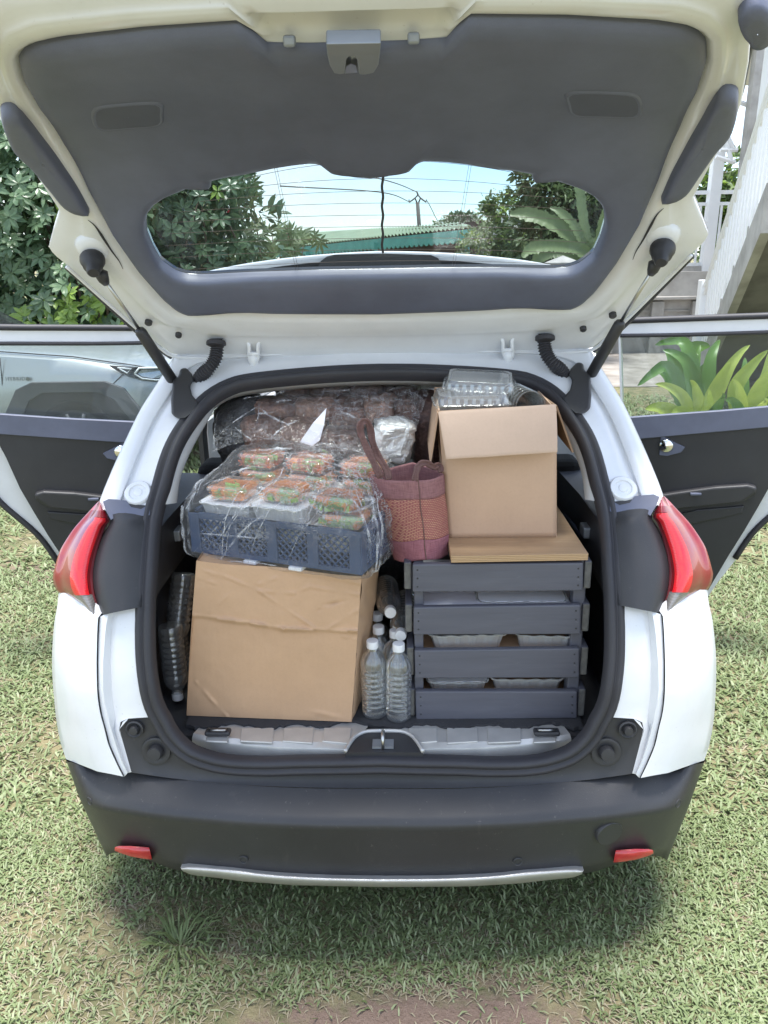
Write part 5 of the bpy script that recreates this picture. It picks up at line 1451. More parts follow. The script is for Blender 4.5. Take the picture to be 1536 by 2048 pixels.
# ------------------------------------------------------------------ carton with open flaps, upper right
KZ = BZ + 0.0175
kBL, kBR = atz(897, 1076, KZ), atz(1111, 1072, KZ)
kx0, kx1, ky = kBL[0], kBR[0], 0.5 * (kBL[1] + kBR[1])
ktl, ktr = at(878, 822, ky), at(1112, 809, ky)
kz = 0.5 * (ktl[2] + ktr[2]); KD = 0.30
cart2 = thing('cardboard_box', ((kx0 + kx1) / 2, ky + KD / 2, KZ), 'open tan cardboard box with a hanging front flap on the plywood board', 'cardboard box')
rows = []
for j in range(24):
    b = j / 23; row = []
    for i in range(24):
        a = i / 23
        p = (kBL * (1 - a) + kBR * a) * (1 - b) + (ktl * (1 - a) + ktr * a) * b
        p = p.copy(); p[1] = ky - 0.006 * math.sin(math.pi * a) * math.sin(math.pi * b) + 0.0012 * nz(p, 12, 2.0)
        row.append(p)
    rows.append(row)
v, f = grid(rows); o = obj('front_panel', v, [q[::-1] for q in f], M_CARD2, cart2); solid(fixn(o), 0.004, 0)
for X0, X1, nm in ((kBL[0], ktl[0], 'side_panel'), (kBR[0], ktr[0], 'side_panel')):
    q = [np.array([X0, ky, KZ]), np.array([X0, ky + KD, KZ]), np.array([X1, ky + KD, kz - 0.004]), np.array([X1, ky, kz - 0.004])]
    o = obj(nm, q, [(0, 1, 2, 3)], M_CARD2, cart2, smooth=False); solid(o, 0.004, 0)
o = obj('back_panel', [(kx0, ky + KD, KZ), (kx1, ky + KD, KZ), (ktr[0], ky + KD, kz), (ktl[0], ky + KD, kz)], [(0, 1, 2, 3)], M_CARD2, cart2, smooth=False); solid(o, 0.004, 0)
o = obj('base_panel', [(kx0, ky, KZ + 0.003), (kx1, ky, KZ + 0.003), (kx1, ky + KD, KZ + 0.003), (kx0, ky + KD, KZ + 0.003)], [(0, 1, 2, 3)], M_CARD2, cart2, smooth=False); solid(o, 0.004, 0)
flp = [((876, 823), ky - 0.004), ((1112, 808), ky - 0.004), ((1115, 905), ky - 0.050), ((892, 919), ky - 0.055)]
q = [at(*p, y) for p, y in flp]
rows = []
for j in range(14):
    b = j / 13; row = []
    for i in range(18):
        a = i / 17; p = (q[0] * (1 - a) + q[1] * a) * (1 - b) + (q[3] * (1 - a) + q[2] * a) * b
        row.append(p + np.array([0, -0.006 * math.sin(math.pi * b), 0.001 * nz((a * 4, b * 4, 0))]))
    rows.append(row)
v, f = grid(rows); o = obj('front_flap', v, f, m_card('flap_card', (0.60, 0.43, 0.325), 0.06), cart2); solid(o, 0.005, 1); bevel(o, 0.0015, 1, 60)
q = [at(1113, 812, ky + 0.01), at(1146, 905, ky + 0.03), at(1140, 920, ky + 0.16), np.array([ktr[0], ky + KD - 0.03, kz - 0.01])]
q[2] = q[1] + np.array([0.0, 0.20, 0.0])
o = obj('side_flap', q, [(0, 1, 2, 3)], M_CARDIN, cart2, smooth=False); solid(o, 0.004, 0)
q = [at(876, 826, ky + 0.002), at(861, 924, ky + 0.0), at(861, 924, ky) + np.array([0, 0.24, 0]), at(876, 826, ky) + np.array([0, 0.25, 0])]
o = obj('side_flap', q, [(0, 1, 2, 3)], M_CARD2, cart2, smooth=False); solid(o, 0.004, 0)
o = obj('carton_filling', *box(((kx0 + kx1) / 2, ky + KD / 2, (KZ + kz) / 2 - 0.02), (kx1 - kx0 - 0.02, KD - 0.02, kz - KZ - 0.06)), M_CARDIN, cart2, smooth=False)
# clear clamshells and cups in it
GRP_C = 'clear containers in the open carton'
def make_clam(w, d, h, ribs=9):
    r = thing('clear_container', (0, 0, 0))
    rows = [rloop(w * 0.86, d * 0.86, 0.02, 0), rloop(w * 0.96, d * 0.96, 0.022, h * 0.45), rloop(w, d, 0.024, h * 0.47), rloop(w, d, 0.024, h * 0.53), rloop(w * 0.96, d * 0.96, 0.022, h * 0.55), rloop(w * 0.86, d * 0.86, 0.02, h), rloop(w * 0.80, d * 0.80, 0.02, h), rloop(w * 0.78, d * 0.78, 0.02, h * 0.95)]
    v, f = grid(rows, cu=True); f.append(tuple(range(95, -1, -1))); f.append(tuple(range(len(v) - 96, len(v))))
    obj('shell', v, f, M_CLEAR, r, sharp=30)
    for k in range(ribs):
        x = -w * 0.40 + w * 0.80 * k / (ribs - 1)
        v, f = box((x, -d * 0.455, h * 0.72), (0.009, 0.006, h * 0.36), rx=R(-14)); o = obj('rib', v, f, M_CLEAR, r, smooth=False); bevel(o, 0.002)
    return r
p = at(946, 822, ky + 0.02)
zc = p[2] - 0.012
c1 = make_clam(0.185, 0.15, 0.045); place(c1, p[0], ky + 0.095, zc, 0.03); tag(c1, 'ribbed clear plastic container at the front left of the open carton', 'plastic container', GRP_C)
c2 = copy_tree(c1); place(c2, p[0] + 0.03, ky + 0.20, zc + 0.022, -0.1); tag(c2, 'clear ribbed container tilted at the back of the open carton', 'plastic container', GRP_C); c2.rotation_euler = (0.1, 0.05, -0.1)
pc = at(1062, 806, ky + 0.05)
cups = thing('cup_stack', tuple(pc), 'stack of clear plastic cups lying in the right of the open carton', 'cup stack')
for k in range(7):
    c = pc + np.array([-0.004 * k, 0.020 * k, -0.008])
    v, f = lathe([(0.026, 0.07), (0.030, 0.03), (0.0345, 0.004), (0.037, 0.003), (0.037, 0.0), (0.034, 0.001), (0.029, 0.03), (0.024, 0.066)], 28, c, (-0.15, 1, -0.08), cap=False)
    obj('cup', v, f, M_CLEAR, cups, sharp=40)

# ------------------------------------------------------------------ woven bag
def m_weave():
    t = NT('woven_straw')
    br = t.n('ShaderNodeTexBrick'); br.offset = 0.5; br.inputs['Scale'].default_value = 1.0
    br.inputs['Brick Width'].default_value = 0.0085; br.inputs['Row Height'].default_value = 0.0042; br.inputs['Mortar Size'].default_value = 0.0011; br.inputs['Mortar Smooth'].default_value = 0.5
    br.inputs['Color1'].default_value = (0.62, 0.35, 0.22, 1); br.inputs['Color2'].default_value = (0.54, 0.25, 0.18, 1); br.inputs['Mortar'].default_value = (0.32, 0.09, 0.10, 1)
    cx = t.n('ShaderNodeSeparateXYZ'); t.l(t.coord((1, 1, 1)), cx.inputs[0]); cb = t.n('ShaderNodeCombineXYZ')
    t.l(t.math('ADD', cx.outputs[0], t.math('MULTIPLY', cx.outputs[1], 0.8)), cb.inputs[0])
    t.l(t.math('ADD', cx.outputs[2], t.math('MULTIPLY', cx.outputs[0], 0.18)), cb.inputs[1]); t.l(cb.outputs[0], br.inputs['Vector'])
    c = t.mix(t.ramp(t.noise(14, 3), [(0.35, 0.0), (0.7, 0.4)]), br.outputs['Color'], (0.30, 0.09, 0.08))
    return t.done(t.pbr(c, 0.8, 0.0, t.bump(br.outputs['Fac'], 0.8, -0.004)))
def m_band(name, a, b):
    t = NT(name)
    n = t.noise(30, 4, 0.7, t.coord((1, 1, 14))); n2 = t.noise(30, 4, 0.7, t.coord((12, 12, 1)))
    m_ = t.math('MULTIPLY', t.math('ADD', n, n2), 0.5)
    c = t.mix(t.ramp(m_, [(0.38, 0.0), (0.62, 1.0)]), a, b)
    return t.done(t.pbr(c, 0.85, 0.0, t.bump(m_, 0.7, 0.004)))
M_WEAVE = m_weave()
M_BAND1 = m_band('bag_rim_weave', (0.20, 0.085, 0.095), (0.33, 0.165, 0.165))
M_BAND2 = m_band('bag_base_weave', (0.22, 0.070, 0.095), (0.36, 0.15, 0.175))
M_STRAP = m_band('bag_strap', (0.11, 0.056, 0.05), (0.20, 0.108, 0.098))
bagl = [((739, 953), (828, 961), (886, 949)), ((748, 990), (831, 994), (890, 979)), ((757, 1020), (834, 1026), (893, 1016)), ((767, 1056), (839, 1060), (896, 1050)), ((775, 1081), (841, 1088), (897, 1073)), ((789, 1119), (844, 1119), (897, 1108))]
levels = []
for (l, c, r_) in bagl:
    lp = [at(*l, 0.335), at(*c, 0.262), at(*r_, 0.335)]
    back = 0.5 * (lp[0] + lp[2]) + np.array([0.015, 0.075, 0.012])
    loop_ = [lp[0]]
    def seg(a, b, bul, n=10):
        return [a * (1 - t) + b * t + bul * math.sin(math.pi * t) for t in np.linspace(0, 1, n)[1:]]
    loop_ = seg(back, lp[0], np.array([-0.012, 0.0, 0])) + seg(lp[0], lp[1], np.array([-0.006, -0.010, -0.002])) + seg(lp[1], lp[2], np.array([0.006, -0.010, -0.002])) + seg(lp[2], back, np.array([0.012, 0.0, 0]))
    levels.append(np.array(loop_))
lvs = [list(x) for x in zip(*[smooth_poly([lv[j] for lv in levels], 40) for j in range(len(levels[0]))])]
for i, row in enumerate(lvs):
    for j, p in enumerate(row):
        row[j] = p + np.array([0.003, 0.003, 0]) * nz(p, 25, 5.0)
bag = thing('woven_bag', tuple(np.mean(lvs[-1], 0)), 'purple and orange woven basket bag with tall brown handles beside the open carton', 'bag')
def bandpart(nm, i0, i1, m, out=0.0):
    rws = lvs[i0:i1 + 1]
    rws = [[p + (p - np.mean(r0, 0)) * out for p in r0] for r0 in rws]
    v, f = grid(rws, cu=True); o = obj(nm, v, [q[::-1] for q in f], m, bag); solid(o, 0.004, -1); return o
bandpart('rim_band', 0, 9, M_BAND1, 0.012); bandpart('woven_side', 9, 29, M_WEAVE); bandpart('base_band', 29, 39, M_BAND2, 0.008)
v = [tuple(p) for p in lvs[-1]]; obj('bag_base', v, [tuple(range(len(v)))], M_BAND2, bag, smooth=False)
v, f = tube([lvs[i][19] + np.array([0, -0.003, 0]) if False else lvs[i][18] + np.array([0.0, -0.0015, 0]) for i in range(0, 40)], 0.0014, 6); obj('seam', v, f, M_STRAP, bag)
def strap(pts, w, nm='handle'):
    P = smooth_poly(pts, 40); rws = []
    for i, p in enumerate(P):
        d = P[min(i + 1, 39)] - P[max(i - 1, 0)]; d /= np.linalg.norm(d)
        s = np.cross(d, np.array([0.15, -1.0, 0.25])); s /= np.linalg.norm(s)
        n = np.cross(s, d)
        ww = w * (1 + 0.12 * math.sin(i * 0.9))
        rws.append([p - s * ww + n * 0.002, p - s * ww * 0.4 - n * 0.003, p + s * ww * 0.4 - n * 0.002, p + s * ww + n * 0.002])
    v, f = grid(rws); o = obj(nm, v, f, M_STRAP, bag); solid(o, 0.004, 0); return o
strap([at(762, 955, 0.292), at(752, 935, 0.300), at(738, 905, 0.32), at(722, 868, 0.34), at(722, 848, 0.345), at(732, 842, 0.35), at(740, 856, 0.355), at(745, 884, 0.35), at(756, 912, 0.345), at(772, 938, 0.32), at(778, 958, 0.292)], 0.0068)
strap([at(830, 962, 0.262), at(832, 946, 0.270), at(838, 930, 0.290), at(852, 926, 0.31), at(868, 934, 0.325), at(878, 930, 0.34), at(882, 944, 0.330)], 0.006)

# ------------------------------------------------------------------ wrapped parcels behind
def m_parcel(name, a, b, sc=10, shine=0.45):
    t = NT(name)
    n = t.noise(sc, 6, 0.68, None, 0.8); m = t.noise(sc * 7, 4, 0.7)
    c = t.mix(t.ramp(n, [(0.35, 0.0), (0.65, 1.0)]), a, b)
    c = t.mix(t.math('MULTIPLY', t.ramp(m, [(0.5, 0.0), (0.62, 1.0)]), 0.5), c, tuple(min(1, x * 2.1) for x in b))
    return t.done(t.pbr(c, shine, 0.0, t.bump(t.math('ADD', n, m), 0.6, 0.01)))
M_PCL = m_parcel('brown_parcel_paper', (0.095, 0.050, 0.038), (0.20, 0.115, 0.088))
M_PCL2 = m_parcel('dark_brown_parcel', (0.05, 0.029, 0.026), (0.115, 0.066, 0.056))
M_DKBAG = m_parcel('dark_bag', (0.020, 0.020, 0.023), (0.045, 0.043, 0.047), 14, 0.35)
def lump(name, x0, y0, x1, y1, Y, depth, m, rz=0.0, seed=0, sq=0.55, rough=0.012):
    a, b = at(x0, y1, Y), at(x1, y0, Y)
    c = 0.5 * (a + b) + np.array([0, depth / 2, 0]); hw, hh = abs(b[0] - a[0]) / 2, abs(b[2] - a[2]) / 2
    nu_, nv_ = 48, 30; rows = []
    for j in range(nv_):
        th = math.pi * (j / (nv_ - 1) - 0.5); row = []
        for i in range(nu_):
            ph = 2 * math.pi * i / nu_
            sp = lambda t, e: math.copysign(abs(t) ** e, t)
            x = hw * sp(math.cos(th), sq) * sp(math.cos(ph), sq); y = depth / 2 * sp(math.cos(th), sq) * sp(math.sin(ph), sq); z = hh * sp(math.sin(th), sq)
            q = np.array([x * math.cos(rz) - z * math.sin(rz), y, x * math.sin(rz) + z * math.cos(rz)])
            d = rough * nz(q, 11, seed) + rough * 0.6 * nz(q, 32, seed + 5) + rough * 0.35 * nz(q, 80, seed + 9)
            q = q * (1 + d / max(0.03, np.linalg.norm(q)))
            row.append(c + q)
        rows.append(row)
    v, f = grid(rows, cu=True)
    return obj(name, v, f, m)
GRP_P = 'brown parcels under film at the back of the boot'
M_PCL3 = m_parcel('tan_parcel_paper', (0.17, 0.10, 0.072), (0.32, 0.20, 0.155), 8)
for args, lab, m in (((484, 838, 560, 905, 0.57, 0.14, None, 0.10, 1), 'small brown parcel behind the left salad tubs, low on the left', M_PCL),
                  ((552, 846, 640, 910, 0.57, 0.15, None, -0.06, 21), 'tan wrapped parcel low behind the middle salad tubs', M_PCL3),
                  ((500, 806, 590, 846, 0.63, 0.16, None, -0.10, 2), 'brown parcel in the second layer above the left salad tubs', M_PCL),
                  ((582, 800, 668, 850, 0.64, 0.15, None, 0.08, 22), 'tan parcel in the second layer beside the white paper slip', M_PCL3),
                  ((656, 812, 735, 868, 0.63, 0.16, None, -0.05, 3), 'brown parcel in the second layer behind the bag handle', M_PCL),
                  ((640, 862, 722, 925, 0.55, 0.14, None, 0.05, 23), 'brown parcel low behind the tall handle of the woven bag', M_PCL),
                  ((726, 800, 792, 850, 0.62, 0.14, None, 0.12, 4), 'tan parcel standing just above the foil parcel', M_PCL3),
                  ((784, 806, 836, 866, 0.64, 0.14, None, -0.1, 24), 'brown parcel up and right of the foil parcel', M_PCL),
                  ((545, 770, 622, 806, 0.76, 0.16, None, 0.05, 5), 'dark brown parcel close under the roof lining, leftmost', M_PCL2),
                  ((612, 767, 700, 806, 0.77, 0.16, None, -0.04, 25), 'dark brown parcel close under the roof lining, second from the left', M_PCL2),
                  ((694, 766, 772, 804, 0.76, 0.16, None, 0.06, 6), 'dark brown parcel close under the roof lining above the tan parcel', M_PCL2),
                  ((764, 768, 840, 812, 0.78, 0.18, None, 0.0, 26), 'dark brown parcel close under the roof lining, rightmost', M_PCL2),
                  ((824, 800, 884, 950, 0.62, 0.20, None, 0.0, 7), 'dark brown upright bundle between the foil parcel and the open carton', M_PCL2)):
    a = list(args); a[6] = m
    tag(lump('parcel', *a[:6], m, a[7], a[8]), lab, 'parcel', GRP_P)
fp = lump('foil_parcel', 745, 850, 828, 930, 0.50, 0.12, M_FOILW, -0.12, 11, 0.45, 0.012)
for vv_ in fp.data.vertices: vv_.co += Vector((nz(vv_.co, 60, 1.0), nz(vv_.co, 60, 4.0), nz(vv_.co, 60, 7.0))) * 0.0075
fp.data.polygons.foreach_set('use_smooth', np.zeros(len(fp.data.polygons), dtype=bool))
tag(fp, 'crumpled silver foil parcel behind the woven bag', 'foil parcel')
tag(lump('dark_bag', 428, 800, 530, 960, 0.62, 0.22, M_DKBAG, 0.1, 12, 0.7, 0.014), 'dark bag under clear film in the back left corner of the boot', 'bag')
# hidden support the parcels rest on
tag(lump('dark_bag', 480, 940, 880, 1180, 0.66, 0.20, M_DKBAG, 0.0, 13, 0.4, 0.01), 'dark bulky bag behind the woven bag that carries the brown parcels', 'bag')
pp = [at(600, 884, 0.50), at(626, 846, 0.50), at(653, 816, 0.52), at(648, 850, 0.50), at(640, 880, 0.495), at(625, 892, 0.49)]
o = obj('paper_slip', pp, [(0, 1, 2, 3, 4, 5)], M_PAPER, smooth=False); solid(o, 0.001); tag(o, 'pointed white paper slip sticking up behind the salad tubs', 'paper')
# film over the parcels
rows = []
FR = [((425, 905), (480, 885), (560, 880), (640, 890), (720, 905), (800, 930)), ((428, 860), (480, 848), (560, 838), (640, 842), (720, 850), (830, 862)), ((436, 825), (490, 812), (560, 800), (650, 798), (740, 800), (850, 805)), ((450, 806), (500, 792), (570, 780), (660, 774), (750, 772), (860, 776))]
FY = [0.47, 0.53, 0.60, 0.70]
for pts, Y in zip(FR, FY): rows.append([at(x, y, Y) for x, y in pts])
rows.append([p + np.array([0, 0.22, -0.01]) for p in rows[-1]])
g1 = [smooth_poly(r_, 90) for r_ in rows]
g2 = list(zip(*[smooth_poly([r_[j] for r_ in g1], 50) for j in range(90)]))
g2 = [[p + np.array([0.3, -1, 0.5]) * (0.010 * nz(p, 16, 2.0) + 0.005 * nz(p, 48, 6.0)) for p in r_] for r_ in g2]
v, f = grid(g2); o = obj('plastic_film', v, f, M_FILM2)
sp_ = []
for k in range(26):
    i0, j0 = rnd.uniform(0, 40), rnd.uniform(0, 85)
    sp_.append((i0, j0, i0 + rnd.uniform(-12, 12), j0 + rnd.uniform(6, 26), rnd.uniform(0.0004, 0.0011)) if rnd.random() < 0.7 else (i0, j0, i0 + rnd.uniform(8, 20), j0 + rnd.uniform(-4, 4), rnd.uniform(0.0004, 0.001)))
fc = creases(g2, sp_[:16], lambda p: np.array([0.1, -0.85, 0.5]), False).obj('film_fold', M_CREASE, o, smooth=True); fc['kind'] = 'stuff'
wd = []
for k in range(16):
    i0, j0 = rnd.uniform(0, 44), rnd.uniform(0, 80); wd.append((i0, j0, i0 + rnd.uniform(-9, 9), j0 + rnd.uniform(6, 22), rnd.uniform(0.002, 0.0045)))
fw = creases(g2, wd, lambda p: np.array([0.1, -0.85, 0.5]), False).obj('wide_fold', M_CREASE2, o, smooth=True); fw['kind'] = 'stuff'
tag(o, 'clear stretch film pulled over the brown parcels behind the salad tubs', 'plastic film')

# ------------------------------------------------------------------ water bottles
BPROF = [(0.0, 0.004), (0.016, 0.002), (0.026, 0.0), (0.0305, 0.004), (0.0318, 0.012), (0.0318, 0.020), (0.0298, 0.023), (0.0318, 0.026)]
z = 0.026
for k in range(7):
    BPROF += [(0.0320, z + 0.004), (0.0318, z + 0.010), (0.0274, z + 0.0135), (0.0316, z + 0.017)]; z += 0.0152
BPROF += [(0.0322, z + 0.006), (0.0316, z + 0.016), (0.0285, z + 0.027), (0.0225, z + 0.037), (0.0155, z + 0.044), (0.0128, z + 0.048), (0.0124, z + 0.052), (0.0150, z + 0.0535), (0.0150, z + 0.055), (0.0124, z + 0.056), (0.0122, z + 0.060)]
BTOP = z + 0.0555
bp = [(r_ * 1.0, h) for r_, h in BPROF]
def make_bottle():
    r = thing('water_bottle', (0, 0, 0))
    v, f = lathe(bp, 40, (0, 0, 0), (0, 0, 1)); obj('bottle_body', v, f, M_WATER, r)
    rows = []
    for (rr_, h) in ((0.0145, 0.0), (0.0148, 0.002), (0.0148, 0.016), (0.0138, 0.018), (0.008, 0.0185)):
        rows.append([((rr_ - (0.0005 if (k % 2 and 0.001 < h < 0.0165) else 0)) * math.cos(2 * math.pi * k / 60), (rr_ - (0.0005 if (k % 2 and 0.001 < h < 0.0165) else 0)) * math.sin(2 * math.pi * k / 60), BTOP + h) for k in range(60)])
    v, f = grid(rows, cu=True); f = [q for q in f]; f.append(tuple(range(len(v) - 60, len(v)))); f.append(tuple(range(59, -1, -1)))
    fixn(obj('cap', v, f, M_CAP, r, sharp=40)); return r
bot0 = make_bottle(); used_b = [False]
def bottle(base, axis, label, spin=0.0):
    o = bot0 if not used_b[0] else copy_tree(bot0); used_b[0] = True
    o.location = base; o.rotation_mode = 'QUATERNION'
    o.rotation_quaternion = Vector(axis).to_track_quat('Z', 'Y') @ Matrix.Rotation(spin, 3, 'Z').to_quaternion()
    return tag(o, label, 'water bottle', 'water bottles in the boot')
FB = FLOOR + 0.0005
p = atz(749, 1440, FB); bottle((p[0], p[1] + 0.028, FB), (-0.01, 0, 1), 'front water bottle standing against the large creased box')
p2 = atz(797, 1447, FB); bottle((p2[0], p2[1] + 0.028, FB), (0.012, 0, 1), 'front water bottle standing against the grey slatted crate', 1.0)
q = at(757, 1262, 0.345); bottle((q[0], 0.345, FB), (0.0, 0, 1), 'water bottle standing behind the front pair, nearest the creased box', 2.0)
q = at(786, 1285, 0.318); bottle((q[0] + 0.006, 0.318, FB), (0.0, 0.03, 1), 'water bottle standing behind the front pair, its cap between their necks', 3.0)
q = at(756, 1238, 0.42); bottle((q[0] - 0.002, 0.42, FB), (0, 0, 1), 'water bottle standing rearmost, its cap below the lying bottle', 4.0)
def lying(capc, basec, label, spin=0):
    d = np.array(capc) - np.array(basec); d /= np.linalg.norm(d)
    bottle(tuple(np.array(capc) - d * (BTOP + 0.018)), tuple(d), label, spin)
lying(at(781, 1226, 0.325), at(772, 1170, 0.53), 'water bottle lying topmost with its cap toward the viewer beside the box', 0.4)
lying(at(801, 1272, 0.300), at(812, 1200, 0.50), 'water bottle lying against the grey crate with its cap over the front necks', 1.4)
q = at(345, 1196, 0.50); bottle((q[0], 0.50, FB), (0.0, 0, 1), 'water bottle standing in the dark gap left of the creased box', 0.7)
lying(at(356, 1398, 0.335), at(344, 1290, 0.350), 'upside down water bottle wedged lowest between the lining and the creased box', 0.6)
lying(at(350, 1300, 0.395), at(362, 1195, 0.44), 'upside down water bottle leaning above the wedged one left of the creased box', 1.9)
# ================================================================== GROUND
def m_ground():
    t = NT('lawn_soil')
    a = t.noise(1.3, 6, 0.6); b = t.noise(9, 5, 0.65); c_ = t.noise(60, 4, 0.7)
    soil = t.mix(c_, (0.15, 0.10, 0.078), (0.27, 0.195, 0.155))
    gr = t.mix(c_, (0.105, 0.095, 0.045), (0.19, 0.20, 0.10))
    dry = t.mix(c_, (0.20, 0.17, 0.09), (0.30, 0.26, 0.15))
    m1 = t.mix(t.ramp(b, [(0.44, 0.0), (0.58, 1.0)]), gr, dry)
    m2 = t.mix(t.ramp(a, [(0.57, 0.0), (0.68, 1.0)]), m1, soil)
    geo = t.n('ShaderNodeNewGeometry'); vm = t.n('ShaderNodeVectorMath', operation='SUBTRACT'); t.l(geo.outputs['Position'], vm.inputs[0]); vm.inputs[1].default_value = (0.15, -0.16, 0)
    vs2 = t.n('ShaderNodeVectorMath', operation='MULTIPLY'); t.l(vm.outputs[0], vs2.inputs[0]); vs2.inputs[1].default_value = (1.9, 4.6, 0)
    ln = t.n('ShaderNodeVectorMath', operation='LENGTH'); t.l(vs2.outputs[0], ln.inputs[0])
    near = t.math('ADD', ln.outputs['Value'], t.math('MULTIPLY', t.math('SUBTRACT', t.noise(7, 6, 0.7), 0.5), 2.6))
    m2 = t.mix(t.ramp(near, [(0.55, 1.0), (1.0, 0.0)]), m2, soil)
    return t.done(t.pbr(m2, 0.95, 0.0, t.bump(t.math('ADD', b, c_), 0.8, 0.03)))
M_GROUND = m_ground()
gv, gf = grid([[(x, y, 0.0) for x in np.linspace(-140, 140, 29)] for y in np.linspace(-60, 220, 29)])
tag(obj('ground', gv, gf, M_GROUND, smooth=False), kind='structure')
def soilmask(x, y):
    """0 grass .. 1 bare"""
    n = nz((x, y, 0.0), 1.4, 3.3) + 0.55 * nz((x, y, 0.0), 4.5, 8.1)
    s = 0.55 * n - 0.05
    s += 0.60 * math.exp(-(((x - 0.15) / 0.32) ** 2 + ((y + 0.10) / 0.13) ** 2))
    s += 0.5 * math.exp(-(((x + 0.25) / 0.2) ** 2 + ((y + 0.12) / 0.08) ** 2))
    s += 0.22 * math.exp(-(((x - 1.15) / 0.3) ** 2 + ((y - 0.35) / 0.2) ** 2)) + 0.2 * math.exp(-(((x + 1.2) / 0.3) ** 2 + ((y - 0.2) / 0.3) ** 2))
    return s
def m_blade(name, a, b, rough=0.55):
    t = NT(name)
    oi = t.noise(3.0, 5, 0.7); of = t.noise(37, 3, 0.7)
    c = t.mix(t.ramp(t.math('ADD', t.math('MULTIPLY', oi, 0.5), t.math('MULTIPLY', of, 0.5)), [(0.36, 0.0), (0.64, 1.0)]), a, b)
    tl = t.n('ShaderNodeBsdfTranslucent'); t.l(c, tl.inputs['Color'])
    mx = t.n('ShaderNodeMixShader'); mx.inputs[0].default_value = 0.30
    t.l(t.pbr(c, rough, 0.0), mx.inputs[1]); t.l(tl.outputs[0], mx.inputs[2])
    return t.done(mx.outputs[0])
M_GR = [m_blade('grass_green', (0.165, 0.218, 0.088), (0.258, 0.318, 0.155)), m_blade('grass_pale', (0.25, 0.295, 0.155), (0.35, 0.39, 0.23)), m_blade('grass_dry', (0.29, 0.25, 0.17), (0.42, 0.375, 0.27)), m_blade('grass_deep', (0.115, 0.155, 0.06), (0.175, 0.22, 0.09))]
def blades(pos, ln, wd, el, az, curl):
    """flat grass blades: 6 vertices, two quads each"""
    n = len(pos)
    dx, dy = np.cos(az), np.sin(az); px_, py_ = -dy, dx
    def pt(t, up, w):
        h = np.cos(el) * ln * t; z = np.sin(el) * ln * t + up
        c = pos + np.stack([dx * h, dy * h, z], 1)
        o = np.stack([px_ * w, py_ * w, np.zeros(n)], 1)
        return c - o, c + o
    a0, a1 = pt(0.0, 0.0, wd * 0.35); b0, b1 = pt(0.5, curl, wd * 0.5); c0, c1 = pt(1.0, -curl * 0.8, wd * 0.10)
    v = np.stack([a0, a1, b0, b1, c0, c1], 1).reshape(-1, 3)
    v[:, 2] = np.maximum(v[:, 2], 0.001)
    k = np.arange(n)[:, None] * 6
    f = np.stack([k + [0, 1, 3, 2], k + [2, 3, 5, 4]], 1).reshape(-1, 4)
    return v, f
def fast_mesh(name, v, f, mats, fm=None, parent=None, smooth=False):
    v = np.asarray(v, float); f = np.asarray(f); c = 0.5 * (v.min(0) + v.max(0)); v = v - c
    me = bpy.data.meshes.new(name); nf, k = f.shape
    me.vertices.add(len(v)); me.vertices.foreach_set('co', v.ravel().astype(np.float32))
    me.loops.add(nf * k); me.loops.foreach_set('vertex_index', f.ravel().astype(np.int32))
    me.polygons.add(nf); me.polygons.foreach_set('loop_start', (np.arange(nf) * k).astype(np.int32)); me.polygons.foreach_set('loop_total', np.full(nf, k, np.int32))
    for m in (mats if isinstance(mats, (list, tuple)) else [mats]): me.materials.append(m)
    if fm is not None: me.polygons.foreach_set('material_index', np.asarray(fm, np.int32))
    if smooth: me.polygons.foreach_set('use_smooth', np.ones(nf, bool))
    me.update(calc_edges=True); me.validate()
    o = bpy.data.objects.new(name, me); COL.objects.link(o); ORG[o.name] = c
    if parent is not None: o.parent = parent; o.location = c - ORG[parent.name]
    else: o.location = c
    return o
GP, GL, GW, GE, GA, GC, GM = [], [], [], [], [], [], []
def sow(x0, x1, y0, y1, dens, l, w, skip=None):
    n = int((x1 - x0) * (y1 - y0) * dens)
    xs_, ys_ = nrg.uniform(x0, x1, n), nrg.uniform(y0, y1, n)
    for x, y in zip(xs_, ys_):
        if skip and skip(x, y): continue
        s = soilmask(x, y)
        if s > 0.12 and rnd.random() < min(0.93, (s - 0.12) * 3.2): continue
        dryp = 0.045 + max(0.0, min(0.5, (s + 0.08) * 1.1)) + 0.16 * math.exp(-((x - 0.1) / 0.8) ** 2 - ((y - 0.0) / 0.35) ** 2)
        u = rnd.random()
        m = 2 if u < dryp else (1 if u < dryp + 0.22 else (3 if u > 0.90 else 0))
        GP.append((x, y, 0.001)); GL.append(l * rnd.uniform(0.55, 1.5)); GW.append(w * rnd.uniform(0.7, 1.35) * (0.55 if m == 2 else 1))
        GE.append(R(rnd.uniform(4, 50)) if m != 2 else R(rnd.uniform(0, 14))); GA.append(rnd.uniform(0, 6.283)); GC.append(rnd.uniform(0.001, 0.006)); GM.append(m)
under = lambda x, y: y > 0.55 and abs(x) < 0.85
sow(-1.5, 1.6, -0.55, 0.6, 23000, 0.023, 0.0046, lambda x, y: y > 0.45 and abs(x) < 0.7)
sow(-2.6, -0.8, 0.6, 2.6, 7000, 0.034, 0.0070); sow(0.8, 2.8, 0.6, 2.6, 7000, 0.034, 0.0070)
sow(-4.4, -1.2, 2.6, 5.2, 1500, 0.06, 0.012); sow(1.2, 5.5, 2.6, 8.0, 900, 0.06, 0.013)
sow(-9.5, -1.0, 5.2, 9.0, 420, 0.08, 0.018); sow(-3.0, 2.0, 4.4, 9.0, 300, 0.08, 0.02)
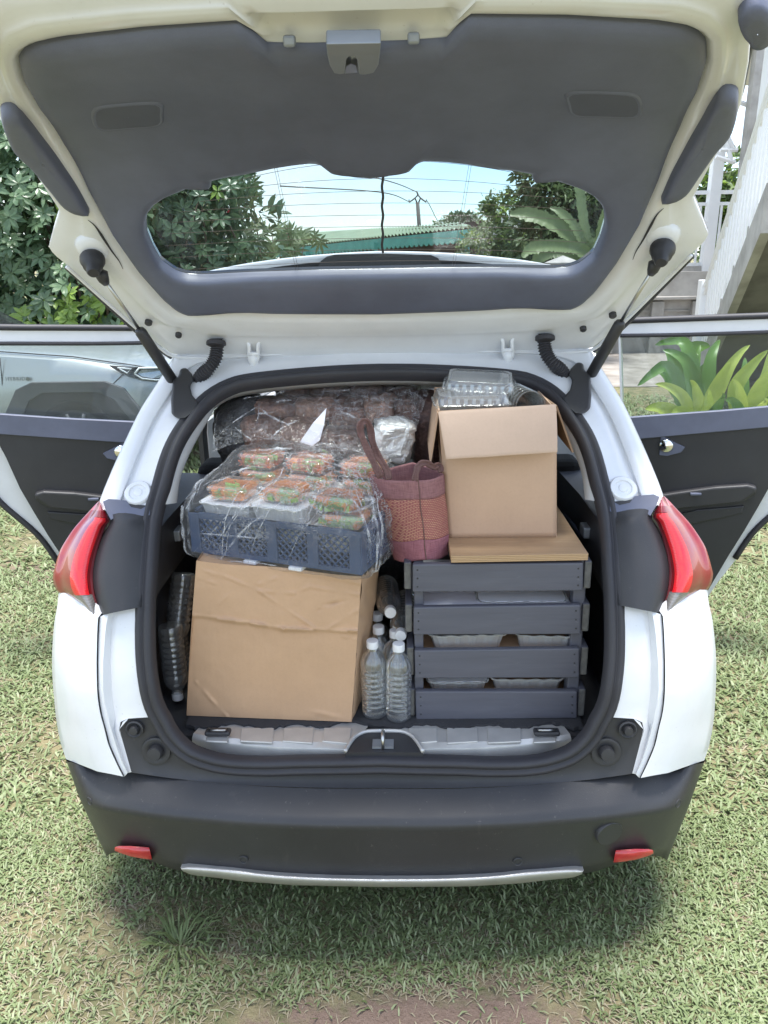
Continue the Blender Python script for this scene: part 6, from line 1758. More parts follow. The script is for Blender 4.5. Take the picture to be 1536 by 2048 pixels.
# the long-bladed tuft in front of the bumper
tp = atz(360, 1890, 0.0)
for _ in range(60):
    a = rnd.uniform(0, 6.283); r_ = abs(rnd.gauss(0, 0.03))
    GP.append((tp[0] + math.cos(a) * r_, tp[1] + math.sin(a) * r_, 0.001)); GL.append(rnd.uniform(0.06, 0.12)); GW.append(0.0048); GE.append(R(rnd.uniform(12, 48))); GA.append(a + rnd.uniform(-0.6, 0.6)); GC.append(0.014); GM.append(3 if rnd.random() < 0.3 else 0)
v, f = blades(np.array(GP), np.array(GL), np.array(GW), np.array(GE), np.array(GA), np.array(GC))
o = fast_mesh('grass', v, f, M_GR, np.repeat(GM, 2)); o['kind'] = 'stuff'

# ================================================================== FOLIAGE
def weeds():
    C, D, N_, Ls, Ws = [], [], [], [], []
    def rosette(x, y, n, l):
        a0 = rnd.uniform(0, 6.28)
        for k in range(n):
            a = a0 + 2 * math.pi * k / n + rnd.uniform(-0.3, 0.3)
            C.append((x, y, rnd.uniform(0.006, 0.016))); D.append((math.cos(a), math.sin(a), rnd.uniform(-0.15, 0.35))); N_.append((0, 0, 1)); Ls.append(l * rnd.uniform(0.7, 1.2)); Ws.append(l * rnd.uniform(0.35, 0.6))
    spots = [(rnd.uniform(-1.5, 1.7), rnd.uniform(-0.35, 1.3)) for _ in range(26)] + [(rnd.choice((-1, 1)) * rnd.uniform(0.9, 2.6), rnd.uniform(0.3, 3.2)) for _ in range(30)]
    for x, y in spots:
        if abs(x) < 0.8 and y > 0.5: continue
        for _ in range(rnd.randrange(5, 16)): rosette(x + rnd.gauss(0, 0.07), y + rnd.gauss(0, 0.07), rnd.choice((3, 4, 5, 6)), rnd.uniform(0.012, 0.024))
    v, f = leafset(np.array(C), np.array(D), np.array(N_, float), np.array(Ls), np.array(Ws), 0.12)
    o = fast_mesh('low_weeds', v, f, M_GR[0]); o['kind'] = 'stuff'
def m_leaf(name, a, b, rough=0.4, tr=0.25, sc=3.0):
    t = NT(name)
    oi = t.n('ShaderNodeObjectInfo'); geo = t.n('ShaderNodeNewGeometry')
    n = t.noise(sc, 4, 0.7)
    r_ = t.math('ADD', t.math('MULTIPLY', n, 0.75), t.math('MULTIPLY', oi.outputs['Random'], 0.25))
    try: r_ = t.math('ADD', t.math('MULTIPLY', r_, 0.7), t.math('MULTIPLY', geo.outputs['Random Per Island'], 0.3))
    except Exception: pass
    c = t.mix(t.ramp(r_, [(0.30, 0.0), (0.70, 1.0)]), a, b)
    tl = t.n('ShaderNodeBsdfTranslucent'); t.l(c, tl.inputs['Color'])
    mx = t.n('ShaderNodeMixShader'); mx.inputs[0].default_value = tr
    t.l(t.pbr(c, rough, 0.0), mx.inputs[1]); t.l(tl.outputs[0], mx.inputs[2])
    return t.done(mx.outputs[0])
M_HEDGE = m_leaf('hedge_leaf', (0.085, 0.150, 0.085), (0.185, 0.275, 0.150), 0.28, 0.40)
M_HEDGE_Y = m_leaf('hedge_leaf_sunlit', (0.15, 0.25, 0.045), (0.28, 0.40, 0.08), 0.35)  # yellower copy of the hedge leaf, sunlight put into its colour
M_TREE = m_leaf('tree_leaf', (0.065, 0.11, 0.050), (0.14, 0.20, 0.090), 0.5, 0.35)
M_TREE2 = m_leaf('shrub_leaf', (0.10, 0.155, 0.065), (0.20, 0.27, 0.12), 0.5, 0.35)
M_VINE = m_leaf('dry_vine_leaf', (0.11, 0.10, 0.055), (0.20, 0.20, 0.09), 0.6)
M_BANANA = m_leaf('banana_leaf', (0.15, 0.205, 0.10), (0.22, 0.29, 0.14), 0.42, 0.35)
M_STRAPG = m_leaf('strap_leaf_yellow', (0.27, 0.37, 0.05), (0.52, 0.58, 0.14), 0.38, 0.35, 9)
M_STRAPD = m_leaf('strap_leaf_green', (0.07, 0.16, 0.035), (0.14, 0.27, 0.05), 0.38, 0.3)
M_PINK = m_leaf('pink_flower', (0.45, 0.16, 0.20), (0.60, 0.30, 0.33), 0.6)
M_RED = m_leaf('red_flower', (0.40, 0.03, 0.05), (0.55, 0.08, 0.08), 0.6)
M_BARK = mat('bark', (0.16, 0.12, 0.09), 0.9, var=0.4, vs=12, bs=40, bst=0.5)
def leafset(C, D, Nn, L, W, fold=0.18):
    """leaves at base C, along D, face normal Nn: base, left, right, tip, two ribs"""
    n = len(C); D = D / np.linalg.norm(D, axis=1)[:, None]; S = np.cross(D, Nn); S /= np.linalg.norm(S, axis=1)[:, None] + 1e-9; U_ = np.cross(S, D)
    L = np.broadcast_to(L, n)[:, None]; W = np.broadcast_to(W, n)[:, None]
    b = C; m1 = C + D * L * 0.35 - U_ * W * fold; m2 = C + D * L * 0.72 - U_ * W * fold * 1.2; tp_ = C + D * L - U_ * W * fold * 2.6
    l1, r1 = C + D * L * 0.38 - S * W * 0.5, C + D * L * 0.38 + S * W * 0.5
    l2, r2 = C + D * L * 0.70 - S * W * 0.42 - U_ * W * 0.1, C + D * L * 0.70 + S * W * 0.42 - U_ * W * 0.1
    v = np.stack([b, l1, m1, r1, l2, m2, r2, tp_], 1).reshape(-1, 3); k = np.arange(n)[:, None] * 8
    f = np.stack([k + [0, 2, 1, 1], k + [0, 3, 2, 2], k + [1, 2, 5, 4], k + [2, 3, 6, 5], k + [4, 5, 7, 7], k + [5, 6, 7, 7]], 1).reshape(-1, 4)
    tri = np.concatenate([f[:, :3], f[:, [0, 2, 3]]]); keep = (tri[:, 0] != tri[:, 1]) & (tri[:, 1] != tri[:, 2]) & (tri[:, 0] != tri[:, 2])
    return v, tri[keep]
weeds()
def unit(n): 
    x = nrg.normal(size=(n, 3)); return x / np.linalg.norm(x, axis=1)[:, None]
def crown(name, blobs, n, L, W, mats, parent, droop=0.3, fm=None, kind='stuff', shell=0.55):
    """blobs: (centre, radii) ellipsoids; leaves lie mostly in the outer part of each"""
    vol = np.array([b[1][0] * b[1][1] * b[1][2] for b in blobs]) ** 0.7; cnt = (n * vol / vol.sum()).astype(int)
    Cs, Ds, Ns = [], [], []
    for (c, r_), k in zip(blobs, cnt):
        # clumps, so that light and dark gather
        kc = max(6, k // 26); u = unit(kc); rad = shell + (1.02 - shell) * nrg.random((kc, 1)) ** 0.6
        cl = u * rad
        idx = nrg.integers(0, kc, k)
        p = cl[idx] + nrg.normal(size=(k, 3)) * (0.11 if kc > 12 else 0.2)
        d = p / (np.linalg.norm(p, axis=1)[:, None] + 1e-6) + nrg.normal(size=(k, 3)) * 0.7; d[:, 2] -= droop
        Cs.append(np.array(c) + p * np.array(r_)); Ds.append(d); nn = nrg.normal(size=(k, 3)) * 0.6; nn[:, 2] += 1; Ns.append(nn)
    C = np.vstack(Cs); n2 = len(C); C[:, 2] = np.maximum(C[:, 2], 0.03)
    v, f = leafset(C, np.vstack(Ds), np.vstack(Ns), L * nrg.uniform(0.6, 1.35, n2), W * nrg.uniform(0.7, 1.3, n2))
    m = None
    if isinstance(mats, (list, tuple)):
        pick = nrg.choice(len(mats), n2, p=fm); per = len(f) // n2
        m = pick[f.min(1) // 8]
    o = fast_mesh(name, v, f, mats, m, parent); o['kind'] = kind
    return o
def tree(name, label, cat, base, trunk, blobs, n, L, W, mats, fm=None, droop=0.3, group=None, bark=None, shell=0.55):
    t = thing(name, base, label, cat, group)
    mb = MB(); b = np.array(base, float)
    top = np.array(blobs[0][0], float)
    mb.add(tube([b + np.array([0, 0, -0.05]), b * 0.6 + top * 0.4 + np.array([trunk, 0, 0]), top], [trunk * 1.3, trunk, trunk * 0.55], 9))
    for c, r_ in blobs[1:]:
        s = b * 0.5 + top * 0.5; mb.add(tube([s, s * 0.4 + np.array(c) * 0.6 + np.array([0, 0, -0.1]), np.array(c) + np.array([0, 0, 0.3 * r_[2]])], [trunk * 0.6, trunk * 0.4, trunk * 0.15], 6))
    mb.obj('trunk', bark or M_BARK, t)
    crown('crown', blobs, n, L, W, mats, t, droop, fm, shell=shell)
    return t
def pxc(x, y, Y, rx, ry, rz):
    """ellipsoid blob centred on a pixel at depth Y, radii in metres"""
    return (tuple(at(x, y, Y)), (rx, ry, rz))

# --- the hedge on the left: rosettes of large leaflets
def rosette_mesh(seed, m, size=0.2):
    rr = random.Random(seed); n = rr.choice((7, 8, 9)); C, D, Nn, Ls, Ws = [], [], [], [], []
    for k in range(n):
        a = 2 * math.pi * k / n + rr.uniform(-0.2, 0.2)
        d = np.array([math.cos(a), math.sin(a), rr.uniform(-0.25, 0.2)])
        C.append(d * 0.012); D.append(d); Nn.append((0, 0, 1)); Ls.append(size * rr.uniform(0.8, 1.1)); Ws.append(size * 0.40 * rr.uniform(0.85, 1.15))
    v, f = leafset(np.array(C), np.array(D), np.array(Nn, float), np.array(Ls), np.array(Ws), 0.14)
    me = bpy.data.meshes.new('leaf_rosette'); me.from_pydata(v.tolist(), [], f.tolist()); me.materials.append(m); me.update(); return me
ROS = [rosette_mesh(s, M_HEDGE) for s in range(5)] + [rosette_mesh(s + 20, M_HEDGE_Y) for s in range(3)]
hb = at(120, 700, 8.2)
def hedge(name, label, px0, px1, py0, Y, zmin, n_parts, seed, yellow, extra_n, rs=0.2):
    base = at((px0 + px1) / 2, 700, Y + 0.4); base[2] = 0
    t = thing(name, tuple(base), label, 'shrub', 'broadleaved shrubs of the hedge beside the lawn')
    a, b = at(px0, py0, Y), at(px1, py0, Y)
    rr = random.Random(seed); pts = []
    for k in range(n_parts):
        for _ in range(30):
            x = rr.uniform(a[0], b[0]); z = rr.uniform(zmin, a[2] * (0.96 + 0.1 * nz((x * 2, 0, seed), 1.0)))
            if all((x - q[0]) ** 2 + (z - q[2]) ** 2 > 0.030 for q in pts[-60:]): break
        y = Y + 0.40 * nz((x * 1.1, z * 1.1, seed), 1.0) + rr.uniform(-0.12, 0.2)
        pts.append((x, y, z))
        yl = yellow(x, z, rr)
        me = ROS[5 + rr.randrange(3)] if yl else ROS[rr.randrange(5)]
        o = bpy.data.objects.new('leaf_rosette', me); COL.objects.link(o); o.parent = t
        o.location = np.array((x, y, z)) - ORG[t.name]
        dirv = Vector((rr.uniform(-0.6, 0.6), -1.0, rr.uniform(0.1, 1.1)))
        o.rotation_mode = 'QUATERNION'; o.rotation_quaternion = dirv.to_track_quat('Z', 'Y') @ Matrix.Rotation(rr.uniform(0, 6.28), 3, 'Z').to_quaternion()
        s = rr.uniform(0.75, 1.2) * rs / 0.2; o.scale = (s, s, s)
    blobs = []
    for k in range(9):
        x = a[0] + (b[0] - a[0]) * (k + 0.5) / 9
        for zz in np.linspace(zmin + 0.2, a[2] - 0.2, 5): blobs.append(((x, Y + 0.75, zz), ((b[0] - a[0]) / 10 + 0.25, 0.45, 0.5)))
    crown('inner_leaves', blobs, extra_n, 0.17, 0.075, M_HEDGE, t, 0.1)
    mb = MB()
    for k in range(10):
        x = a[0] + (b[0] - a[0]) * rr.random(); mb.add(tube([(x, Y + 0.7, 0), (x + rr.uniform(-.3, .3), Y + 0.55, a[2] * 0.5), (x + rr.uniform(-.6, .6), Y + 0.3, a[2] * 0.9)], [0.03, 0.02, 0.008], 6))
    mb.obj('stem', M_BARK, t)
    return t
yl_lo = lambda x, z, rr: rr.random() < (0.85 if z < 1.35 and x > -4.6 else 0.06)  # low leaves mostly take the sunlit leaf colour
hedge('hedge_shrub', 'broadleaved shrub at the left edge behind the silver car, with low leaves coloured bright as if sunlit', -260, 190, 225, 8.0, 0.5, 290, 5, yl_lo, 7500, 0.15)
hedge('hedge_shrub', 'dark broadleaved shrub filling the gap between the silver car and the tailgate', 130, 470, 330, 8.8, 0.4, 90, 8, yl_lo, 4800, 0.145)

# --- through the raised rear window, from left to right
tree('garden_tree', 'dense dark leafy tree seen at the left end of the rear window', 'tree', (at(350, 560, 12)[0], 12.3, 0), 0.10,
     [pxc(345, 430, 12, 0.75, 0.7, 0.55), pxc(330, 510, 12, 0.8, 0.7, 0.45), pxc(400, 385, 12.2, 0.5, 0.5, 0.35), pxc(390, 480, 12.3, 0.45, 0.5, 0.5), pxc(300, 380, 12.2, 0.7, 0.6, 0.5), pxc(470, 360, 12.2, 0.28, 0.3, 0.22)], 9500, 0.14, 0.042, [M_TREE, M_TREE2], [0.6, 0.4], 0.6)
pb, ptp = at(449, 545, 11.6), at(437, 350, 11.6)
t = thing('concrete_post', (pb[0], 11.6, 0), 'tall grey post overgrown with dry vine seen through the rear window', 'post')
mpost = mat('grey_concrete', (0.30, 0.29, 0.27), 0.9, var=0.3, vs=5, bs=60, bst=0.3)
v, f = tube([(pb[0], 11.6, 0), tuple(ptp + np.array([0, 0, 0.5]))], 0.045, 8); obj('shaft', v, f, mpost, t)
crown('vine', [pxc(432, 470, 11.5, 0.22, 0.22, 0.55), pxc(436, 410, 11.5, 0.20, 0.2, 0.3), pxc(425, 525, 11.5, 0.28, 0.25, 0.3)], 1300, 0.12, 0.04, [M_VINE, M_TREE2], t, 0.8, [0.7, 0.3])
# papaya-like shrub with loose branches against the sky
def palmate(t, px, py, Y, size, rr, mats):
    c = at(px, py, Y); a0 = rr.uniform(0, 6.28); tilt = Vector((rr.uniform(-.5, .5), -1, rr.uniform(-.1, .7))); q = tilt.to_track_quat('Z', 'Y')
    C, D, Nn, Ls = [], [], [], []
    for k in range(7):
        a = a0 + (k - 3) * 0.62; d = np.array(q @ Vector((math.cos(a), math.sin(a), -0.2)))
        C.append(c); D.append(d); Nn.append(np.array(q @ Vector((0, 0, 1)))); Ls.append(size * (1 - 0.09 * abs(k - 3)))
    v, f = leafset(np.array(C), np.array(D), np.array(Nn), np.array(Ls), np.array(Ls) * 0.22, 0.1)
    return fast_mesh('palmate_leaf', v, f, mats, None, t)
rr = random.Random(4)
pap = thing('cassava_shrub', (at(520, 560, 10.5)[0], 10.5, 0), 'loose shrub with fingered leaves against the sky through the rear window', 'shrub')
mb = MB()
root = np.array([at(520, 560, 10.5)[0], 10.5, 0.0])
for px, py in ((500, 360), (545, 470), (480, 420), (575, 465), (610, 470), (520, 500), (470, 380), (560, 500)):
    e = at(px, py, 10.5); mb.add(tube([root, root * 0.5 + e * 0.5 + np.array([0.1, 0, -0.2]), e], [0.03, 0.018, 0.006], 6))
mb.obj('stem', M_BARK, pap)
PL = [(470, 352), (492, 350), (505, 366), (488, 372), (476, 388), (498, 384), (515, 380), (482, 402), (508, 402), (495, 420), (470, 420), (478, 440), (485, 470), (505, 462), (522, 458), (538, 466), (552, 458), (568, 468), (582, 462), (598, 470), (612, 463), (628, 472), (500, 488), (520, 482), (540, 488), (560, 486), (580, 484), (600, 488), (492, 508), (512, 508), (532, 510), (552, 508), (572, 504), (480, 528), (505, 530), (530, 528), (465, 500), (590, 500), (470, 480)]
for px, py in PL + [(p[0] + rr.uniform(-16, 16), p[1] + rr.uniform(-8, 14)) for p in PL[13:]]: palmate(pap, px, py, 10.5 + rr.uniform(-0.3, 0.3), rr.uniform(0.15, 0.24), rr, M_TREE2)
C = np.array([at(x + rr.uniform(-4, 4), y + rr.uniform(-4, 4), 10.6) for x, y in ((450, 428), (455, 436), (448, 402), (465, 438), (468, 500), (572, 470)) for _ in range(7)])
v, f = leafset(C, unit(len(C)), unit(len(C)), np.full(len(C), 0.06), np.full(len(C), 0.05)); o = fast_mesh('blossom', v, f, M_RED, None, pap); o['kind'] = 'stuff'
# green roofed house
M_ROOFG = mat('green_roof_sheet', (0.27, 0.36, 0.24), 0.55, var=0.18, vs=0.8, bs=20, bst=0.05)
M_TEAL = mat('teal_paint', (0.075, 0.34, 0.29), 0.5, var=0.25, vs=3, bs=30, bst=0.05)
M_WALLB = mat('dark_brown_wall', (0.075, 0.045, 0.040), 0.8, var=0.3, vs=2, bs=30, bst=0.2)
M_WALLW = mat('white_wall_paint', (0.70, 0.71, 0.71), 0.7, var=0.08, vs=2, bs=30, bst=0.1)
house = thing('house', (0.0, 24.0, 0), 'low house with green corrugated roof and teal fascia seen through the rear window', 'house')
eL, eR = at(514, 500, 31.0), at(946, 453, 18.0)
rL, rR = at(560, 470, 36.0), at(918, 446, 23.0)
n = 150; rows = [[], [], []]
nrm_ = np.cross(eR - eL, rL - eL); nrm_ /= np.linalg.norm(nrm_)
if nrm_[2] < 0: nrm_ = -nrm_
for k in range(n + 1):
    a = k / n; c = 0.035 * (1 if k % 2 else -1)
    e, r_ = eL * (1 - a) + eR * a, rL * (1 - a) + rR * a
    rows[0].append(e + nrm_ * c); rows[1].append(0.5 * (e + r_) + nrm_ * c); rows[2].append(r_ + nrm_ * c)
v, f = grid(rows); o = obj('roof', v, f, M_ROOFG, house, smooth=False); solid(o, 0.01)
along = (eR - eL); LH = np.linalg.norm(along[:2]); hd = along / np.linalg.norm(along)
# scalloped teal fascia
n = 60; top_, bot_ = [], []
for k in range(n * 4 + 1):
    a = k / (n * 4); e = eL * (1 - a) + eR * a - nrm_ * 0.05; dp = 0.24 + 0.07 * abs(math.sin(math.pi * a * n))
    top_.append(e); bot_.append(e - np.array([0, 0, dp]))
v, f = grid([bot_, top_]); o = obj('fascia', v, f, M_TEAL, house, smooth=False); solid(o, 0.03)
def hw(a): return eL * (1 - a) + eR * a
back = np.array([0.5, 1.0, 0.0]); back = np.array([-hd[1], hd[0], 0]) * -1.0
if back[1] < 0: back = -back
for a in (0.34, 0.675, 0.985, 0.05):
    e = hw(a); v, f = box((e[0], e[1], e[2] / 2 - 0.1), (0.11, 0.11, e[2] - 0.1)); obj('post', v, f, M_TEAL, house, smooth=False)
def wallq(a0, a1, m, off, nm):
    p, q = hw(a0) + back * off, hw(a1) + back * off
    v = [(p[0], p[1], 0), (q[0], q[1], 0), (q[0], q[1], q[2] + 0.25), (p[0], p[1], p[2] + 0.25)]
    o = obj(nm, v, [(0, 1, 2, 3)], m, house, smooth=False); solid(o, 0.12); return o
wallq(0.05, 0.92, M_WALLB, 1.5, 'wall')
w = wallq(0.92, 1.0, M_WALLW, 1.45, 'end_wall')
for k in range(7):
    p, q = hw(0.92) + back * 1.40, hw(1.0) + back * 1.40; z = 0.5 + k * 0.3
    v, f = tube([(p[0], p[1], z), (q[0], q[1], z)], 0.018, 4); obj('board', v, f, M_WALLW, house, smooth=False)
# utility pole with wires
M_POLE = mat('pole_grey', (0.16, 0.15, 0.14), 0.8, var=0.2, vs=4, bs=30, bst=0.1)
pY = 42.0; pt_, pb_ = at(835, 405, pY), at(839, 460, pY)
pole = thing('utility_pole', (pb_[0], pY, 0), 'grey utility pole with a forked wire bracket seen through the rear window', 'utility pole')
v, f = tube([(pb_[0] + 0.1, pY, 0), tuple(pb_), tuple(pt_)], [0.14, 0.11, 0.10], 10); obj('shaft', v, f, M_POLE, pole)
for s in (1, -1):
    X = lambda x: 835.5 + s * (x - 835.5)
    v, f = tube([at(837 if s > 0 else 834, 406, pY), at(X(841), 396, pY), at(836, 390, pY)], 0.045, 6); obj('bracket', v, f, M_POLE, pole)
    v, f = tube([at(X(841), 396, pY), at(X(846), 400, pY), at(X(852), 404, pY), at(X(853), 399, pY)], 0.045, 6); obj('arm', v, f, M_POLE, pole)
v, f = tube([at(836, 390, pY), at(834, 384, pY)], 0.05, 6); obj('tip', v, f, M_POLE, pole)
for a, b, c, lab in (((853, 400), (900, 470), (1010, 520), 'power line running down to the right from the forked pole'), ((834, 384), (790, 366), (690, 340), 'power line running up to the left from the tip of the forked pole'), ((820, 404), (765, 385), (560, 372), 'lower power line running left from the forked pole across the rear window')):
    q = [at(*a, pY), at(*b, pY - 8 if b[0] < 830 else pY + 4), at(*c, pY - 16 if b[0] < 830 else pY + 8)]
    v, f = tube(smooth_poly(q, 20), 0.022, 4); tag(obj('power_line', v, f, M_POLE), lab, 'power line', 'power lines')
# bushes and trees to the right
tree('flat_topped_tree', 'small distant tree with flat dark tufts above the house roof', 'tree', (at(910, 470, 40)[0], 40, 0), 0.12, [pxc(918, 440, 40, 0.9, 0.6, 0.28), pxc(936, 436, 40, 0.45, 0.4, 0.25), pxc(900, 446, 40, 0.6, 0.5, 0.2), pxc(950, 443, 40, 0.5, 0.4, 0.18)], 1300, 0.22, 0.1, M_TREE, droop=0.0)
tree('garden_bush', 'round light green bush right of the house seen through the rear window', 'bush', (at(1000, 560, 14)[0], 14.2, 0), 0.08,
     [pxc(1010, 440, 14, 0.48, 0.5, 0.5), pxc(975, 490, 13.8, 0.45, 0.5, 0.42), pxc(1040, 490, 14, 0.5, 0.5, 0.5), pxc(940, 500, 13.6, 0.30, 0.4, 0.35), pxc(1005, 540, 13.8, 0.9, 0.6, 0.4)], 5200, 0.12, 0.045, [M_TREE2, M_HEDGE_Y], [0.8, 0.2], 0.7)
tree('leafy_tree', 'tall dark tree behind the banana plant seen through the rear window', 'tree', (at(1110, 560, 11.3)[0], 11.3, 0), 0.10,
     [pxc(1100, 395, 11.3, 0.58, 0.5, 0.46), pxc(1072, 362, 11.3, 0.30, 0.35, 0.36), pxc(1150, 430, 11.2, 0.6, 0.5, 0.42), pxc(1190, 375, 11.4, 0.55, 0.5, 0.4), pxc(1090, 470, 11.1, 0.55, 0.5, 0.36), pxc(1215, 470, 11.3, 0.5, 0.5, 0.5)], 7000, 0.13, 0.05, [M_TREE, M_TREE2], [0.6, 0.4], 0.3)
C = np.array([at(1140 + rr.gauss(0, 12), 430 + rr.gauss(0, 12), 18.2) for _ in range(160)]); 
fl_ = thing('flowering_shrub', (at(1140, 560, 18)[0], 18.0, 0), 'shrub with pale pink blossom beside the upright banana leaf', 'shrub')
v, f = leafset(C, unit(160), unit(160), np.full(160, 0.13), np.full(160, 0.10)); o = fast_mesh('blossom', v, f, M_PINK, None, fl_); o['kind'] = 'stuff'
v, f = tube([(at(1140, 560, 18)[0], 18, 0), tuple(at(1140, 430, 18.2))], [0.05, 0.02], 6); obj('stem', v, f, M_BARK, fl_)
def blade_leaf(name, t, path, wmax, m, seed=0, torn=0.0, n=28, face=(0, -1, 0.35), prof=None):
    P = smooth_poly(path, n); rws = []; rr_ = random.Random(seed)
    for i, p in enumerate(P):
        d = P[min(i + 1, n - 1)] - P[max(i - 1, 0)]; d /= np.linalg.norm(d) + 1e-9
        s = np.cross(d, np.array(face, float)); s /= np.linalg.norm(s) + 1e-9; u = np.cross(s, d); a = i / (n - 1)
        w = wmax * (math.sin(math.pi * min(1.0, 0.06 + a * 0.94) ** 0.75) ** 0.8 if prof is None else prof(a)); jl, jr = 1 - torn * rr_.random(), 1 - torn * rr_.random()
        rws.append([p - s * w * jl + u * w * 0.30, p - s * w * 0.5 * jl + u * w * 0.08, p - u * w * 0.05, p + s * w * 0.5 * jr + u * w * 0.08, p + s * w * jr + u * w * 0.30])
    v, f = grid(rws); return obj(name, v, f, m, t)
ban = thing('banana_plant', (at(1185, 560, 9.5)[0], 9.5, 0), 'banana plant with broad torn leaves at the right end of the rear window', 'banana plant')
bx = at(1190, 560, 9.5); v, f = tube([(bx[0], 9.5, 0), tuple(at(1188, 520, 9.5))], [0.12, 0.08], 10); obj('stem', v, f, M_BANANA, ban)
for k, (pth, w) in enumerate((([(1190, 525), (1150, 480), (1105, 448), (1055, 430), (1020, 428)], 0.155), ([(1195, 520), (1150, 498), (1100, 492), (1060, 500), (1045, 515)], 0.13), ([(1186, 520), (1172, 470), (1163, 420), (1158, 370), (1154, 340)], 0.10),
                              ([(1192, 520), (1200, 480), (1208, 440), (1212, 410)], 0.12), ([(1185, 530), (1130, 505), (1085, 512), (1060, 535)], 0.12), ([(1200, 530), (1225, 470), (1240, 400), (1250, 360)], 0.15), ([(1180, 520), (1150, 455), (1120, 425), (1100, 415)], 0.09))):
    blade_leaf('banana_leaf', ban, [at(x, y, 9.5 - 0.12 * i * (1 if k % 2 else -0.6)) for i, (x, y) in enumerate(pth)], w * 0.78, M_BANANA, k, 0.30, 64, prof=lambda a: min(1.0, a / 0.10 + 0.12) * min(1.0, (1.02 - a) / 0.22) ** 0.6)
# stone gate pillar with a pyramid cap
gp_ = at(1131, 540, 8.4)
gpil = thing('gate_pillar', (gp_[0], 8.6, 0), 'pale stone gate pillar with a pyramid cap below the banana leaves', 'pillar')
M_STONE = mat('pale_stone', (0.46, 0.44, 0.42), 0.9, var=0.25, vs=6, bs=40, bst=0.3)
zc = at(1131, 534, 8.4)[2]; zt = at(1131, 511, 8.4)[2]
v, f = box((gp_[0], 8.6, zc / 2), (0.26, 0.26, zc)); obj('shaft', v, f, M_STONE, gpil, smooth=False)
v = [(gp_[0] + a * 0.19, 8.6 + b * 0.19, z) for z in (zc, zc + 0.05) for a, b in ((-1, -1), (1, -1), (1, 1), (-1, 1))] + [(gp_[0], 8.6, zt)]
obj('cap', v, [(3, 2, 1, 0), (0, 1, 5, 4), (1, 2, 6, 5), (2, 3, 7, 6), (3, 0, 4, 7), (4, 5, 8), (5, 6, 8), (6, 7, 8), (7, 4, 8)], M_STONE, gpil, smooth=False)

# ================================================================== RIGHT SIDE: wall, porch, stairs, plants
M_CONC = mat('old_concrete', (0.40, 0.385, 0.365), 0.92, col2=(0.27, 0.26, 0.24), vs=3.5, bs=50, bst=0.35)
M_WPAINT = mat('white_gloss_paint', (0.80, 0.80, 0.80), 0.45, var=0.05, vs=3, bs=30, bst=0.05)
M_DIRT = mat('grey_dirt', (0.30, 0.275, 0.25), 0.95, col2=(0.19, 0.17, 0.15), vs=4, bs=40, bst=0.5)
v, f = grid([[(x, y, 0.006 + 0.01 * nz((x, y, 0), 1.2)) for x in np.linspace(2.1, 9.0, 30)] for y in np.linspace(8.6 , 12.4, 20)])
v = [(p[0] + 0.35 * nz((p[1], 0, 0), 0.9) * (1 if p[0] < 2.2 else 0), p[1] + (0.4 * nz((p[0], 3, 0), 0.8) if p[1] < 8.7 else 0), p[2]) for p in v]
tag(obj('dirt_path', v, f, M_DIRT), kind='structure')
WYY = 12.0
wl = at(1180, 720, WYY)[0]
zt = at(1300, 545, WYY)[2]
ret = thing('retaining_wall', (4.6, WYY, 0), 'weathered grey concrete wall below the white porch behind the right door', 'wall')
v, f = box((wl + 3.2, WYY + 0.25, zt / 2), (6.4, 0.3, zt)); obj('wall', v, f, M_CONC, ret, smooth=False)
zc = at(1300, 597, WYY)[2]
v, f = box((wl + 3.2, WYY + 0.03, zc), (6.4, 0.16, 0.05)); bevel(obj('coping', v, f, M_CONC, ret, smooth=False), 0.008)
for px in (1312, 1216, 1392):
    p = at(px, 660, WYY); v, f = box((p[0], WYY + 0.05, zc / 2 - 0.02), (0.20, 0.12, zc - 0.06)); bevel(obj('pilaster', v, f, M_CONC, ret, smooth=False), 0.008)
for z in (0.35, 0.70):
    v, f = box((wl + 3.2, WYY + 0.09, z), (6.4, 0.03, 0.03)); obj('course', v, f, M_CONC, ret, smooth=False)
# porch
PY = 12.4
porch = thing('porch', (4.8, PY, zt), 'white railed porch above the grey concrete wall at the right', 'porch')
v, f = box((wl + 3.4, PY + 1.2, zt + 0.04), (6.4, 2.6, 0.08)); obj('deck', v, f, M_CONC, porch, smooth=False)
r1, r2, r0 = at(1410, 385, PY)[2], at(1410, 408, PY)[2], at(1410, 528, PY)[2]
xa, xb = at(1368, 400, PY)[0], at(1480, 400, PY)[0]
for z, h in ((r1, 0.06), (r2, 0.05), (r0, 0.05)):
    v, f = box(((xa - 0.75 + xb) / 2, PY, z), (xb - xa + 2.0, 0.05, h)); obj('rail', v, f, M_WPAINT, porch, smooth=False)
k = 0
x = xa - 0.75
while x < xb:
    v, f = box((x, PY, (r0 + r2) / 2), (0.032, 0.03, r2 - r0)); obj('baluster', v, f, M_WPAINT, porch, smooth=False); x += 0.115
for px, w, m, yy in ((1424, 0.17, M_WPAINT, PY - 0.06), (1482, 0.17, M_CONC, PY - 0.5)):
    p = at(px, 420, yy); v, f = box((p[0], yy, (zt + 4.6) / 2), (w, w, 4.6 - zt)); obj('post', v, f, m, porch, smooth=False)
for a, b in (((1432, 313), (1470, 325)), ((1440, 300), (1475, 300)), ((1452, 275), (1462, 320)), ((1480, 205), (1510, 215)), ((1440, 240), (1468, 300))):
    v, f = tube([at(*a, PY - 0.3), at(*b, PY - 0.3)], 0.035, 6); obj('brace', v, f, M_WPAINT, porch, smooth=False)
v, f = box((wl + 4.2, PY + 1.0, 4.62), (5.5, 3.0, 0.12)); obj('roof', v, f, M_WALLW, porch, smooth=False)
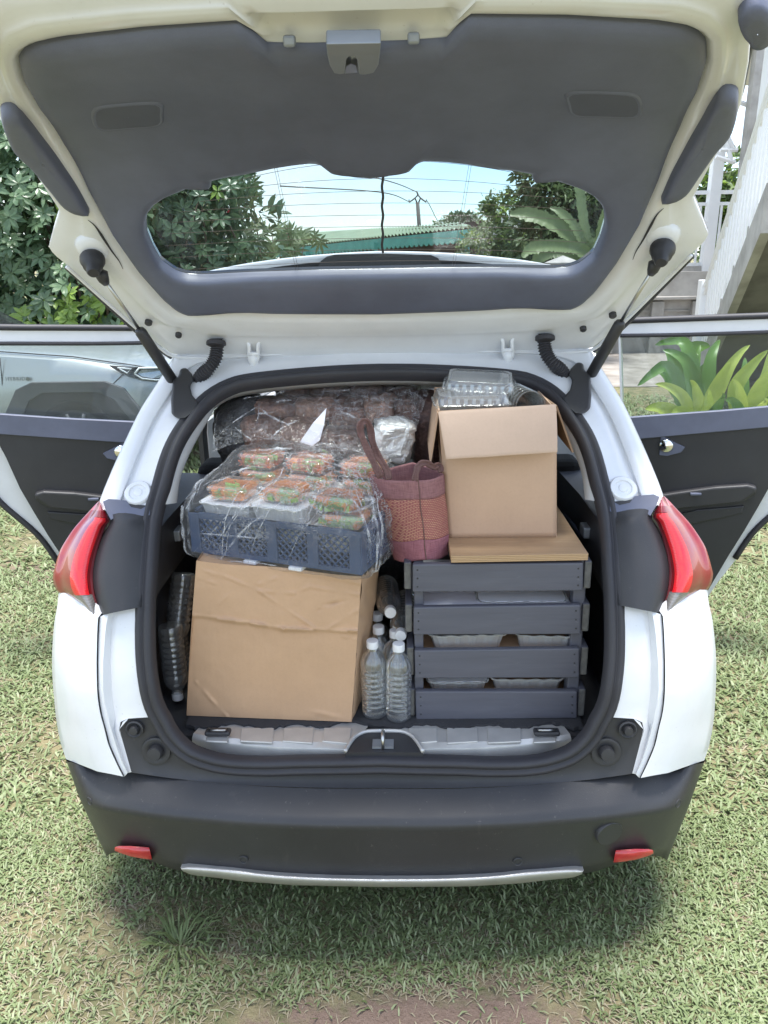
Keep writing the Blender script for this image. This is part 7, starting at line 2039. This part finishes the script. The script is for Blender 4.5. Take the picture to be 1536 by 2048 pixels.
# stairs: foot by the white newel wall, climbing toward the viewer on the right
fY, nY = 9.3, 6.3
sA, sB = at(1414, 566, fY), at(1540, 180, nY)           # rail top at foot and near end
stairs = thing('stairs', (sA[0], fY, 0), 'white railed concrete stairs climbing toward the viewer at the right edge', 'stairs')
def sl(a, dz=0.0, dx=0.0): p = sA * (1 - a) + sB * a; return p + np.array([dx, 0, dz])
for dz, r_ in ((0.0, 0.035), (-0.10, 0.022)):
    v, f = tube([sl(-0.02, dz), sl(1.25, dz)], r_, 6); obj('handrail', v, f, M_WPAINT, stairs, smooth=False)
fdrop = sA[2] - at(1445, 655, fY)[2]
for k in range(17):
    a = 0.10 + k * 0.068; p = sl(a)
    v, f = box((p[0], p[1], p[2] - 0.10 - 0.53), (0.028, 0.045, 1.04)); obj('baluster', v, f, M_WPAINT, stairs, smooth=False)
N = 11
for k in range(N):
    a = k / (N - 1); p = sl(0.05 + a * 1.05, -1.20)
    v, f = box((p[0] + 0.60, p[1], p[2]), (1.15, 0.34, 0.17)); obj('step', v, f, M_CONC, stairs, smooth=False)
so = [sl(0.0, -1.44, 0.02), sl(1.2, -1.44, 0.02), sl(1.2, -1.44, 1.2), sl(0.0, -1.44, 1.2)]
fixn(obj('soffit', [tuple(p) for p in so] + [tuple(p + np.array([0, 0, 0.10])) for p in so], [(0, 1, 2, 3), (7, 6, 5, 4), (0, 4, 5, 1), (1, 5, 6, 2), (2, 6, 7, 3), (3, 7, 4, 0)], mat('dark_concrete', (0.17, 0.165, 0.15), 0.95, var=0.35, vs=3, bs=50, bst=0.3), stairs, smooth=False))  # underside slab in a darker concrete colour than the steps
st_pts = [sl(0.0, -1.55), sl(1.2, -1.55), sl(1.2, -1.15), sl(0.0, -1.15)]
v = [tuple(p + np.array([-0.03, 0, 0])) for p in st_pts] + [tuple(p + np.array([0.06, 0, 0])) for p in st_pts]
fixn(obj('stringer', v, [(0, 1, 2, 3), (7, 6, 5, 4), (0, 4, 5, 1), (1, 5, 6, 2), (2, 6, 7, 3), (3, 7, 4, 0)], M_CONC, stairs, smooth=False))
n0, n1 = at(1403, 560, fY + 0.1), at(1468, 560, fY + 0.1)
v, f = box(((n0[0] + n1[0]) / 2, fY + 0.15, n0[2] / 2), (n1[0] - n0[0], 0.14, n0[2])); bevel(obj('newel_wall', v, f, M_WPAINT, stairs, smooth=False), 0.01)
# white house wall beyond the stairs, at the frame's edge
wx = at(1506, 300, 8.2)[0]
hw_ = thing('white_house', (wx + 1.6, 8.4, 0), 'white rendered house wall standing beyond the stairs at the right edge', 'house')
M_WREND = mat('white_render', (0.78, 0.78, 0.77), 0.8, var=0.06, vs=1.5, bs=60, bst=0.25)
v, f = box((wx + 1.9, 9.1, 2.75), (3.0, 0.2, 3.3)); obj('wall', v, f, M_WREND, hw_, smooth=False)
v, f = box((wx + 2.3, 9.0, 0.60), (2.2, 0.3, 1.2)); obj('base_wall', v, f, mat('olive_base_wall', (0.26, 0.24, 0.13), 0.9, var=0.3), hw_, smooth=False)
v, f = box((wx + 1.9, 8.9, 4.5), (3.6, 1.2, 0.15)); obj('roof_edge', v, f, M_WALLW, hw_, smooth=False)
tree('garden_tree', 'sunlit leafy tree glimpsed between the porch posts at the right', 'tree', (at(1430, 600, 19)[0], 19, 0), 0.12, [pxc(1398, 380, 19, 0.7, 0.7, 0.7), pxc(1450, 360, 19, 0.8, 0.7, 0.7), pxc(1460, 420, 19, 0.8, 0.7, 0.7), pxc(1400, 470, 19, 1.0, 0.7, 0.8)], 3600, 0.22, 0.09, [M_TREE2, M_HEDGE_Y], [0.7, 0.3])

# --- clump of broad strap leaves behind the right door
def strapplant(name, base, leaves, label, m_default):
    t = thing(name, tuple(base), label, 'plant', 'broad leaved plants behind the right door')
    for k, (tip, mid, Yd, w, m) in enumerate(leaves):
        b = np.array(base) + np.array([0.02 * (k % 5 - 2), 0.02 * (k % 3), 0.0])
        e = at(*tip, base[1] + Yd); c = at(*mid, base[1] + Yd * 0.5)
        blade_leaf('strap_leaf', t, [b, b * 0.45 + c * 0.55 + np.array([0, 0, 0.02]), c, c * 0.45 + e * 0.55 + np.array([0, 0, 0.03]), e], w * 1.22, m, k, 0.03, 26, prof=lambda a: (0.18 + 0.82 * math.sin(math.pi * min(1, max(0.0, (a - 0.12) / 0.88)) ** 0.85)) if a < 0.98 else 0.03)
    return t
G, Yl = M_STRAPD, M_STRAPG
b1 = at(1408, 836, 5.4); b1[2] = 0.02; b1[1] = 5.4
strapplant('strap_leaf_plant', b1, [((1275, 772), (1335, 735), -0.1, 0.055, G), ((1310, 768), (1365, 795), -0.3, 0.045, Yl), ((1462, 722), (1425, 790), -0.15, 0.060, Yl), ((1290, 818), (1345, 828), -0.4, 0.065, Yl), ((1325, 700), (1375, 730), 0.2, 0.06, G),
                                    ((1500, 690), (1455, 740), 0.1, 0.050, Yl), ((1340, 830), (1375, 832), -0.5, 0.06, Yl), ((1440, 680), (1420, 720), 0.3, 0.055, G), ((1380, 760), (1395, 800), -0.2, 0.05, Yl), ((1310, 690), (1370, 690), 0.45, 0.06, G), ((1415, 780), (1412, 815), -0.45, 0.05, Yl), ((1450, 790), (1430, 815), -0.5, 0.05, G)],
           'yellow green strap leaved plant seen through the left part of the right door window', Yl)
b2 = at(1490, 840, 5.1); b2[2] = 0.02; b2[1] = 5.1
strapplant('strap_leaf_plant', b2, [((1536, 700), (1470, 775), -0.1, 0.055, Yl), ((1560, 730), (1515, 780), -0.2, 0.06, Yl), ((1545, 690), (1530, 760), 0.1, 0.055, Yl), ((1450, 800), (1475, 822), -0.4, 0.05, G), ((1536, 800), (1515, 820), -0.4, 0.055, Yl), ((1490, 715), (1485, 775), 0.2, 0.05, G), ((1580, 760), (1545, 800), -0.3, 0.06, G), ((1600, 690), (1560, 760), 0.1, 0.06, Yl), ((1465, 760), (1480, 800), -0.3, 0.05, Yl)],
           'bright yellow green strap leaved plant at the right edge behind the right door', Yl)
b3 = at(1370, 800, 7.0); b3[2] = 0.02; b3[1] = 7.0
strapplant('broad_leaf_plant', b3, [((1330, 700), (1350, 740), 0.1, 0.07, G), ((1400, 690), (1385, 730), 0.2, 0.07, G), ((1300, 740), (1335, 750), -0.1, 0.07, G), ((1430, 720), (1405, 745), -0.1, 0.07, G), ((1420, 692), (1380, 705), 0.3, 0.08, G), ((1345, 770), (1360, 780), -0.3, 0.08, G), ((1400, 770), (1390, 785), -0.3, 0.08, G)],
           'darker green broad leaved plant standing behind the yellow strap leaves', G)
# --- low weeds along the wall foot and lawn edge give the far ground some cover
far = thing('far_hedge', (0, 48, 0), 'far row of trees closing the view behind the house', 'trees'); far['kind'] = 'stuff'; del far['category']
blobs = []
for x in np.linspace(-60, 60, 46): blobs.append(((x, 60 + 4 * math.sin(x), 0.8), (2.4, 1.6, 1.6 + 0.5 * math.sin(x * 1.7))))
o = crown('far_trees', blobs, 9000, 0.5, 0.25, M_TREE, None, 0.2); bpy.data.objects.remove(far)
# --- fence-like hedge on the far left side that closes the lawn
for k, (x, y, lab) in enumerate(((-7.4, 10.5, 'leafy green shrub beyond the left hedge'),)):
    tree('garden_shrub', lab, 'shrub', (x, y, 0), 0.08, [((x, y, 1.2), (1.2, 0.9, 1.1)), ((x + 1.5, y + 0.6, 1.0), (1.1, 0.8, 0.9))], 2600, 0.16, 0.06, M_TREE)
# ================================================================== SILVER SUV beyond the left door
M_SILV = None
t = NT('silver_blue_paint')
M_SILV = t.done(t.pbr((0.36, 0.388, 0.402), 0.30, 0.45, t.bump(t.noise(3, 2), 0.02, 0.02), Coat_Weight=0.6, Coat_Roughness=0.05))
M_CLAD = mat('grey_cladding', (0.085, 0.088, 0.095), 0.6, bs=300, bst=0.1)
M_HEADL = m_glass('headlight_cover', (0.85, 0.88, 0.9), 1.2, 0.05)
SYP = 4.35                                    # near side of the car
ax_ = at(155, 850, SYP)[0]                    # front wheel centre
def SP(px, py, off=0.0): return at(px, py, SYP + off)
suv = thing('silver_suv', (ax_ - 1.4, SYP + 0.92, 0), 'silver blue hybrid car parked on the lawn beyond the open left door', 'car')
HWID = 0.92; yc = SYP + HWID
zb = SP(150, 716)[2]                          # bonnet edge height at the wheel
def hood_z(u): return float(np.interp(u, [-1.2, -0.55, 0.0, 0.45, 0.75, 0.92], [zb + 0.075, zb + 0.04, zb - 0.005, zb - 0.075, zb - 0.16, zb - 0.30]))
secs = []
US = list(np.linspace(-3.62, -0.6, 16)) + list(np.linspace(-0.45, 0.94, 16))
for u in US:
    zh = hood_z(u) if u > -1.2 else zb + 0.075
    nose = max(0.0, (u - 0.25) / 0.69); w = HWID - 0.42 * nose ** 2.6; 
    tail = max(0.0, (-2.9 - u) / 0.72); w -= 0.12 * tail ** 2
    zlow = 0.28 + 0.10 * nose
    side = [(w - 0.06, zlow), (w - 0.01, zlow + 0.12), (w, 0.55), (w + 0.005, 0.72), (w - 0.015, min(zh - 0.05, 0.86)), (w - 0.045, zh - 0.025), (w - 0.10, zh), (w - 0.16, zh + 0.012), (w * 0.55, zh + 0.045), (0.0, zh + 0.055)]
    row = [(ax_ + u, yc - a, z) for a, z in side] + [(ax_ + u, yc + a, z) for a, z in side[-2::-1]]
    secs.append(row)
v, f = grid(secs); f.append(tuple(range(len(secs[0])))); f.append(tuple(range(len(v) - 1, len(v) - 1 - len(secs[0]), -1)))
# open the wheel arches on the near side
body = obj('body', v, f, M_SILV, suv, sharp=50); fixn(body)
# greenhouse
cab = []
for u, z, w in ((-1.02, zb + 0.07, 0.80), (-1.55, zb + 0.42, 0.70), (-1.95, zb + 0.60, 0.64), (-2.8, zb + 0.62, 0.62), (-3.3, zb + 0.50, 0.62), (-3.62, zb + 0.07, 0.74)):
    cab.append([(ax_ + u, yc - w - 0.02, zb + 0.05), (ax_ + u, yc - w, z - 0.03 if z > zb + 0.1 else z), (ax_ + u, yc - w * 0.9, z), (ax_ + u, yc, z + 0.02), (ax_ + u, yc + w * 0.9, z), (ax_ + u, yc + w, z - 0.03 if z > zb + 0.1 else z), (ax_ + u, yc + w + 0.02, zb + 0.05)])
v, f = grid(cab); fm = []
for q in f: fm.append(1 if (q[0] % 7 in (0, 5)) or q[0] // 7 in (0, 4) else 0)
M_DARKGL = mat('dark_glass', (0.03, 0.035, 0.037), 0.08, bst=0.0, Coat_Weight=0.5)
o = obj('cabin', v, f, [M_SILV, M_DARKGL], suv, fm=fm, sharp=35); fixn(o)
sp = lambda x, y, h: SP(x, y, -h)
def sidepiece(name, px, m, h0, h1, bev=0.004): 
    o = obj(name, *slab([tuple(q) for q in px], [], lambda a, b, h: SP(a, b, -h), h0, h1), m, suv, smooth=False); fixn(o)
    if bev: bevel(o, bev, 2)
    return o
wz = 0.36
def arc(r, a0, a1, n=16, sx=1.0): return [(ax_ + sx * r * math.cos(t), wz + r * math.sin(t)) for t in np.linspace(a0, a1, n)]
def xz(name, pts, m, h0, h1, holes=(), bev=0.0):
    o = obj(name, *slab(pts, holes, lambda a, b, h: np.array([a, SYP - h, b]), h0, h1), m, suv, smooth=False); fixn(o)
    if bev: bevel(o, bev, 2)
    return o
# trapezoid wheel-arch cladding and the dark well
trap = [(-0.60, 0.28), (-0.56, 0.55), (-0.43, 0.76), (-0.30, 0.815), (0.26, 0.815), (0.40, 0.76), (0.55, 0.52), (0.60, 0.30)]
inn = [(-0.47, 0.28), (-0.44, 0.50), (-0.34, 0.67), (-0.22, 0.735), (0.20, 0.735), (0.32, 0.67), (0.44, 0.48), (0.47, 0.28)]
for du, nm in ((0, 'front'), (-2.69, 'rear')):
    ring = [(ax_ + du + a, z) for a, z in trap] + [(ax_ + du + a, z) for a, z in inn[::-1]]
    xz('wheel_arch_trim', ring, M_CLAD, -0.03, 0.018, bev=0.006)
    xz('wheel_well', [(ax_ + du + a, z) for a, z in inn], M_BLACK, -0.02, 0.012)
    for yy, s in ((SYP + 0.10, -1), (yc + HWID - 0.10, 1)):
        w = thing('wheel', (ax_ + du, yy, wz)); w.parent = suv; w.location = np.array((ax_ + du, yy, wz)) - ORG[suv.name]
        v, f = lathe([(0.22, -0.11), (0.30, -0.115), (0.345, -0.10), (0.36, -0.06), (0.36, 0.06), (0.345, 0.10), (0.30, 0.118), (0.22, 0.11)], 36, (ax_ + du, yy, wz), (0, s, 0), cap=False); obj('tyre', v, f, M_TYRE, w)
        mb = MB(); mb.add(lathe([(0.23, -0.09), (0.24, 0.10), (0.22, 0.105), (0.21, 0.07), (0.07, 0.06), (0.05, 0.10), (0, 0.10)], 36, (ax_ + du, yy, wz), (0, s, 0)))
        for k in range(10):
            a = math.pi * k / 5; mb.add(tube([(ax_ + du + 0.05 * math.cos(a), yy + s * 0.105, wz + 0.05 * math.sin(a)), (ax_ + du + 0.22 * math.cos(a), yy + s * 0.11, wz + 0.22 * math.sin(a))], [0.022, 0.016], 5))
        mb.obj('rim', M_CLAD, w)
xz('rocker_trim', [(ax_ - 2.1, 0.27), (ax_ - 0.59, 0.27), (ax_ - 0.57, 0.40), (ax_ - 2.1, 0.40)], M_CLAD, -0.03, 0.015)
# panel gaps: front door edge, bumper edge, bonnet edge
for pts in ([(0, 716), (4, 760), (10, 850)], [(248, 746), (232, 762), (215, 780)]):
    v, f = tube([SP(x, y, 0.008) for x, y in pts], 0.004, 5); obj('panel_gap', v, f, M_BLACK, suv)
pts = [(ax_ + u, yc - (HWID - 0.42 * max(0.0, (u - 0.25) / 0.69) ** 2.6) + 0.085, hood_z(u) + 0.006) for u in np.linspace(-1.1, 0.72, 24)]
v, f = tube(pts, 0.005, 5); obj('bonnet_gap', v, f, M_BLACK, suv)
# headlight wrapping the front corner
hl = [(218, 731), (262, 735), (340, 742), (345, 768), (312, 766), (285, 762), (258, 752), (240, 745)]
def HL(a, b, h):
    p = SP(a, b); u = p[0] - ax_; w = 0.42 * max(0.0, (u - 0.25) / 0.69) ** 2.6
    return np.array([p[0], SYP + w - 0.006 - h, p[2]])
hd = obj('headlight', *slab(hl, [], HL, -0.02, 0.004), M_BLACK, suv, smooth=False); fixn(hd)
M_DRL = mat('lamp_white', (0.85, 0.87, 0.9), 0.25, bst=0.0)
M_LAMPGREY = mat('lamp_reflector', (0.42, 0.47, 0.52), 0.22, metal=0.6, bst=0.0)
for pts, r_ in (([(236, 735), (262, 738), (254, 746), (240, 737)], 0.006), ([(268, 748), (276, 737), (300, 738), (330, 740)], 0.008), ([(268, 748), (282, 758), (306, 763), (335, 765)], 0.006)):
    v, f = tube([HL(x, y, 0.008) for x, y in pts], r_, 6); obj('light_strip', v, f, M_DRL, hd)
o = obj('lamp_bowl', *slab([(274, 748), (280, 741), (330, 744), (335, 762), (300, 759), (282, 754)], [], HL, 0.003, 0.010), M_LAMPGREY, hd, smooth=False); fixn(o)
# badge
cu = bpy.data.curves.new('badge', 'FONT'); cu.body = 'HYBRID'; cu.size = 0.040; cu.extrude = 0.002; cu.space_character = 1.25; cu.align_x = 'LEFT'
to = bpy.data.objects.new('badge_tmp', cu); COL.objects.link(to); bpy.context.view_layer.update()
me = bpy.data.meshes.new_from_object(to.evaluated_get(bpy.context.evaluated_depsgraph_get())); bpy.data.objects.remove(to)
p0, p1 = SP(13, 761), SP(52, 761)
sc_ = (p1[0] - p0[0]) / max(v_.co.x for v_ in me.vertices)
vv = [(p0[0] + q.co.x * sc_, SYP - 0.012 - q.co.z, p0[2] + q.co.y * sc_ * 1.1) for q in me.vertices]
M_BADGE = mat('badge_chrome', (0.22, 0.24, 0.26), 0.3, metal=0.7, bst=0.0)
obj('badge', vv, [tuple(pp.vertices) for pp in me.polygons], M_BADGE, suv, smooth=False)
v, f = lathe([(0.016, 0), (0.016, 0.004), (0, 0.004)], 14, SP(56, 758, -0.008), (0, -1, 0)); obj('badge_mark', v, f, M_BADGE, suv, smooth=False)
# wiper and scuttle
v, f = tube([(ax_ - 1.0, SYP + 0.25, zb + 0.095), (ax_ - 0.95, yc, zb + 0.13), (ax_ - 0.97, yc + 0.6, zb + 0.11)], 0.02, 6); obj('wiper', v, f, M_BLACK, suv)
o = obj('door_mirror', *box((ax_ - 1.15, SYP - 0.10, zb + 0.13), (0.12, 0.20, 0.14)), M_SILV, suv, smooth=False); bevel(o, 0.03, 3)
